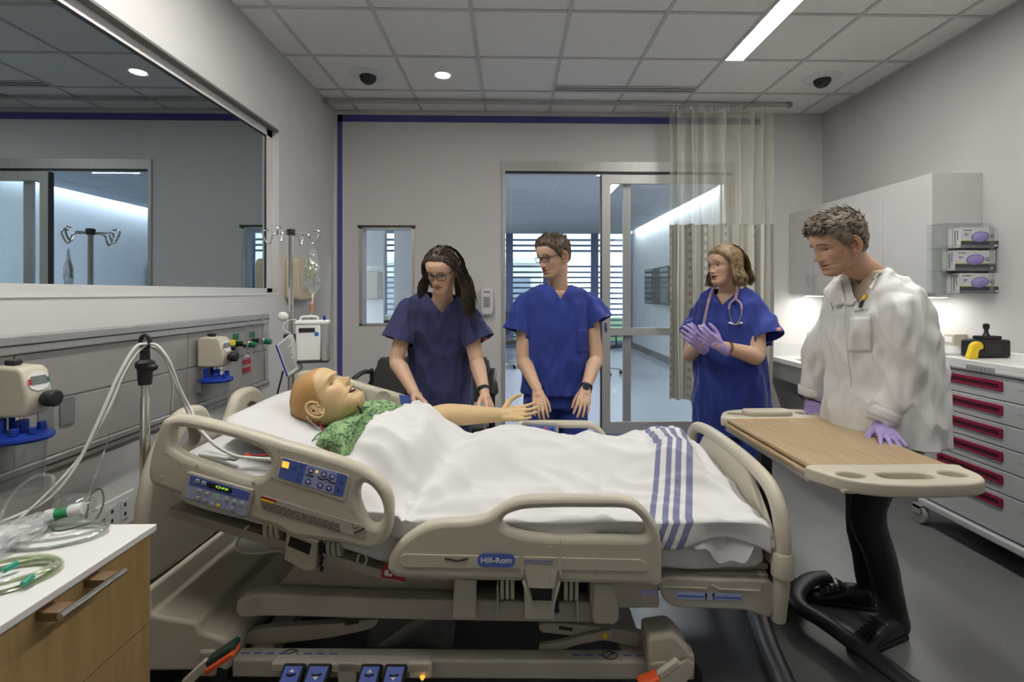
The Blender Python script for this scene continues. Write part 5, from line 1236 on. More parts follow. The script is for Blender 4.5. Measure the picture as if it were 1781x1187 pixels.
# instruction cards hanging at the stand
t = thing('instruction_cards', 'hanging stack of printed instruction cards on the stand', 'cards', (sx - .03, sy - .06, .9))
CM = None
cpx = [(479, 602), (505, 580), (523, 640), (499, 656)]
for k in range(3):
    c = [W(u + 2.2 * k, v + .6 * k, 2.66 + .012 * k) for u, v in cpx]
    G().prism(c, (0, .0015, 0)).ob('card', M_WPRINT, t, smooth=0)
c = [W(u, v, 2.6585) for u, v in cpx]
def cp(s, q): return (c[0] * (1 - s) + c[1] * s) * (1 - q) + (c[3] * (1 - s) + c[2] * s) * q
G().prism([cp(0, 0), cp(.09, 0), cp(.09, 1), cp(0, 1)], (0, -.001, 0)).ob('edge_band', M_DBLUE, t, smooth=0)
g = G(); rr = random.Random(5)
for k in range(13):
    q = .08 + .065 * k; g.prism([cp(.16, q), cp(rr.uniform(.6, .95), q), cp(rr.uniform(.6, .95), q + .022), cp(.16, q + .022)], (0, -.0006, 0))
g.ob('print_lines', mat('grey_ink', (.2, .2, .22), .6, noise_=(30, .2)), t, smooth=0)['kind'] = 'stuff'
G().tube(smooth_path([W(u, v, 2.67) for u, v in ((505, 580), (493, 572), (497, 560), (512, 556), (520, 562))], 6), .0025, 6).ob('cord', M_WHITEP, t)
o = G().tube(smooth_path([(sx - .03, sy - .03, .95), (sx - .07, sy - .03, .75), (sx - .09, sy, .4), (sx - .15, sy, .05)], 8), .005, 8).ob('power_cord', M_BLACK, None); tag(o, 'black power cord hanging from the infusion stand', 'cord')
# ================================================================ cable pole at the bed head
px_, py_ = -1.312, 1.80
t = thing('cable_pole', 'short chrome pole with black clamp top carrying white hoses', 'pole', (px_, py_, 0))
G().lathe([(.12, 0), (.12, .012), (.03, .03), (.016, .04)], (px_, py_, 0), n=28).ob('foot', M_DARKM, t)
G().cyl((px_, py_, .03), (px_, py_, 1.0), .0155, n=16).ob('pole', M_CHROME, t); G().cyl((px_, py_, .98), (px_, py_, 1.07), .0125, n=16).ob('inner_pole', M_CHROME, t)
G().lathe([(.02, 1.045), (.022, 1.06), (.024, 1.10), (.03, 1.11), (.03, 1.125), (.016, 1.135), (.014, 1.175), (.016, 1.18)], (px_, py_, 0), n=18).ob('clamp', M_BLACK, t)
G().ball((px_ + .03, py_ - .01, 1.108), (.022, .016, .014), 12, 8).ob('clamp_knob', M_BLACK, t)
G().tube([(px_ + .016 * math.cos(a), py_, 1.20 + .022 * math.sin(a)) for a in [2 * PI * i / 16 for i in range(16)]], .007, 8, True).ob('eye', M_BLACK, t)
M_HOSE = mat('white_hose', (.62, .61, .57), .4, noise_=(10, .04))
hoses = [([(256, 598, 1.79), (235, 605, 1.76), (205, 655, 1.70), (170, 735, 1.64), (130, 815, 1.58), (85, 868, 1.53), (20, 902, 1.46), (-60, 930, 1.40)], .0052, 'white hose arching from the pole to the left, upper one'),
         ([(256, 602, 1.80), (240, 612, 1.77), (215, 650, 1.72), (190, 710, 1.67), (150, 780, 1.62), (110, 830, 1.56), (60, 880, 1.5), (0, 930, 1.43), (-50, 960, 1.4)], .0042, 'white hose arching from the pole to the left, lower one'),
         ([(258, 598, 1.80), (275, 603, 1.80), (295, 630, 1.81), (312, 675, 1.84), (333, 715, 1.86), (345, 742, 1.80), (372, 772, 1.74), (405, 792, 1.74), (440, 797, 1.76), (490, 800, 1.78)], .0052, 'white hose running from the pole over the headboard, upper one'),
         ([(258, 602, 1.81), (280, 612, 1.81), (300, 655, 1.82), (318, 700, 1.86), (330, 722, 1.88), (352, 755, 1.79), (385, 783, 1.76), (420, 795, 1.76), (490, 803, 1.79)], .0042, 'white hose running from the pole over the headboard, lower one'),
         ([(262, 603, 1.81), (285, 622, 1.82), (300, 665, 1.84), (299, 700, 1.9), (297, 730, 1.95)], .0032, 'thin white hose dropping from the pole behind the headboard')]
for pts, r, lb in hoses:
    o = G().tube(smooth_path([W(*p) for p in pts], 8), r, 10).ob('hose', M_HOSE, None); tag(o, lb, 'hose', 'hoses on the cable pole')
o = G().tube(smooth_path([W(*p) for p in ((245, 608, 1.8), (225, 640, 1.78), (205, 690, 1.78), (185, 775, 1.75), (165, 830, 1.6), (148, 880, 1.45), (140, 900, 1.3))], 8), .003, 8).ob('thin_line', M_CLEARP, None); tag(o, 'thin clear line falling from the pole to the oxygen mask', 'tubing')
# monitor leads lying on the sheet inside the near rail, lead block
lead = [('red', M_RED, [(415, 797, 1.76), (440, 793, 1.78), (470, 791, 1.80), (500, 790, 1.83), (530, 796, 1.85)]), ('green', M_GREEN, [(430, 799, 1.77), (455, 797, 1.78), (480, 795, 1.80), (520, 798, 1.83)]), ('black', M_BLACK, [(425, 797, 1.77), (450, 795, 1.79), (480, 797, 1.80), (515, 800, 1.82)])]
for nm, m_, pts in lead:
    o = G().tube(smooth_path([W(*p) for p in pts], 6), .0026, 8).ob('monitor_lead', m_, None); tag(o, 'thin ' + nm + ' monitor lead lying on the sheet behind the near rail', 'cable', 'monitor leads on the sheet')
t = thing('lead_block', 'pale grey lead connector block lying on the sheet', 'connector', W(380, 796, 1.76))
a, b = W(350, 789, 1.76), W(400, 797, 1.76); G().bar(a, b, .04, .014).ob('case', M_WHITEP, t, bevel=.004); G().bar(b, b + (b - a) * .25, .03, .009).ob('plug', M_GREY, t, bevel=.002)
a = W(430, 793, 1.765); G().box(a - Vector((.006, .004, .006)), a + Vector((.006, .004, .008))).ob('clip', M_ORANGE, t)
# leads on the manikin's shoulder
for nm, m_, pts in (('red', M_RED, [(556, 742, 1.96), (553, 736, 1.95), (556, 735, 1.94), (560, 748, 1.90), (567, 765, 1.86), (571, 785, 1.84)]), ('green', M_GREEN, [(578, 750, 1.93), (565, 750, 1.90), (552, 757, 1.88), (543, 768, 1.86), (538, 776, 1.85)]), ('white', M_WHITEP, [(540, 718, 2.0), (534, 720, 1.97), (535, 728, 1.94), (545, 738, 1.93), (556, 746, 1.92)]), ('black', M_BLACK, [(541, 718, 2.0), (552, 723, 1.97), (562, 732, 1.96), (566, 738, 1.97)])):
    o = G().tube(smooth_path([W(*p) for p in pts], 6), .0024, 8).ob('chest_lead', m_, None); tag(o, 'thin ' + nm + ' chest lead curling from under the green gown', 'cable', 'chest leads')
# ================================================================ bedside cabinet with drawers
M_MAPLE = bpy.data.materials.new('maple_veneer'); M_MAPLE.use_nodes = True
wood(M_MAPLE, (.33, .215, .085), (.40, .27, .115), (.45, .31, .14), 3.5, (9, 9, 1.1), .38)
CX0, CX1, CY0, CY1, CTZ = -1.5, -.942, .45, 1.335, .76
t = thing('bedside_cabinet', 'maple bedside cabinet with white top and bar handles', 'cabinet', ((CX0 + CX1) / 2, (CY0 + CY1) / 2, 0))
G().box((CX0, CY0, CTZ - .018), (CX1, CY1, CTZ)).ob('top', M_WHITEL, t, bevel=.002)
G().box((CX0 + .01, CY0 + .01, .08), (CX1 - .032, CY1 - .008, CTZ - .018)).ob('carcass', M_MAPLE, t)
G().box((CX0 + .05, CY0 + .05, 0), (CX1 - .08, CY1 - .05, .08)).ob('plinth', M_BLACK, t)
for (z0, z1, hz) in ((.507, .738, .66), (.09, .503, .425)):
    d = G().box((CX1 - .031, CY0 + .01, z0), (CX1 - .012, CY1 - .008, z1)).ob('drawer', M_MAPLE, t, bevel=.001)
    ya, yb = WX(112, 1065, -.905).y, WX(208, 1000, -.905).y
    zc = (WX(112, 1062, -.905).z + WX(208, 1003, -.905).z) / 2 if hz > .5 else .435
    G().cyl((-.903, ya - .012, zc), (-.903, yb + .012, zc), .0068, n=16).ob('handle', M_CHROME, d)
    for y in (ya + .008, yb - .02): G().box((CX1 - .012, y - .018, zc - .011), (-.908, y + .018, zc + .008)).ob('handle_post', mat('bronze_post', (.22, .14, .08), .4, .3, noise_=(20, .1)), d, bevel=.002)
# oxygen mask with reservoir bag, and tubing coils
def ztop(u, v, z=CTZ): return WZ(u, v, z)
t = thing('oxygen_mask', 'clear oxygen mask with reservoir bag and green collar on the cabinet', 'oxygen mask', ztop(80, 930))
mc = ztop(128, 905) + Vector((0, 0, .035))
G().ball(mc, (.052, .04, .036), 24, 14).ob('shell', M_CLEARP, t)
G().tube([mc + Vector((.05 * math.cos(a), .042 * math.sin(a), -.026)) for a in [2 * PI * i / 24 for i in range(24)]], .005, 8, True).ob('rim', M_CLEAR, t)
c0 = ztop(98, 915) + Vector((0, 0, .03)); cd = Vector((.9, .25, .15)).normalized()
G().cyl(c0, c0 + cd * .03, .014, n=16).ob('collar', mat('clear_green', (.02, .30, .10), .3, noise_=(10, .1)), t); G().cyl(c0 - cd * .02, c0, .017, n=16).cyl(c0 + cd * .03, c0 + cd * .06, .016, n=16).ob('connector', M_WHITEP, t)
b1 = c0 - cd * .02; b2 = ztop(-60, 985) + Vector((0, 0, .02))
def resv(s, q):
    a = 2 * PI * s; c = b1.lerp(b2, q); w = interp(q, [(0, .016), (.12, .032), (.4, .055), (.85, .055), (1, .05)]); h = interp(q, [(0, .014), (.15, .022), (.5, .026), (1, .012)])
    r = 1 + .22 * noise.noise(Vector((3 * math.cos(a), 3 * math.sin(a), q * 7))); d = (b2 - b1).normalized(); sd = d.cross(Vector((0, 0, 1))).normalized()
    p = c + sd * (w * math.cos(a) * r) + Vector((0, 0, h * math.sin(a) * r)); p.z = max(p.z, CTZ + .002); return p
G().grid(resv, 28, 24, True).ob('reservoir_bag', glass_mat('frosted_vinyl', (.92, .93, .93), .06, .25, .32), t)
g = G()
for (u, v, rr_) in ((100, 893, .006),):
    g.tube(smooth_path([c0 + Vector((0, 0, .016)), c0 + Vector((.0, 0, .05)), c0 + Vector((-.01, 0, .075))], 5), .007, 10)
g.ob('inlet_stem', M_CLEARP, t)
G().tube(smooth_path([c0 + Vector((-.01, 0, .075)), c0 + Vector((-.02, .01, .098)), c0 + Vector((-.055, .0, .10)), c0 + Vector((-.085, -.02, .07)), c0 + Vector((-.095, -.04, .03)), c0 + Vector((-.07, -.07, .0)), c0 + Vector((-.01, -.075, -.015))], 7), .0042, 8).ob('supply_tube', M_CLEAR, t)
G().tube(smooth_path([ztop(u, v) + Vector((0, 0, h)) for u, v, h in ((150, 915, .02), (158, 893, .05), (175, 888, .06), (180, 900, .04), (165, 915, .015), (130, 925, .01), (95, 932, .012), (92, 922, .02), (110, 915, .03))], 6), .0022, 6).ob('elastic_strap', mat('green_elastic', (.04, .07, .03), .7, noise_=(20, .2)), t)
def coil(cx_, cy_, r0, r1, turns, m_, ang, name, label, zh=.012, tr_=.003, thg=None):
    pts = []; rr = random.Random(int(r0 * 999))
    for i in range(int(turns * 28)):
        a = 2 * PI * i / 28; k = 1 + .07 * math.sin(a * .31 + 1) + .05 * math.sin(a * .13)
        x, y = r0 * math.cos(a) * k, r1 * math.sin(a) * k; pts.append(Vector((cx_ + x * math.cos(ang) - y * math.sin(ang), cy_ + x * math.sin(ang) + y * math.cos(ang), CTZ + tr_ + zh * (.5 + .5 * math.sin(i * .11 + .4 * math.sin(a))))))
    t = thing(name, label, 'tubing', (cx_, cy_, CTZ)); G().tube(pts, tr_, 7).ob('coiled_tube', m_, t); return t
p = ztop(98, 938); t = coil(p.x, p.y, .10, .055, 9, M_CLEAR, .25, 'tubing_coil', 'coil of clear tubing under the oxygen mask', .018)
p = ztop(5, 1012); t = coil(p.x, p.y, .085, .06, 12, M_TUBEG, .5, 'nasal_tubing', 'coil of pale green tubing with green connectors at the cabinet front', .018)
M_TEAL = mat('teal_plastic', (.02, .30, .20), .4, noise_=(20, .1))
for (u, v, du, dv) in ((18, 1000, 14, -5), (48, 1024, 8, -5)):
    a, b = ztop(u - du, v - dv) + Vector((0, 0, .014)), ztop(u + du, v + dv) + Vector((0, 0, .02)); G().cyl(a, b, .0065, n=12).ob('connector', M_TEAL, t)
# ================================================================ chair behind the woman, hall furniture
M_SEAT = mat('charcoal_upholstery', (.045, .044, .04), .6, noise_=(30, .1), bump=(300, .15))
t = thing('guest_chair', 'wide charcoal guest chair against the back wall', 'chair', (-.62, 3.75, 0))
cx, cy = -.60, 3.55
me = outline_mesh([[(-.44, 0), (-.43, .26), (-.41, .31), (-.36, .325), (0, .33), (.36, .325), (.41, .31), (.43, .26), (.44, 0)]], .06, .022, frame_M((cx, cy + .22, .56), (1, 0, 0), (0, .18, 1)), 'backrest', 4); mesh_ob('backrest', me, M_SEAT, t)
G().box((cx - .43, cy - .28, .42), (cx + .43, cy + .22, .48)).ob('seat', M_SEAT, t, bevel=.02, seg=3)
for s in (-1, 1):
    G().tube(smooth_path([(cx + s * .46, cy + .2, .78), (cx + s * .475, cy + .05, .80), (cx + s * .475, cy - .18, .78), (cx + s * .47, cy - .26, .70)], 5), .017, 10).ob('armrest', M_BLACK, t)
    for y in (-.25, .22): G().cyl((cx + s * .46, cy + y, 0), (cx + s * .46, cy + y, .72 if y < 0 else .8), .014).ob('leg', M_BLACK, t)
G().tube([(cx - .46, cy, .40), (cx + .46, cy, .40)], .014).ob('crossbar', M_BLACK, t)
def office_chair(x, y, rz, label):
    t = thing('office_chair', label, 'chair', (x, y, 0), 'office chairs in the hall'); M = Matrix.Translation((x, y, 0)) @ Matrix.Rotation(rz, 4, 'Z')
    for k in range(5):
        a = 2 * PI * k / 5; d = Vector((math.cos(a), math.sin(a), 0)); l_ = G(M).bar(Vector((0, 0, .11)), d * .30 + Vector((0, 0, .075)), .04, .025).ob('base_arm', M_GREY, t, bevel=.006)
        e_ = d * .3; G(M).cyl((e_.x - .015, e_.y, .03), (e_.x + .015, e_.y, .03), .03, n=14).ob('caster', M_RUBBER, l_)
    G(M).cyl((0, 0, .1), (0, 0, .44), .025).ob('gas_lift', M_BLACK, t)
    G(M).box((-.24, -.23, .44), (.24, .23, .51)).ob('seat', M_SEAT, t, bevel=.03, seg=3)
    mesh_ob('backrest', outline_mesh([rrect(.44, .46, .08)], .05, .018, M @ frame_M((0, .24, .80), (1, 0, 0), (0, .1, 1)), 'backrest', straight=True), M_SEAT, t)
    G(M).tube(smooth_path([(0, .12, .47), (0, .27, .50), (0, .29, .7)], 5), .02, 8).ob('back_bar', M_BLACK, t)
    for s in (-1, 1): G(M).tube(smooth_path([(s * .22, .05, .47), (s * .29, .05, .50), (s * .29, .05, .68), (s * .28, -.14, .69)], 5), .015, 8).ob('armrest', M_BLACK, t)
office_chair(W(890, 640, 9.2).x - .15, 9.2, .4, 'dark office chair seen left of the man in the doorway'); office_chair(W(1045, 640, 8.6).x, 8.4, 2.4, 'dark office chair behind the sliding door stile')
t = thing('hall_table', 'white table top with metal legs in the hall', 'table', (-.1, 10.3, 0))
G().box((-1.0, 9.9, .72), (.45, 10.7, .75)).ob('top', M_WHITEL, t, bevel=.004)
for x in (-.95, .4):
    for y in (9.95, 10.65): G().cyl((x, y, 0), (x, y, .72), .02).ob('leg', M_ALU, t)
# supplies behind the small view window
t = thing('supply_counter', 'white counter seen through the small back window', 'counter', (-1.55, 6.25, 0))
G().box((-3.0, 6.0, 0), (-1.15, 6.6, .88)).ob('body', M_CABW, t); G().box((-3.02, 5.97, .88), (-1.13, 6.62, .92)).ob('worktop', M_WHITEL, t, bevel=.003)
t = thing('printer', 'white printer on the hall counter behind the small window', 'printer', (-1.35, 6.3, .92))
G().box((-1.62, 6.1, .92), (-1.2, 6.5, 1.10)).ob('body', M_WHITEP, t, bevel=.02); G().box((-1.58, 6.095, .98), (-1.3, 6.11, 1.04)).ob('paper_slot', M_DARKM, t)
t = thing('towel_dispenser', 'grey towel dispenser seen through the small back window', 'dispenser', (-1.67, 6.0, .921))
G().box((-1.78, 5.80, 1.30), (-1.55, 6.0, 1.63)).ob('case', mat('taupe_plastic', (.42, .40, .36), .4, noise_=(8, .03)), t, bevel=.02, seg=3); G().box((-1.80, 6.0, .921), (-1.55, 6.05, 1.70)).ob('backing_panel', M_CABW, t)
# ================================================================ people
from mathutils.bvhtree import BVHTree
def nrm(v): return Vector(v).normalized()
M_SKIN = bpy.data.materials.new('skin'); M_SKIN.use_nodes = True
n, l = nodes_of(M_SKIN); bs = n['Principled BSDF']; at = n.new('ShaderNodeAttribute'); at.attribute_name = 'tone'
tn = n.new('ShaderNodeTexNoise'); tn.inputs['Scale'].default_value = 60; tn.inputs['Detail'].default_value = 3
mp = n.new('ShaderNodeMapRange'); mp.inputs['To Min'].default_value = .92; mp.inputs['To Max'].default_value = 1.07; l.new(tn.outputs['Fac'], mp.inputs['Value'])
mx = n.new('ShaderNodeMix'); mx.data_type = 'RGBA'; mx.blend_type = 'MULTIPLY'; mx.inputs[0].default_value = 1
l.new(at.outputs['Color'], mx.inputs['A']); l.new(mp.outputs[0], mx.inputs['B']); l.new(mx.outputs['Result'], bs.inputs['Base Color'])
bs.inputs['Roughness'].default_value = .52; bs.inputs['Specular IOR Level'].default_value = .35
def ev(o):
    me = bpy.data.meshes.new_from_object(o.evaluated_get(bpy.context.evaluated_depsgraph_get())); return me
def remesh(g, voxel, smooth=4, M=None):
    """union of overlapping closed shapes as one continuous surface"""
    me = g.mesh('tmp', False); o = bpy.data.objects.new('tmp', me); C.objects.link(o)
    r = o.modifiers.new('r', 'REMESH'); r.mode = 'VOXEL'; r.voxel_size = voxel
    if smooth: s = o.modifiers.new('s', 'SMOOTH'); s.factor = .5; s.iterations = smooth
    out = ev(o); bpy.data.objects.remove(o); bpy.data.meshes.remove(me); return out
def get_co(me):
    co = np.empty(len(me.vertices) * 3); me.vertices.foreach_get('co', co); return co.reshape(-1, 3)
def mesh_arrays(me): return get_co(me), [tuple(p.vertices) for p in me.polygons]
def limb(g, pts, n=14, flat=1.0, up=None):
    """tapered chain with round ends; pts = (point, radius)"""
    P = [Vector(p) for p, r in pts]; R = [r for p, r in pts]
    path = smooth_path(P, 4); rs = []
    for i in range(len(P) - 1): rs += [R[i] + (R[i + 1] - R[i]) * k / 4 for k in range(4)]
    rs.append(R[-1]); g.tube(path, rs, n, flat=flat, up=up)
    g.ball(P[0], R[0] * .98, 12, 8); g.ball(P[-1], R[-1] * .98, 12, 8)
def loft(g, secs, xr, fw, n=40, e=2.4):
    """secs: (centre, half width, half depth)"""
    rings = []
    for c, a, b in secs:
        c = Vector(c); rg = []
        for k in range(n):
            t = 2 * PI * k / n; f = lambda q: math.copysign(abs(q) ** (2 / e), q)
            rg.append(c + xr * (a * f(math.cos(t))) + fw * (b * f(math.sin(t))))
        rings.append(rg)
    vs = [v for r in rings for v in r]; fs = []
    for i in range(len(rings) - 1):
        for k in range(n): fs.append((i * n + k, i * n + (k + 1) % n, (i + 1) * n + (k + 1) % n, (i + 1) * n + k))
    fs.append(tuple(range(n - 1, -1, -1))); fs.append(tuple((len(rings) - 1) * n + k for k in range(n))); g.add(vs, fs)
def sleeve_tube(g, pts, n=18, flat=.9, up=None):
    P = [Vector(p) for p, r in pts]; R = [r for p, r in pts]; path = smooth_path(P, 4); rs = []
    for i in range(len(P) - 1): rs += [R[i] + (R[i + 1] - R[i]) * k / 4 for k in range(4)]
    rs.append(R[-1]); g.tube(path, rs, n, flat=flat, up=up); g.ball(P[0], R[0] * .98, 12, 8)
def torso_test(secs, xr, fw, k=1.06):
    S = [(Vector(c), a, b) for c, a, b in secs]
    def f(p):
        for (c0, a0, b0), (c1, a1, b1) in zip(S[:-1], S[1:]):
            if c0.z <= p.z <= c1.z:
                t = (p.z - c0.z) / (c1.z - c0.z); c = c0.lerp(c1, t); return ((p - c).dot(xr) / (a0 + (a1 - a0) * t)) ** 2 + ((p - c).dot(fw) / (b0 + (b1 - b0) * t)) ** 2 < k * k
        return False
    return f
def hand(g, P, d, nrml, t, curls=(.25, .3, .35, .4), spread=.12, thumb=.6, k=1.0, fat=1.0, bend=None):
    """palm + five fingers. d wrist->knuckles, nrml out of the palm, t towards the thumb"""
    d = nrm(d); t = Vector(t); t = (t - d * t.dot(d)).normalized(); nn = Vector(nrml); nn = (nn - d * nn.dot(d) - t * nn.dot(t)).normalized()
    P = Vector(P)
    offs = (.029, .0095, -.0105, -.029); lens = (.086, .090, .086, .078); fl = (.072, .081, .075, .058); rad = (.0088, .009, .0085, .0075)
    limb(g, [(P - d * .03, .026 * k), (P, .025 * k), (P + d * .03 * k, .024 * k)], flat=.72, up=nn)
    tips = []
    for i in range(4):
        K = P + d * (lens[i] * k) + t * (offs[i] * k)
        limb(g, [(P + d * .012 * k + t * (offs[i] * .55 * k), .0165 * k * fat), ((P + K) / 2 + t * (offs[i] * .2 * k), .0150 * k * fat), (K, .0118 * k * fat)], 10)
        a = curls[i] * .6; sp = (1.5 - i) * spread; q = K; chain = [(q, rad[i] * 1.12 * k * fat)]
        fd0 = (d * math.cos(sp) + t * math.sin(sp)).normalized()
        for j, fr in enumerate((.45, .30, .25)):
            fd = fd0 * math.cos(a) + nn * math.sin(a); q = q + fd * (fl[i] * fr * k); chain.append((q, rad[i] * (1.0 - .09 * (j + 1)) * k * fat)); a += curls[i]
        limb(g, chain, 10); tips.append(q)
    b0 = P + d * .022 * k + t * .018 * k + nn * .004
    b1 = b0 + (d * .55 + t * .75 * thumb + nn * .35).normalized() * .044 * k
    b2 = b1 + (d * .8 + t * .45 * thumb + nn * .25).normalized() * .033 * k
    b3 = b2 + (d * .92 + t * .15 * thumb + nn * .3).normalized() * .026 * k
    limb(g, [(b0, .0165 * k * fat), (b1, .0115 * k * fat), (b2, .0098 * k * fat), (b3, .0078 * k * fat)], 10)
    return tips
# ---------------------------------------------------------------- head
def itp(z, T):
    xs = np.array([a for a, b in T]); ys = np.array([b for a, b in T]); return np.interp(z, xs, ys)
PF = [(-.118, .045), (-.113, .064), (-.104, .079), (-.094, .085), (-.083, .0815), (-.072, .085), (-.0625, .083), (-.055, .087), (-.045, .085), (-.035, .085), (-.012, .081), (.002, .081), (.018, .091), (.04, .093), (.06, .088), (.08, .073), (.095, .054), (.108, .030), (.115, .010), (.117, .002)]
PB = [(-.118, .030), (-.113, .018), (-.10, -.005), (-.085, -.035), (-.06, -.064), (-.03, -.088), (0, -.100), (.04, -.104), (.07, -.091), (.09, -.068), (.105, -.040), (.115, -.012), (.117, -.004)]
PW = [(-.118, .010), (-.113, .022), (-.104, .033), (-.094, .041), (-.08, .050), (-.06, .058), (-.04, .064), (-.02, .068), (0, .071), (.03, .075), (.05, .0755), (.07, .070), (.09, .054), (.105, .034), (.115, .012), (.117, .003)]
NT = 132
_zl = np.concatenate([np.linspace(-.118, -.085, 14, endpoint=False), np.linspace(-.085, .035, 84, endpoint=False), np.linspace(.035, .105, 26, endpoint=False), np.linspace(.105, .117, 8)])
_tt = np.arange(NT) / NT; _th = 2 * PI * _tt - .55 * np.sin(2 * PI * _tt)
def hairline(th_deg):
    return np.interp(np.abs(th_deg), [0, 20, 35, 48, 60, 70, 78, 84, 92, 104, 118, 140, 180], [.068, .067, .064, .052, .034, .012, -.012, -.004, .022, .010, -.028, -.055, -.066])
def head_grid(sp):
    Z, TH = np.meshgrid(_zl, _th, indexing='ij')
    jaw = sp.get('jaw', 1.0); Wd = itp(Z, PW) * np.where(Z < -.02, 1 + (jaw - 1) * np.clip((-.02 - Z) / .05, 0, 1), 1)
    yf, yb = itp(Z, PF), itp(Z, PB); ym = np.minimum(-.005 + np.clip((-.05 - Z) * .9, 0, 1), (yf + yb) / 2 + .02)
    cs, sn = np.cos(TH), np.sin(TH); f = lambda q, e: np.sign(q) * np.abs(q) ** e
    e = 2 / 2.25
    X = Wd * f(sn, e); Y = ym + np.where(cs > 0, (yf - ym), (ym - yb)) * f(cs, e)
    A = np.abs(X); front = np.clip((Y - .01) / .03, 0, 1); ga = lambda v, s: np.exp(-(v / s) ** 2)
    ns = sp.get('nose', 1.0)
    nd = itp(Z, [(-.050, 0), (-.043, .003), (-.0395, .012), (-.036, .021), (-.031, .0255), (-.026, .024), (-.016, .017), (-.004, .0085), (.008, .0035), (.02, .0005), (.03, 0)]) * ns
    nw = itp(Z, [(-.05, .010), (-.036, .0098), (-.02, .0078), (0, .0066), (.02, .008)])
    dY = nd * ga(X, nw)
    dY += .0095 * ga(A - .0125, .0052) * ga(Z + .0355, .0062)
    dY -= .0105 * ga(A - .031, .015) * ga(Z - .003, .0105) + .006 * ga(A - .016, .007) * ga(Z - .004, .009)
    dY += .0065 * ga(A - .031, .0105) * ga(Z - .0015, .0075)
    dY += sp.get('brow', .0045) * ga(A - .027, .018) * ga(Z - .0205, .0065)
    dY += .005 * ga(A - .044, .015) * ga(Z + .021, .016)
    dY -= .003 * ga(A - .047, .012) * ga(Z + .058, .018)
    dY += .0042 * ga(X, .019) * ga(Z + .0557, .0042) + .0055 * ga(X, .016) * ga(Z + .0700, .0052)
    dY -= .0042 * ga(X, .024) * ga(Z + .0627, .0022) + .003 * ga(X, .012) * ga(Z + .0805, .004) + .002 * ga(X, .004) * ga(Z + .047, .006)
    dY -= .0022 * ga(A - .026, .005) * ga(Z + .052, .012)
    dY += .004 * ga(X, .017) * ga(Z + .096, .011)
    mo = sp.get('mouth', 0)                                           # open mouth
    if mo: dY -= mo * ga(X, .021) * ga(Z + .066, .0085)
    Y = Y + dY * front
    # ---- tone painting
    base = np.array(sp['skin']); col = np.ones(X.shape + (3,)) * base
    def paint(mask, c): 
        nonlocal col
        m = np.clip(mask * (front > .2), 0, 1)[..., None]; col = col * (1 - m) + np.array(c) * m
    warm = base * np.array([1.0, .80, .76]); paint(.5 * ga(A - .042, .018) * ga(Z + .03, .02) + .5 * ga(X, .014) * ga(Z + .034, .012), warm)
    if 'stubble' in sp: paint(.38 * np.clip((-.038 - Z) / .012, 0, 1) * np.clip(1.3 - A / .075, 0, 1), sp['stubble'])
    lip = sp.get('lip', base * np.array([.80, .52, .50]))
    paint(1.3 * ga(X, .021) ** 1.0 * (ga(Z + .0562, .0042) + ga(Z + .0692, .005)) * (A < .0265), lip)
    paint(1.2 * ga(Z + .0627 + 0 * X, .0016) * (A < .026), base * .28)
    if mo: paint(1.5 * ga(X, .018) * ga(Z + .066, .0075), (.12, .035, .03))
    br = sp.get('browc', (.06, .04, .025))
    zb_ = .0235 + .003 * np.sin(np.clip((A - .012) / .034, 0, 1) * PI) - .004 * np.clip((A - .035) / .012, 0, 1)
    paint(min(1, sp.get('browa', .8) * 1.25) * (A > .0115) * (A < .048) * np.exp(-((Z - zb_) / .0040) ** 2), br)
    op = sp.get('eye', .0022); ze = .0002 - .0012 * ((A - .031) / .012) ** 2
    inx = np.clip(1.25 - ((A - .031) / .0125) ** 2, 0, 1)
    paint((np.abs(Z - ze) < op * np.sqrt(np.clip(1 - ((A - .031) / .0125) ** 2, 0, 1))) * 1.0, (.62, .60, .57))
    gz = sp.get('gaze', 0)
    paint(((X - np.sign(X) * .031 - gz) ** 2 + (Z - ze + .0012) ** 2 < .0054 ** 2) * (np.abs(Z - ze) < op) * 1.0, sp.get('iris', (.03, .02, .015)))
    lz = ze + op + .0002; paint(1.0 * inx * np.exp(-((Z - lz) / .0021) ** 2), (.04, .025, .02)); paint(.35 * inx * np.exp(-((Z - (ze - op)) / .0012) ** 2), base * .45)
    paint(.35 * np.exp(-((A - .031) / .014) ** 2) * ga(Z - .009, .004), base * np.array([.62, .52, .5]))
    if 'scalp' in sp:                                               # moulded hair of the manikin
        hl = hairline(np.degrees((TH + PI) % (2 * PI) - PI)); m = np.clip((Z - hl) / .006 + .5, 0, 1)[..., None] * .9; col = col * (1 - m) + np.array(sp['scalp']) * m
    P = np.stack([X, Y, Z], -1)
    return P, col, TH
def grid_faces(nz, nt, k0=0):
    fs = []
    for i in range(nz - 1):
        for j in range(nt): fs.append((k0 + i * nt + j, k0 + i * nt + (j + 1) % nt, k0 + (i + 1) * nt + (j + 1) % nt, k0 + (i + 1) * nt + j))
    return fs
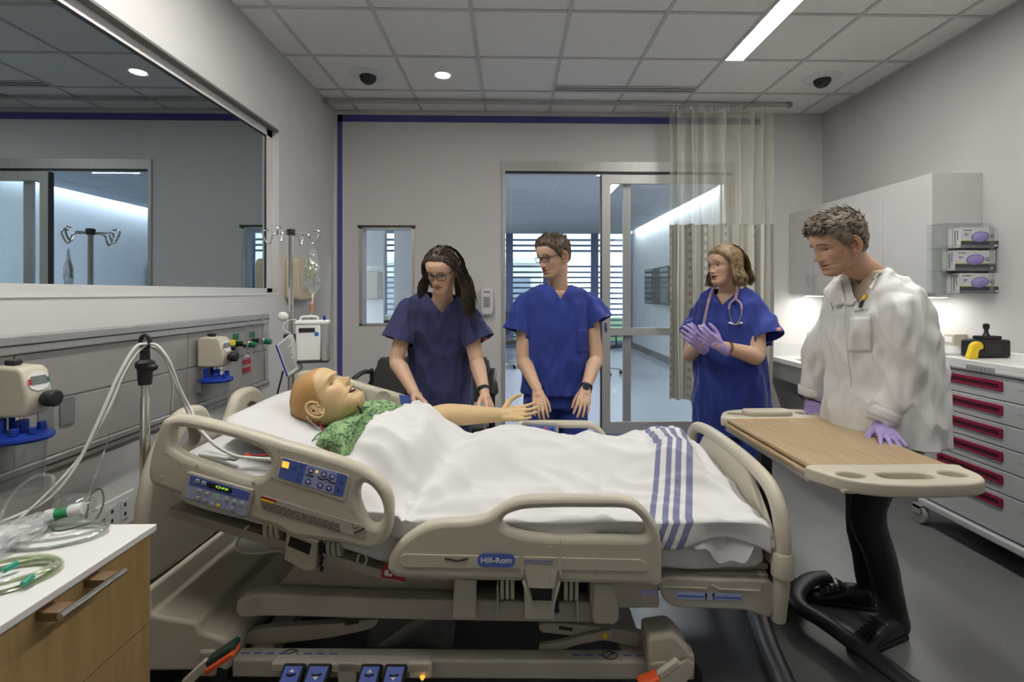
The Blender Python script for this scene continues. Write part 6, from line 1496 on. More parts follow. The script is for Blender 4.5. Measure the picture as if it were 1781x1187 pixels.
def ear_geo(s):
    g = G(); c = Vector((s * .0725, -.010, -.006)); e1 = Vector((s * .25, -.95, .1)).normalized(); e2 = Vector((0, .12, 1)).normalized(); nn = Vector((s, .25, 0)).normalized()
    pts = [c + e1 * (.019 * math.cos(a)) + e2 * (.031 * math.sin(a)) + nn * (.009 + .005 * math.cos(a)) for a in [math.radians(q) for q in range(-150, 171, 20)]]
    g.tube(smooth_path(pts, 2), .0042, 8); g.ball(c + nn * .003 + e1 * .002, (.006, .017, .027), 14, 10, Matrix((nn, e1, e2)).transposed())
    g.ball(c + e2 * -.026 + nn * .006 + e1 * -.004, (.0055, .008, .009), 10, 8); g.ball(c - e1 * .014 + nn * .006, (.004, .005, .007), 8, 6)
    ant = [c + e1 * (.010 * math.cos(a)) + e2 * (.019 * math.sin(a)) + nn * .0125 for a in [math.radians(q) for q in range(-100, 111, 30)]]; g.tube(smooth_path(ant, 2), .0032, 6)
    return g
class Head:
    def __init__(s, c, fwd, sp, scale=1.0, up=(0, 0, 1), roll=0):
        f = nrm(fwd); x = f.cross(Vector(up)).normalized(); z = x.cross(f)
        if roll: R = Matrix.Rotation(roll, 3, f); x, z = R @ x, R @ z
        s.M = Matrix(((x.x, f.x, z.x, c[0]), (x.y, f.y, z.y, c[1]), (x.z, f.z, z.z, c[2]), (0, 0, 0, 1))) @ Matrix.Scale(scale, 4)
        s.sp, s.scale = sp, scale; s.P, s.col, s.TH = head_grid(sp)
        d1 = np.roll(s.P, -1, 1) - np.roll(s.P, 1, 1); d0 = np.gradient(s.P, axis=0); nn = np.cross(d1, d0); nn /= (np.linalg.norm(nn, axis=2, keepdims=True) + 1e-9)
        if (nn[60, 0] * [0, 1, 0]).sum() < 0: nn = -nn
        s.N = nn
    def pt(s, x, y, z): return s.M @ Vector((x, y, z))
    def geometry(s):
        """world verts, faces, colours of head with ears"""
        nz, nt = s.P.shape[:2]; v = s.P.reshape(-1, 3); col = s.col.reshape(-1, 3); fs = grid_faces(nz, nt)
        fs.append(tuple(range(nt - 1, -1, -1))); fs.append(tuple((nz - 1) * nt + j for j in range(nt)))
        V = [v]; Cc = [col]; k = len(v)
        for sd in (() if s.sp.get('own_ears') else (-1, 1)):
            g = ear_geo(sd); V.append(np.array([tuple(p) for p in g.v])); fs += [tuple(i + k for i in f) for f in g.f]; k += len(g.v)
            Cc.append(np.ones((len(g.v), 3)) * np.array(s.sp['skin']) * np.array([1.0, .86, .83]))
        V = np.concatenate(V); M = np.array(s.M); V = V @ M[:3, :3].T + M[:3, 3]
        return V, fs, np.concatenate(Cc)
    def cap(s, thick, col_m, parent, extra=0, name='hair', lift=None, line=0):
        nz, nt = s.P.shape[:2]; deg = np.degrees((s.TH + PI) % (2 * PI) - PI); hl = hairline(deg) + line
        m = np.clip((s.P[..., 2] - hl) / .018, 0, 1); keep = (s.P[..., 2] - hl) > -.003
        t = thick * (m ** .6) * (1 + (lift(s.P) if lift else 0))
        q = s.P + s.N * t[..., None]; nzs = np.array([noise.noise(Vector((p[0] * 90, p[1] * 45, p[2] * 60))) for p in q.reshape(-1, 3)]).reshape(nz, nt)
        q = q + s.N * (nzs * .0028 * m)[..., None]
        fs = [f for f in grid_faces(nz, nt) if all(keep.reshape(-1)[i] for i in f)]; fs.append(tuple((nz - 1) * nt + j for j in range(nt)))
        V = q.reshape(-1, 3); M = np.array(s.M); V = V @ M[:3, :3].T + M[:3, 3]
        g = G(); g.v = [Vector(p) for p in V]; g.f = fs; s.capq = q; s.keep = keep; s.hl = hl; return g
def build_body(person, heads, arms, trunk, tone):
    """one continuous skin object: head + trunk/neck + arms and hands"""
    V, F, Cc, k = [], [], [], 0
    for v, f, c in [h.geometry() for h in heads]:
        V.append(v); F += [tuple(i + k for i in q) for q in f]; Cc.append(c); k += len(v)
    for me, c in [(m, tone) for m in arms + trunk]:
        v, f = mesh_arrays(me); V.append(v); F += [tuple(i + k for i in q) for q in f]; Cc.append(np.ones((len(v), 3)) * np.array(c)); k += len(v); bpy.data.meshes.remove(me)
    V = np.concatenate(V); Cc = np.concatenate(Cc); me = bpy.data.meshes.new('body'); me.from_pydata(V.tolist(), [], F); me.materials.append(M_SKIN)
    a = me.attributes.new('tone', 'FLOAT_COLOR', 'POINT'); a.data.foreach_set('color', np.concatenate([Cc, np.ones((len(Cc), 1))], 1).astype(np.float32).ravel())
    me.polygons.foreach_set('use_smooth', [True] * len(me.polygons)); return link('body', me, person)
def strands(h, parent, m, count, L, rad, comb, seed=1, lift=.4, curl=.3, jitter=.35, zmin=None, name='hair_strands'):
    """short hair: tapered locks rooted over the scalp; comb(p) gives the local direction"""
    rr = random.Random(seed); g = G(h.M); nz, nt = h.P.shape[:2]; idx = np.argwhere(h.keep & (h.P[..., 2] > h.hl + .002))
    # even out the density (area weights)
    w = np.array([abs(h.P[min(i + 1, nz - 1), j] - h.P[i, j]).sum() * abs(h.P[i, (j + 1) % nt] - h.P[i, j]).sum() for i, j in idx]); cw = np.cumsum(w); tot = cw[-1]
    for _ in range(count):
        i, j = idx[int(np.searchsorted(cw, rr.random() * tot))]; p = Vector(h.capq[i, j]) ; nn = Vector(h.N[i, j])
        d = Vector(comb(p)); d = d - nn * d.dot(nn); d = d.normalized() if d.length > 1e-5 else Vector((0, -1, 0))
        d = (d + Vector((rr.gauss(0, jitter), rr.gauss(0, jitter), rr.gauss(0, jitter))) * .6).normalized()
        ln = (L(p) if callable(L) else L) * rr.uniform(.6, 1.2); pts = [p - nn * .004]; dr = (nn * lift + d).normalized()
        for q in range(4): pts.append(pts[-1] + dr * ln / 4); dr = (dr + d * curl - nn * (lift * .35) + Vector((rr.gauss(0, .15), rr.gauss(0, .15), rr.gauss(0, .15)))).normalized()
        g.tube(pts, [rad, rad * 1.1, rad, rad * .7, rad * .15], 4, cap=False)
    return g.ob(name, m, parent, smooth=80)
def hair_mat(name, c1, c2):
    m = bpy.data.materials.new(name); m.use_nodes = True; n, l = nodes_of(m); b = n['Principled BSDF']; b.inputs['Roughness'].default_value = .55
    tc = n.new('ShaderNodeTexCoord'); t = n.new('ShaderNodeTexNoise'); t.inputs['Scale'].default_value = 55; t.inputs['Detail'].default_value = 4; l.new(tc.outputs['Object'], t.inputs['Vector'])
    r = n.new('ShaderNodeValToRGB'); r.color_ramp.elements[0].position = .35; r.color_ramp.elements[0].color = (*c1, 1); r.color_ramp.elements[1].position = .65; r.color_ramp.elements[1].color = (*c2, 1)
    l.new(t.outputs['Fac'], r.inputs[0]); l.new(r.outputs[0], b.inputs['Base Color']); return m
# ---------------------------------------------------------------- clothing
def cloth_mat(name, col, rough=.8):
    m = mat(name, col, rough, sheen=.15, noise_=(6, .06), bump=(420, .14)); n, l = nodes_of(m); b = n['Principled BSDF']; fine = b.inputs['Normal'].links[0].from_node
    tc = n.new('ShaderNodeTexCoord'); mp = n.new('ShaderNodeMapping'); mp.inputs['Scale'].default_value = (1, 1, .38); mp.inputs['Rotation'].default_value = (.25, .3, 0); l.new(tc.outputs['Object'], mp.inputs[0])
    t = n.new('ShaderNodeTexNoise'); t.noise_type = 'RIDGED_MULTIFRACTAL'; t.inputs['Scale'].default_value = 7; t.inputs['Detail'].default_value = 2; t.inputs['Roughness'].default_value = .4; t.inputs['Distortion'].default_value = .5; l.new(mp.outputs[0], t.inputs['Vector'])
    bp = n.new('ShaderNodeBump'); bp.inputs['Strength'].default_value = .7; bp.inputs['Distance'].default_value = .05; l.new(t.outputs['Fac'], bp.inputs['Height']); l.new(bp.outputs[0], fine.inputs['Normal']); return m
def folds(me, amp, fn):
    co = get_co(me); nn = np.array([tuple(v.normal) for v in me.vertices]); d = np.array([fn(Vector(p)) for p in co]); co = co + nn * (d * amp)[:, None]; me.vertices.foreach_set('co', co.ravel()); me.update()
def vfold(seed, sx=15, sz=4.0, shear=.25):
    def f(p):
        a = noise.noise(Vector((p.x * sx + shear * p.z * 6, p.y * sx, p.z * sz + seed))); b = noise.noise(Vector((p.x * sx * 2.2 - p.z * 5, p.y * sx * 2.2, p.z * sz * 2.4 + seed)))
        return (1 - abs(a) * 3.2) * .8 + b * .6
    return f
def cut_plane(bm, co, no, keep_test=None):
    geom = bm.verts[:] + bm.edges[:] + bm.faces[:]
    if keep_test: fs = [f for f in bm.faces if keep_test(f.calc_center_median())]; es = {e for f in fs for e in f.edges}; vs = {v for f in fs for v in f.verts}; geom = list(vs) + list(es) + fs
    bmesh.ops.bisect_plane(bm, geom=geom, plane_co=co, plane_no=no)
def garment(person, name, g, m, voxel=.008, smooth=5, fold=None, hem=None, sleeves=(), neck=None, thick=.003, inside_torso=None):
    """sleeves: (end point, axis, radius); hem: (point, normal); neck: dict(apex, up, right, front, k, top)"""
    me = remesh(g, voxel, smooth)
    if fold: folds(me, fold[0], fold[1])
    bm = bmesh.new(); bm.from_mesh(me); dead = set()
    if hem:
        cut_plane(bm, hem[0], hem[1]); bmesh.ops.delete(bm, geom=[f for f in bm.faces if (f.calc_center_median() - hem[0]).dot(hem[1]) < 1e-5], context='FACES')
    for E, ax, r in sleeves:
        E, ax = Vector(E), nrm(ax)
        def tst(c, E=E, ax=ax, r=r):
            d = c - E; al = d.dot(ax); return -.05 < al < .12 and (d - ax * al).length < r * 1.25 and not (inside_torso and inside_torso(c))
        cut_plane(bm, E, ax, tst); bmesh.ops.delete(bm, geom=[f for f in bm.faces if tst(f.calc_center_median()) and (f.calc_center_median() - E).dot(ax) > 1e-5], context='FACES')
    if neck:
        A, up, rt, fr, k_, top, back = neck['apex'], neck['up'], neck['right'], neck['front'], neck['k'], neck['top'], neck['back']
        for s in (-1, 1): cut_plane(bm, A, (up - rt * (s * k_)).normalized())
        cut_plane(bm, Vector(top), up); cut_plane(bm, Vector(back), fr)
        def inside(c):
            a, b = (c - A).dot(rt), (c - A).dot(up)
            if (c - Vector(top)).dot(up) > 1e-5 and (c - Vector(top)).length < neck.get('rad', .088): return True
            return (c - Vector(back)).dot(fr) > 0 and b > abs(a) * k_ + 1e-5 and b < .35 and abs(a) < .14
        bmesh.ops.delete(bm, geom=[f for f in bm.faces if inside(f.calc_center_median())], context='FACES')
    bmesh.ops.delete(bm, geom=[v for v in bm.verts if not v.link_faces], context='VERTS')
    bm.to_mesh(me); bm.free(); me.name = name; me.materials.clear(); me.materials.append(m); me.polygons.foreach_set('use_smooth', [True] * len(me.polygons))
    bvh = BVHTree.FromPolygons([v.co.copy() for v in me.vertices], [tuple(p.vertices) for p in me.polygons])
    o = link(name, me, person)
    if thick: sd = o.modifiers.new('s', 'SOLIDIFY'); sd.thickness = thick; sd.offset = -.5
    return o, bvh
def patch(bvh, O, rt, up, fr, quad, m, name, parent, off=.003, nx=12, ny=12, th=.002, dist=.4):
    """lays a four-sided patch (corners in right/up coordinates) on a garment"""
    vs, last = [], None
    for j in range(ny + 1):
        for i in range(nx + 1):
            s, t = i / nx, j / ny; p = (Vector(quad[0]) * (1 - s) + Vector(quad[1]) * s) * (1 - t) + (Vector(quad[3]) * (1 - s) + Vector(quad[2]) * s) * t
            o = O + rt * p.x + up * p.y + fr * dist; hit = bvh.ray_cast(o, -fr)
            q = (hit[0] + fr * off) if hit[0] is not None else (last or (o - fr * dist)); last = q; vs.append(q)
    g = G(); W1 = nx + 1; g.add(vs, [(j * W1 + i, j * W1 + i + 1, (j + 1) * W1 + i + 1, (j + 1) * W1 + i) for j in range(ny) for i in range(nx)])
    return g.ob(name, m, parent, solid=th, smooth=80)
def band(g, c, ax, rx, rt, n=26, ref=(0, 0, 1)):
    ax = nrm(ax); x = ax.cross(Vector(ref)); x = x.normalized() if x.length > 1e-4 else ax.orthogonal().normalized(); y = ax.cross(x)
    g.tube([Vector(c) + x * (rx[0] * math.cos(2 * PI * i / n)) + y * (rx[1] * math.sin(2 * PI * i / n)) for i in range(n)], rt, 8, True)
def glasses(h, person, m, lens_w=.046, lens_h=.030, y0=None):
    fy = .094; g = G(h.M); zc = .000
    for s in (-1, 1):
        pts = [Vector((s * .032 + x, fy - .010 * abs(x * s + .02) / .04, zc + z)) for x, z in rrect(lens_w, lens_h, .009, 4)]; g.tube(pts, .0018, 6, True)
        g.tube(smooth_path([(s * (.032 + lens_w / 2), fy - .012, zc + .010), (s * .066, fy - .035, zc + .011), (s * .0745, fy - .075, zc + .009), (s * .0755, -.012, zc + .008), (s * .075, -.025, zc - .008)], 4), .0017, 6)
    g.tube(smooth_path([(-.009, fy - .001, zc + .005), (0, fy + .003, zc + .008), (.009, fy - .001, zc + .005)], 4), .0018, 6); o = g.ob('glasses', m, person)
    for s in (-1, 1):
        pts = [Vector((s * .032 + x, fy - .010 * abs(x * s + .02) / .04, zc + z)) for x, z in rrect(lens_w - .002, lens_h - .002, .009, 4)]; g = G(h.M); g.add(pts, [tuple(range(len(pts)))]); g.ob('lens', M_GLASS, o)
UPZ = Vector((0, 0, 1))
def tagmat(): return mat('woven_tag', (.55, .25, .22), .7, noise_=(40, .3))
SK1, SK2, SK3, SK4 = (.62, .40, .28), (.60, .39, .27), (.64, .42, .29), (.58, .36, .25)
M_NAVY = cloth_mat('navy_scrubs', (.030, .036, .115)); M_ROYAL = cloth_mat('royal_blue_scrubs', (.022, .045, .27))
def scrubs_person(name, label, spec):
    """a standing person in a V-neck scrub top, all joints in world space"""
    S = spec; fw = nrm(S['fw']); xr = fw.cross(UPZ).normalized()
    base = Vector((S['torso'][0][0][0], S['torso'][0][0][1], 0)); P = thing(name, label, 'person', base)
    H = Head(S['head'], S['face'], S['spec'], S.get('hs', 1.05), roll=S.get('roll', 0)); tone = S['spec']['skin']
    nb = Vector(S['neck']); hb = H.pt(0, -.028, -.055)
    tr_ = G(); limb(tr_, [(hb, .055), ((hb + nb) / 2, .054), (nb, .060), (nb - UPZ * .05 - fw * .02, .066)], 18)
    loft(tr_, [(Vector(c), a * .80, b * .72) for c, a, b in S['torso'][-5:-1]], xr, fw)
    arms = []
    for A in S['arms']:
        sh, el, wr = Vector(A['sh']), Vector(A['el']), Vector(A['wr']); r = A.get('r', 1.0)
        limb(tr_, [(sh, .05 * r), (sh.lerp(el, .5), .046 * r)], 12)
        ag = G(); limb(ag, [(sh.lerp(el, .1), .050 * r), (sh.lerp(el, .55), .046 * r), (el, .040 * r), (el.lerp(wr, .25), .0425 * r), (el.lerp(wr, .65), .034 * r), (wr, .0265 * r)], 16)
        if A.get('glove'):
            limb(ag, [(wr, .026 * r), (wr + nrm(A['d']) * .02, .025)], 12); gl = G(); hand(gl, wr, A['d'], A['n'], A['t'], A.get('curl', (.25, .3, .35, .4)), A.get('spread', .1), A.get('thumb', .7), A.get('k', 1.0), 1.08)
            limb(gl, [(wr - nrm(A['d']) * .045, .031), (wr, .030)], 14); me = remesh(gl, .0030, 3); me.materials.clear(); mesh_ob('glove', me, M_GLOVE, P, smooth=80)
        else: hand(ag, wr, A['d'], A['n'], A['t'], A.get('curl', (.25, .3, .35, .4)), A.get('spread', .1), A.get('thumb', .7), A.get('k', 1.0))
        arms.append(remesh(ag, .0030, 3))
    body = build_body(P, [H], arms, [remesh(tr_, .006, 4)], tone)
    # top
    g = G(); loft(g, S['torso'], xr, fw); sl = []
    for A in S['arms']:
        sh, se = Vector(A['sh']), Vector(A['se']); r0, r1 = A.get('sr', (.085, .088)); ax = nrm(se - sh)
        inn = sh.lerp(Vector(S['torso'][-2][0]), .45)
        sleeve_tube(g, [(inn, .058), (sh, r0 * .74), (sh.lerp(se, .5), r0 * .92), (se + ax * .02, r1)], 18, .88, fw); sl.append((se, ax, r1 * 1.1))
    apex = Vector(S['apex']); rt = xr
    top, bvh = garment(P, 'scrub_top', g, S['cloth'], .008, 5, (S.get('famp', .011), vfold(S.get('seed', 1))), (Vector(S['torso'][0][0]) + UPZ * .012, UPZ), sl, dict(apex=apex, up=UPZ, right=rt, front=fw, k=S.get('vk', 1.35), top=Vector(S['neck']) + UPZ * S.get('ntop', .012), back=Vector(S['neck']) - fw * .02, rad=S.get('nrad', .085)), inside_torso=torso_test(S['torso'], xr, fw, 1.22))
    return P, H, top, bvh, xr, fw
M_GLOVE = mat('lilac_glove', (.42, .33, .66), .5, noise_=(25, .08), bump=(70, .5))
def trousers(P, m, secs, legs, xr, fw, name='scrub_trousers', seed=3):
    g = G(); loft(g, secs, xr, fw)
    for L in legs: limb(g, L, 16)
    me = remesh(g, .010, 4); folds(me, .006, vfold(seed, 9, 2.5)); return mesh_ob(name, me, m, P, smooth=80)
# ---- woman in navy, behind the far rail
fw = nrm((-.12, -1, 0))
def V3(u, v, Y): return W(u, v, Y)
xc = V3(763, 600, 2.86).x
torso = [((xc, 2.90, .70), .195, .145), ((xc, 2.90, .86), .192, .14), ((xc, 2.88, 1.02), .178, .13), ((xc, 2.84, 1.18), .18, .13), ((xc, 2.80, 1.28), .175, .115), ((xc, 2.775, 1.335), .15, .09), ((xc, 2.76, 1.372), .09, .065)]
def down(p, x, y, z): return p + Vector((x, y, z))
R = dict(sh=V3(711, 540, 2.80), el=V3(690, 628, 2.74), wr=V3(721, 684, 2.58), se=V3(692, 592, 2.76), sr=(.080, .088))
R.update(d=V3(748, 708, 2.50) - R['wr'], n=(.1, -.35, -1), t=(.2, -1, .2), curl=(.22, .28, .32, .36))
Lh = dict(sh=V3(812, 548, 2.79), el=V3(829, 628, 2.74), wr=V3(843, 684, 2.58), se=V3(834, 594, 2.75), sr=(.078, .085))
Lh.update(d=V3(855, 716, 2.50) - Lh['wr'], n=(-.75, -.3, -.5), t=(-.3, -1, .1), curl=(.45, .5, .5, .5), thumb=.6)
H1 = dict(skin=SK1, nose=.9, eye=.0014, browc=(.07, .045, .03), jaw=.94, iris=(.04, .025, .015))
P1, hd1, top1, bv1, xr1, fw1 = scrubs_person('person', 'woman in navy scrubs with glasses leaning over the manikin', dict(fw=fw, torso=torso, arms=[R, Lh], head=V3(768, 470, 2.655), face=(-.24, -.84, -.47), spec=H1, hs=1.0, neck=V3(769, 524, 2.755), apex=V3(768, 545, 2.67), cloth=M_NAVY, seed=2.3, vk=1.25, ntop=.01, roll=-.06))
g = G(); loft(g, [((xc, 2.92, .45), .16, .12), ((xc, 2.91, .72), .18, .13), ((xc, 2.90, .82), .18, .13)], xr1, fw1)
trousers(P1, M_NAVY, [((xc, 2.92, .72), .175, .125), ((xc, 2.91, .84), .175, .125)], [[(Vector((xc + s * .09, 2.92, .76)), .095), (Vector((xc + s * .10, 2.92, .45)), .085), (Vector((xc + s * .10, 2.93, .06)), .075)] for s in (-1, 1)], xr1, fw1)
def shoes(P, pts, m, fwd, L=.26):
    for c in pts:
        f = nrm(fwd); r = f.cross(UPZ); c = Vector(c)
        def fn(s, t):
            a = 2 * PI * s; y = -L * .42 + L * t; w = .042 * (1 - .55 * max(0, (t - .75) / .25) ** 2) * (1 - .3 * max(0, (.12 - t) / .12) ** 2) * (min(1, t / .03) ** .5 if t < .03 else 1) * (max(0, (1 - t) / .05) ** .5 if t > .95 else 1)
            h = (.088 if t < .35 else .088 - .05 * min(1, (t - .35) / .45)) * (min(1, t / .04) ** .5 if t < .04 else 1) * (max(.02, (1 - t) / .08) ** .5 if t > .92 else 1)
            z = math.sin(a); zz = h * .5 + h * .5 * math.copysign(abs(z) ** .8, z); ww = w * math.copysign(abs(math.cos(a)) ** .8, math.cos(a))
            return c + f * y + r * ww + UPZ * zz
        g = G().grid(fn, 24, 28, True); g.ob('shoe', m, P, smooth=70)
shoes(P1, [(xc - .1, 2.92, 0), (xc + .1, 2.92, 0)], M_BLACK, fw1)
patch(bv1, V3(846, 592, 2.75), nrm((1, .3, 0)), UPZ, nrm((.25, -1, 0)), [(-.016, -.012), (.014, -.008), (.014, .012), (-.016, .008)], tagmat(), 'sleeve_tag', P1, nx=4, ny=4)
glasses(hd1, P1, M_BLACK, .048, .032)
g = G(); wv = Vector(Lh['wr']) - nrm(Lh['d']) * .022; ax = nrm(Vector(Lh['wr']) - Vector(Lh['el']))
for k in (-1, 0, 1): band(g, wv + ax * (.006 * k), ax, (.031, .029), .0042)
g.ob('wrist_band', M_BLACK, P1)
HB1 = hair_mat('dark_brown_hair', (.022, .014, .010), (.085, .055, .038))
def long_hair(h, P, m, count, part_x, length, seed, front_open=.034, flow=(0, 0), rad=.0019, name='hair', line=0, side_len=None, fl=None, vol=.091):
    """locks from a parting over both sides of the skull, then falling straight down; one mesh"""
    cap = h.cap(.012, m, P, line=line); rr = random.Random(seed); g = G(); Mi = h.M.inverted(); dn = (Mi.to_3x3() @ Vector((0, 0, -1))).normalized()
    g.v += [p for p in cap.v]; g.f += cap.f
    for q in range(count):
        s = 1 if rr.random() < .5 else -1; v = rr.random(); y0 = .052 - .145 * v
        z0 = .117 * math.sqrt(max(.05, 1 - (y0 / .105) ** 2)) + .008
        pts = [Vector((part_x + s * .003, y0, z0))]; el = rr.uniform(.85, 1.25)
        xf = 1 if v < .5 else rr.uniform(.05, 1)
        tgt = -.006 - (v * .10) + (.035 * (1 - v) ** 3)              # depth it passes the ear
        for k in range(1, 8):
            a = k / 7 * PI * .60; x = s * vol * math.sin(min(a, PI / 2)) * (1 if a < PI / 2 else 1 + .02) ; z = z0 * math.cos(a)
            y = y0 + (tgt - y0) * (k / 7) ** .9
            sc = 1.0 - .25 * max(0, (abs(y) - .05) / .06) if y < 0 else 1.0
            
            if xf < 1: y = y0 + (-.118 - y0) * (k / 7) ** .6; sc = xf * .9
            pts.append(Vector((x * sc + rr.gauss(0, .002), y + rr.gauss(0, .002), z + rr.gauss(0, .002))))
        W_ = [h.M @ p for p in pts]; L = length * rr.uniform(.75, 1.05) * ((side_len or {}).get(s, 1)); outw = (h.M.to_3x3() @ Vector((s, 0, 0))).normalized(); d = outw * ((fl or {}).get(s, flow[0])) * rr.uniform(.4, 1.2) + Vector((0, flow[1], -1)); p = W_[-1]
        ph = rr.uniform(0, 6)
        for k in range(6):
            p = p + (d.normalized() * L / 6) + outw * (.006 * math.sin(k * .9 + ph * .4) + .003) + Vector((rr.gauss(0, .0025), rr.gauss(0, .0025), 0)); W_.append(p.copy())
        n_ = len(W_); g.tube(W_, [rad * (.5 + 1.0 * min(1, i / 4)) * (1 if i < n_ - 3 else (n_ - i) / 4) for i in range(n_)], 4, cap=False, flat=.6)
    return g.ob(name, m, P, smooth=80)
long_hair(hd1, P1, HB1, 1400, -.018, .20, 5, flow=(.12, .10), rad=.0026, side_len={-1: 1.1, 1: .6}, line=.014, fl={-1: .24, 1: .12}, vol=.097)
# ---- man in royal blue at the rail
fw = nrm((-.12, -1, 0)); xc = V3(967, 600, 2.92).x
torso = [((xc, 2.93, W(0, 698, 2.82).z), .205, .125), ((xc, 2.93, .86), .202, .122), ((xc, 2.92, 1.0), .19, .118), ((xc, 2.91, 1.18), .192, .122), ((xc, 2.90, 1.31), .195, .112), ((xc, 2.89, 1.38), .17, .09), ((xc, 2.885, 1.418), .09, .065)]
R = dict(sh=V3(914, 530, 2.91), el=V3(910, 625, 2.86), wr=V3(935, 680, 2.69), se=V3(900, 577, 2.88), sr=(.080, .086))
R.update(d=V3(940, 715, 2.615) - R['wr'], n=(.0, 1, -.2), t=(1, -.3, -.1), curl=(.30, .34, .38, .30), thumb=.45, spread=.06)
Lh = dict(sh=V3(1024, 527, 2.90), el=V3(1036, 623, 2.86), wr=V3(1019, 676, 2.69), se=V3(1042, 560, 2.87), sr=(.080, .086))
Lh.update(d=V3(1013, 712, 2.615) - Lh['wr'], n=(.0, 1, -.2), t=(-1, -.3, -.1), curl=(.24, .26, .28, .3), thumb=.4, spread=.1)
H2 = dict(skin=SK2, nose=1.1, eye=.0018, browc=(.05, .035, .02), jaw=1.0, stubble=(.42, .26, .19))
P2, hd2, top2, bv2, xr2, fw2 = scrubs_person('person', 'man in royal blue scrubs with glasses resting both hands on the far rail', dict(fw=fw, torso=torso, arms=[R, Lh], head=V3(962, 446, 2.83), face=(-.75, -.61, -.28), spec=H2, hs=1.03, neck=V3(970, 500, 2.89), apex=V3(975, 520, 2.79), cloth=M_ROYAL, seed=6.1, vk=1.5, ntop=.012))
trousers(P2, M_ROYAL, [((xc, 2.94, .70), .175, .115), ((xc, 2.94, .84), .175, .115)], [[(Vector((xc + s * .09, 2.94, .76)), .10), (Vector((xc + s * .10, 2.94, .45)), .09), (Vector((xc + s * .10, 2.95, .06)), .08)] for s in (-1, 1)], xr2, fw2, seed=9)
shoes(P2, [(xc - .1, 2.93, 0), (xc + .1, 2.93, 0)], M_BLACK, fw2)
patch(bv2, V3(1052, 552, 2.87), nrm((1, .3, 0)), UPZ, nrm((.25, -1, 0)), [(-.02, -.008), (.016, -.002), (.016, .014), (-.02, .008)], tagmat(), 'sleeve_tag', P2, nx=4, ny=4)
patch(bv2, V3(1018, 590, 2.8), xr2 * -1, UPZ, fw2, [(-.045, -.075), (.04, -.075), (.04, .055), (-.045, .055)], M_ROYAL, 'chest_pocket', P2, off=.004, th=.003)
glasses(hd2, P2, M_BLACK, .046, .028)
ax = nrm(Vector(Lh['wr']) - Vector(Lh['el'])); wv = Vector(Lh['wr']) - ax * .01; g = G()
for k in (-1, 0, 1): band(g, wv + ax * (.005 * k), ax, (.030, .027), .0042)
wt = g.ob('watch', M_BLACK, P2); fdir = nrm((-.2, -1, .25)); G().lathe([(.019, 0), (.019, .008), (.016, .010), (.001, .010)], wv + fdir * .026, fdir, 22).ob('watch_case', M_DARKM, wt); G().lathe([(.015, 0), (.015, .001), (.001, .001)], wv + fdir * .036, fdir, 22).ob('watch_face', mat('watch_dial', (.02, .05, .045), .2, noise_=(20, .2)), wt)
HB2 = hair_mat('brown_hair', (.035, .022, .014), (.15, .10, .06))
g = hd2.cap(.012, HB2, P2, line=.006, lift=lambda p: .9 * np.clip((p[..., 1] - .0) / .07, 0, 1) * np.clip((p[..., 2] - .05) / .03, 0, 1)); g.ob('hair', HB2, P2, smooth=80)
strands(hd2, P2, HB2, 1100, lambda p: .018 + .016 * max(0, p.z - .05) / .06, .0017, lambda p: Vector((.3 * (1 if p.x > 0 else -1) * (p.z < .05), -.35 + (.5 if p.z > .085 else 0), .75 if (p.y > .03 and p.z > .05) else -.7)), 4, .5, .25)
# ---- woman in royal blue with gloves and stethoscope
fw = nrm((-.70, -.71, 0)); xr_ = fw.cross(UPZ); cx, cy = V3(1268, 600, 2.86).x, 2.86
torso = [((cx + .02, cy + .02, .56), .205, .175), ((cx + .02, cy + .02, .72), .21, .175), ((cx + .01, cy + .01, .90), .20, .165), ((cx, cy, 1.05), .185, .155), ((cx, cy, 1.20), .19, .155), ((cx, cy, 1.31), .185, .125), ((cx, cy, 1.365), .155, .095), ((cx, cy, 1.40), .09, .07)]
R = dict(sh=V3(1228, 535, 2.98), el=V3(1200, 615, 2.92), wr=V3(1217, 600, 2.66), se=V3(1207, 585, 2.95), sr=(.08, .09), glove=1)
R.update(d=V3(1198, 578, 2.60) - R['wr'], n=(.8, .3, .2), t=(.2, -.3, 1), curl=(.75, .75, .75, .75), thumb=.5)
Lh = dict(sh=V3(1314, 535, 2.78), el=V3(1316, 620, 2.66), wr=V3(1252, 602, 2.60), se=V3(1334, 588, 2.69), sr=(.084, .092), glove=1, r=1.06)
Lh.update(d=V3(1222, 582, 2.585) - Lh['wr'], n=(-.5, .8, -.1), t=(.1, -.5, 1), curl=(.55, .6, .6, .6), thumb=.6)
H3 = dict(skin=SK3, nose=.85, eye=.003, browc=(.14, .09, .05), browa=.8, jaw=.93, mouth=.001, lip=(.52, .27, .22), iris=(.05, .06, .07))
P3, hd3, top3, bv3, xr3, fw3 = scrubs_person('person', 'fair haired woman in royal blue scrubs with lilac gloves and a stethoscope', dict(fw=fw, torso=torso, arms=[R, Lh], head=V3(1260, 462, 2.80), face=(-.95, -.30, -.05), spec=H3, hs=.98, neck=V3(1268, 512, 2.86), apex=V3(1252, 532, 2.74), cloth=M_ROYAL, seed=11.4, vk=1.2, ntop=.012))
trousers(P3, M_ROYAL, [((cx + .02, cy + .02, .58), .19, .155), ((cx + .02, cy + .02, .84), .19, .155)], [[(Vector((cx, cy, .7)) + xr3 * (s * .09), .105), (Vector((cx, cy, .42)) + xr3 * (s * .10), .095), (Vector((cx, cy, .06)) + xr3 * (s * .10), .085)] for s in (-1, 1)], xr3, fw3, seed=12)
shoes(P3, [Vector((cx, cy, 0)) + xr3 * .1, Vector((cx, cy, 0)) - xr3 * .1], M_WHITEP, fw3)
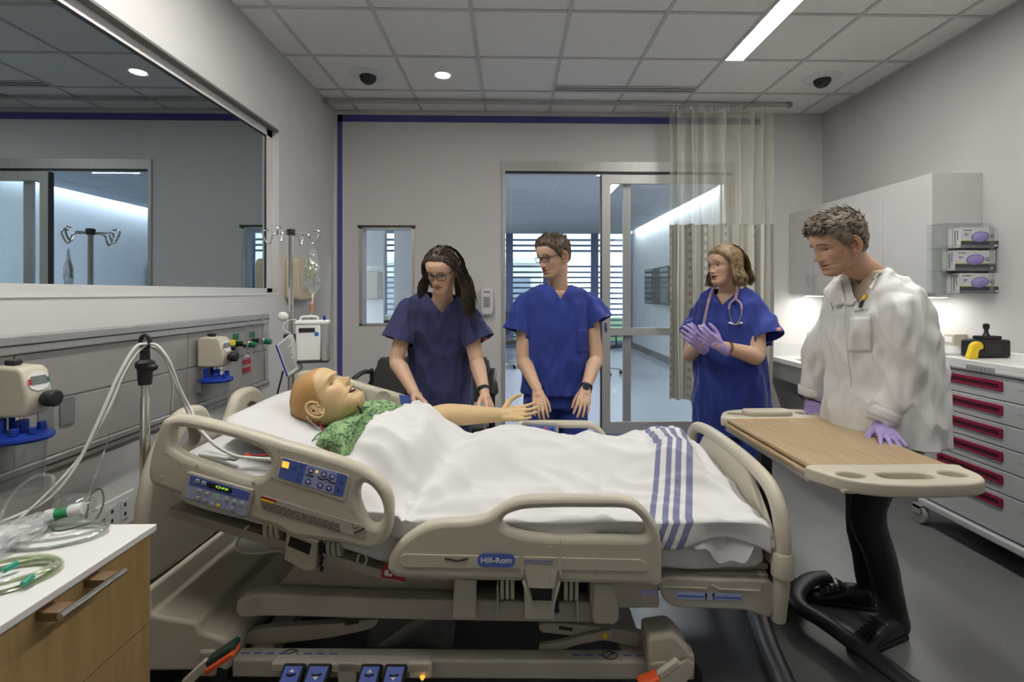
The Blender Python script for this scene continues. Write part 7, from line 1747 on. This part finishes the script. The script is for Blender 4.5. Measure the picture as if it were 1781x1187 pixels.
patch(bv3, V3(1337, 572, 2.7), nrm((1, .3, 0)), UPZ, nrm((.3, -1, 0)), [(-.016, -.012), (.014, -.008), (.014, .012), (-.016, .008)], tagmat(), 'sleeve_tag', P3, nx=4, ny=4)
g = G(); band(g, Vector(Lh['wr']) + nrm(Vector(Lh['el']) - Vector(Lh['wr'])) * .045, nrm(Vector(Lh['el']) - Vector(Lh['wr'])), (.036, .034), .003); band(g, Vector(Lh['wr']) + nrm(Vector(Lh['el']) - Vector(Lh['wr'])) * .055, nrm(Vector(Lh['el']) - Vector(Lh['wr'])), (.037, .035), .003); g.ob('bracelet', mat('bronze_chain', (.25, .15, .09), .35, .7, noise_=(60, .3)), P3)
HB3 = hair_mat('dark_blond_hair', (.10, .065, .03), (.30, .215, .11))
long_hair(hd3, P3, HB3, 1100, -.012, .085, 8, flow=(.02, .10), rad=.0026)
# ---- stethoscope (hangs round her neck)
st = thing('stethoscope', 'mauve stethoscope round the neck of the gloved woman', 'stethoscope', V3(1268, 560, 2.66))
M_MAUVE = mat('mauve_tubing', (.38, .26, .33), .45, noise_=(10, .05))
def on_body(u, v, off=.012, bvh=bv3):
    d = ray(u, v).normalized(); h = bvh.ray_cast(CAM, d); return (h[0] - d * off) if h[0] is not None else W(u, v, 2.75)
lt = [on_body(u, v) for u, v in ((1242, 500), (1234, 520), (1229, 540), (1225, 560), (1224, 568))]; rtp = [on_body(u, v) for u, v in ((1283, 500), (1281, 512), (1279, 520))]
nk = Vector(V3(1268, 512, 2.86)); back = [lt[0] + (nk - lt[0]) * .3 + UPZ * .045, nk - fw3 * .075 + UPZ * .045, rtp[0] + (nk - rtp[0]) * .4 + UPZ * .045]
G().tube(smooth_path(lt[::-1] + back + rtp, 6), .0085, 10).ob('tubing', M_MAUVE, st)
for sgn in (-1, 1):
    y1 = [on_body(u, v, .014) for u, v in ((1279, 520), (1279 + sgn * 9, 528), (1279 + sgn * 11, 538))]; G().tube(smooth_path(y1, 5), .0065, 8).ob('yoke', M_MAUVE, st)
    y2 = [on_body(u, v, .014) for u, v in ((1279 + sgn * 11, 538), (1279 + sgn * 9, 550), (1279 + sgn * 2, 564), (1279 - sgn * 10, 562))]; G().tube(smooth_path(y2, 5), .0036, 8).ob('binaural', M_CHROME, st)
    G().ball(y2[-1], (.008, .008, .006), 10, 8).ob('ear_tip', M_WHITEP, st)
cp_ = on_body(1223, 571, .02); G().lathe([(.001, .014), (.014, .013), (.024, .005), (.025, 0), (.024, -.004), (.001, -.004)], cp_, fw3, 22).ob('chest_piece', M_CHROME, st)
# ---- man in a white lab coat leaning on the overbed table
M_COAT = cloth_mat('white_coat', (.78, .78, .77), .8); M_SHIRT = cloth_mat('beige_shirt', (.50, .40, .30)); M_TROU = cloth_mat('black_trousers', (.006, .006, .007))
fw = nrm((-.86, -.50, 0)); xr = fw.cross(UPZ).normalized()
P4 = thing('person', 'man in white lab coat and lilac gloves leaning on the overbed table', 'person', (1.52, 2.08, 0))
H4 = dict(skin=SK4, nose=1.12, eye=.0016, browc=(.05, .035, .025), jaw=1.0, stubble=(.36, .23, .165), brow=.007, browa=1)
hd4 = Head(V3(1456, 425, 2.07), (-.94, -.06, -.33), H4, 1.08, roll=-.04)
nb = V3(1508, 478, 2.12)
ctr = [((1.615, 2.12, .735), .225, .165), ((1.615, 2.12, .85), .22, .165), ((1.625, 2.12, 1.0), .21, .16), ((1.605, 2.12, 1.15), .205, .158), ((1.585, 2.12, 1.28), .20, .145), ((1.565, 2.12, 1.385), .175, .112), ((1.55, 2.12, 1.44), .115, .08), ((1.542, 2.12, 1.475), .085, .066)]
Ln = dict(sh=V3(1560, 538, 1.98), el=V3(1577, 642, 1.97), wr=V3(1530, 738, 2.00), d=None)
Rf = dict(sh=V3(1466, 530, 2.30), el=V3(1420, 625, 2.42), wr=V3(1412, 697, 2.44), d=None)
hb = hd4.pt(0, -.028, -.055)
trk = G(); limb(trk, [(hb, .058), ((hb + nb) / 2, .058), (nb, .066), (nb - UPZ * .05 - fw * .01, .058)], 18)
arms = []
for A, dd, nn, tt, cu in ((Ln, Vector((-.36, -1, -.24)), (0, -.2, -1), (-1, .3, .1), (.10, .10, .12, .14)), (Rf, Vector((-.42, -.85, -.42)), (.1, -.3, -1), (.8, -.4, .1), (.18, .2, .22, .25))):
    limb(trk, [(nb - UPZ * .05 - fw * .01, .05), (A['sh'], .045)], 14); limb(trk, [(A['sh'], .045), (A['el'], .04), (A['el'].lerp(A['wr'], .6), .035), (A['wr'], .028), (A['wr'] + nrm(dd) * .02, .026)], 14)
    gl = G(); hand(gl, A['wr'] + nrm(dd) * .01, dd, nn, tt, cu, .16, .8, 1.05, 1.1); limb(gl, [(A['wr'] - nrm(dd) * .025, .033), (A['wr'], .031)], 14)
    me = remesh(gl, .0030, 3); mesh_ob('glove', me, M_GLOVE, P4, smooth=80)
build_body(P4, [hd4], [], [remesh(trk, .005, 3)], SK4)
# shirt
g = G(); loft(g, [(Vector(c), a * .84, b * .78) for c, a, b in ctr[2:7]] + [(Vector(ctr[7][0]) + UPZ * -.012, .085, .066)], xr, fw); limb(g, [(nb - UPZ * .03, .074), (nb + fw * -.012 + UPZ * .02, .070)], 18)
sh_, bvs = garment(P4, 'shirt', g, M_SHIRT, .007, 4, (.004, vfold(4.4)), None, (), dict(apex=nb + fw * .10 - UPZ * .045, up=UPZ, right=xr, front=fw, k=1.6, top=nb + UPZ * .018, back=nb + fw * .0, rad=.12))
# coat
g = G(); loft(g, ctr, xr, fw); sl = []
for A in (Ln, Rf):
    inn = A['sh'].lerp(Vector(ctr[4][0]), .4); ax = nrm(A['wr'] - A['el']); se = A['wr'] - ax * .028
    sleeve_tube(g, [(inn, .07), (A['sh'], .072), (A['sh'].lerp(A['el'], .5), .074), (A['el'], .070), (A['el'].lerp(se, .6), .062), (se + ax * .015, .056)], 18, .95, fw); sl.append((se, ax, .07))
apx = Vector((0, 0, 0)); apx = V3(1470, 528, 2.0)
coat, bvc = garment(P4, 'lab_coat', g, M_COAT, .0075, 5, (.016, vfold(8.2, 13, 4.2, .3)), (Vector((1.655, 2.12, .748)), UPZ), sl, dict(apex=apx, up=UPZ, right=xr, front=fw, k=2.1, top=nb + UPZ * .0, back=nb - fw * .005, rad=.10), inside_torso=torso_test(ctr, xr, fw, 1.38))
for E, ax, r in sl:
    pts = []; x = ax.orthogonal().normalized(); y = ax.cross(x)
    g = G(); g.grid(lambda s, t: E - ax * (.042 * t) + (x * math.cos(2 * PI * s) + y * math.sin(2 * PI * s)) * (.0625 + .003 * t), 28, 3, True); g.ob('cuff', M_COAT, P4, solid=.004, smooth=60)
# lapels, collar, pocket, embroidery laid on the coat
def pc(px, m, nm, off=.004, nx=10, ny=10, th=.003, fr=None):
    """patch given by four picture points, laid on the coat as seen from the front left"""
    vs = []
    for j in range(ny + 1):
        for i in range(nx + 1):
            s, t = i / nx, j / ny; u = (px[0][0] * (1 - s) + px[1][0] * s) * (1 - t) + (px[3][0] * (1 - s) + px[2][0] * s) * t; v = (px[0][1] * (1 - s) + px[1][1] * s) * (1 - t) + (px[3][1] * (1 - s) + px[2][1] * s) * t
            d = ray(u, v).normalized(); h = bvc.ray_cast(CAM, d)
            if h[0] is None: h = bvc.find_nearest(W(u, v, 2.05))
            vs.append(h[0] - d * off)
    g = G(); W1 = nx + 1; g.add(vs, [(j * W1 + i, j * W1 + i + 1, (j + 1) * W1 + i + 1, (j + 1) * W1 + i) for j in range(ny) for i in range(nx)]); return g.ob(nm, m, P4, solid=th, smooth=80)
pc([(1514, 452), (1532, 462), (1516, 505), (1496, 494)], M_COAT, 'collar', .014, th=.006)
pc([(1494, 492), (1512, 500), (1480, 532), (1469, 530)], M_COAT, 'lapel', .012, th=.005)
pc([(1449, 488), (1462, 484), (1470, 528), (1452, 535)], M_COAT, 'lapel', .012, th=.005)
pc([(1476, 552), (1514, 551), (1516, 612), (1473, 612)], M_COAT, 'chest_pocket', .005)
M_GOLD = mat('gold_thread', (.75, .5, .04), .6, noise_=(60, .2)); M_MAROON = mat('maroon_thread', (.28, .01, .03), .6, noise_=(60, .2))
pc([(1497, 513), (1506, 508), (1504, 518), (1496, 521)], M_MAROON, 'embroidered_emblem', .006, 4, 4, .001); pc([(1500, 515), (1508, 511), (1506, 521), (1499, 523)], M_GOLD, 'embroidered_emblem', .0072, 4, 4, .001); pc([(1496, 522), (1503, 523), (1499, 535), (1493, 535)], M_INK, 'embroidered_emblem', .006, 4, 4, .001)
def on_coat(u, v, off=.006):
    d = ray(u, v).normalized(); h = bvc.ray_cast(CAM, d); return (h[0] - d * off) if h[0] is not None else W(u, v, 2.0)
G().tube(smooth_path([on_coat(u, v) for u, v in ((1487, 544), (1489, 539), (1491, 543), (1494, 540), (1496, 542), (1499, 541))], 4), .0009, 5).tube(smooth_path([on_coat(u, v) for u, v in ((1497, 541), (1499, 536), (1501, 541), (1504, 538), (1506, 540), (1509, 538))], 4), .0009, 5).ob('embroidered_name', M_INK, P4)
G().tube(smooth_path([on_coat(u, v) for u, v in ((1445, 527), (1447, 533), (1449, 538), (1446, 540))], 4), .0011, 5).ob('embroidered_logo', M_DBLUE, P4)
for (u, v) in ((1461, 585), (1468, 630), (1478, 680)):
    p = on_coat(u, v, .005); G().lathe([(.007, 0), (.007, .002), (.001, .0025)], p, nrm(CAM - p), 12).ob('button', M_WHITEP, P4)
G().tube(smooth_path([on_coat(u, v, .002) for u, v in ((1470, 532), (1471, 570), (1474, 620), (1480, 670), (1489, 725))], 6), .0032, 6).ob('placket_edge', M_COAT, P4)
# trousers and shoes
hipN, hipF = Vector((1.63, 2.04, .80)), Vector((1.63, 2.19, .80))
trousers(P4, M_TROU, [((1.635, 2.11, .76), .15, .11), ((1.635, 2.11, .86), .15, .11)], [[(hipN, .095), (V3(1508, 880, 2.03), .064), (V3(1538, 990, 1.98), .057), (V3(1557, 1084, 1.955), .050)], [(hipF, .095), (V3(1500, 880, 2.17), .064), (V3(1508, 975, 2.16), .056), (V3(1515, 1030, 2.15), .050)]], xr, fw, 'trousers', 5)
M_LEATH = mat('black_leather', (.012, .012, .012), .32, noise_=(30, .2), bump=(60, .25))
def dress_shoe(c, f, lb):
    f = nrm(f); shoes(P4, [c], M_LEATH, f, .275); sh = P4.children[-1]; r = f.cross(UPZ); c = Vector(c)
    sole = [c + f * (-.275 * .42 - .004 + .283 * t) + r * (s * .044 * (1 - .55 * max(0, (t - .75) / .25) ** 2)) for s, ts in ((1, [i / 10 for i in range(11)]), (-1, [1 - i / 10 for i in range(11)])) for t in ts]
    G().prism([Vector((p.x, p.y, .001)) for p in sole], (0, 0, .018)).ob('sole', M_RUBBER, sh, bevel=.004)
    for k in range(5):
        o = c + f * (.015 + .020 * k) + UPZ * (.088 - .0075 * k); G().tube(smooth_path([o + r * .022 - UPZ * .006, o + UPZ * .004, o - r * .022 - UPZ * .006], 4), .0032, 6).ob('lace', M_RUBBER, sh)
    o = c + f * .005 + UPZ * .093
    G().tube(smooth_path([o, o + r * .02 + f * .02 + UPZ * .004, o + r * .03 - UPZ * .01, o], 4), .0026, 6).tube(smooth_path([o, o - r * .02 + f * .02 + UPZ * .004, o - r * .03 - UPZ * .01, o], 4), .0026, 6).ob('lace_bow', M_RUBBER, sh)
dress_shoe((1.445, 1.915, 0), (-.93, -.37, 0), 'near'); dress_shoe((1.465, 2.155, 0), (-.96, .26, 0), 'far')
HB4 = hair_mat('grey_brown_hair', (.045, .035, .025), (.30, .24, .175))
g = hd4.cap(.015, HB4, P4, lift=lambda p: .8 * np.clip((p[..., 2] - .045) / .04, 0, 1)); g.ob('hair', HB4, P4, smooth=80)
strands(hd4, P4, HB4, 1500, lambda p: .013 + .024 * max(0, min(1, (p.z - .045) / .045)), .0019, lambda p: Vector((.35 * math.sin(p.y * 60), .8, .15)) if p.z > .06 else Vector((0, -.55, -.75)), 9, .26, .34, .34)
# ================================================================ training manikin in the bed
MK = (.66, .475, .255)
mk = thing('training_manikin', 'bald patient manikin in a green gown lying in the bed', 'manikin', BM @ Vector((-.45, 0, .72)))
HM = dict(own_ears=True, skin=MK, nose=1.05, eye=.0034, browa=0.0, jaw=1.04, mouth=.014, scalp=(.50, .275, .095), lip=(.55, .36, .19), brow=.006, iris=(.12, .07, .03))
hm = Head(W(566, 695, 2.02), (.52, -.10, .85), HM, 1.20, up=(-.85, 0, .52))
nbm = W(628, 738, 2.06)
g = G(); limb(g, [(hm.pt(0, -.02, -.05), .066), (nbm, .070), (nbm + Vector((.08, 0, -.045)), .07)], 18)
el, wr = W(770, 722, 2.33), W(868, 722, 2.38)
limb(g, [(W(690, 752, 2.2), .045), (W(735, 735, 2.27), .05), (el, .050), (el.lerp(wr, .35), .050), (el.lerp(wr, .75), .040), (wr, .034)], 16)
hand(g, wr, Vector((1, .06, .06)), (0, -.5, 1), (.1, .9, .75), (.10, .13, .16, .2), .10, 1.0, 1.12, 1.05)
limb(g, [(nbm + Vector((.08, 0, -.045)), .06), (W(690, 752, 2.2), .045)], 14)
build_body(mk, [hm], [], [], MK).name = 'head'
build_body(mk, [], [], [remesh(g, .0036, 3)], MK)
for s in (-1,): G(hm.M).ball((0, .079, -.0605), (.012, .004, .0035), 12, 6).ob('teeth', M_WHITEP, mk)
eye = G(hm.M); c = Vector((.0725 + .013, -.012, -.004)); eye.ball(c, (.002, .0045, .0045), 10, 6); eye.ob('ear_port', M_BLACK, mk)
M_GOWN = bpy.data.materials.new('green_gown_print'); M_GOWN.use_nodes = True
n, l = nodes_of(M_GOWN); bs = n['Principled BSDF']; bs.inputs['Roughness'].default_value = .85
tc = n.new('ShaderNodeTexCoord'); mp = n.new('ShaderNodeMapping'); mp.inputs['Rotation'].default_value = (0, .5, .6); mp.inputs['Scale'].default_value = (30, 95, 95); l.new(tc.outputs['Object'], mp.inputs[0])
t1 = n.new('ShaderNodeTexNoise'); t1.inputs['Scale'].default_value = 1; t1.inputs['Detail'].default_value = 3; l.new(mp.outputs[0], t1.inputs['Vector'])
mp2 = n.new('ShaderNodeMapping'); mp2.inputs['Rotation'].default_value = (.4, -.6, -.7); mp2.inputs['Scale'].default_value = (110, 32, 100); l.new(tc.outputs['Object'], mp2.inputs[0])
t2 = n.new('ShaderNodeTexNoise'); t2.inputs['Scale'].default_value = 1; t2.inputs['Detail'].default_value = 3; l.new(mp2.outputs[0], t2.inputs['Vector'])
mn = n.new('ShaderNodeMath'); mn.operation = 'MINIMUM'; l.new(t1.outputs['Fac'], mn.inputs[0]); l.new(t2.outputs['Fac'], mn.inputs[1])
r = n.new('ShaderNodeValToRGB'); r.color_ramp.elements[0].position = .36; r.color_ramp.elements[0].color = (.045, .12, .06, 1); r.color_ramp.elements[1].position = .50; r.color_ramp.elements[1].color = (.30, .48, .22, 1)
l.new(mn.outputs[0], r.inputs[0]); l.new(r.outputs[0], bs.inputs['Base Color'])
ax0 = W(600, 752, 2.05)
g = G(); loft(g, [(ax0 + Vector((dx, dy, dz)), a, b) for dx, dy, dz, a, b in ((-.04, 0, -.01, .13, .04), (-.015, .01, -.003, .21, .07), (.04, .02, .006, .245, .09), (.12, .02, .012, .24, .094), (.22, .02, -.01, .22, .08), (.33, .0, -.05, .18, .05))], Vector((0, 1, 0)), Vector((0, 0, 1)))
limb(g, [(W(575, 768, 1.90), .06), (W(600, 785, 1.88), .05)], 14)
me = remesh(g, .008, 5); folds(me, .009, vfold(5.5, 12, 9))
bb = BVHTree.FromPolygons([blanket.location + v.co for v in blanket.data.vertices], [tuple(p.vertices) for p in blanket.data.polygons])
for v in me.vertices:                                   # the gown lies under the blanket
    h_ = bb.ray_cast(Vector((v.co.x, v.co.y, 2)), Vector((0, 0, -1)))
    if h_[0] is not None and v.co.z > h_[0].z - .014: v.co.z = h_[0].z - .014
mesh_ob('gown', me, M_GOWN, mk, smooth=80)
for sd in (-1, 1):
    ge = ear_geo(sd); ge.M = hm.M; ge.ob('ear', mat('manikin_vinyl', MK, .5, noise_=(20, .04)), mk, smooth=80)
# collar electrode wires
o = G().tube(smooth_path([W(*p) for p in ((618, 704, 1.99), (624, 709, 1.98), (627, 714, 1.98), (627, 720, 1.98))], 5), .004, 8).ob('neck_seam', M_BLACK, mk)
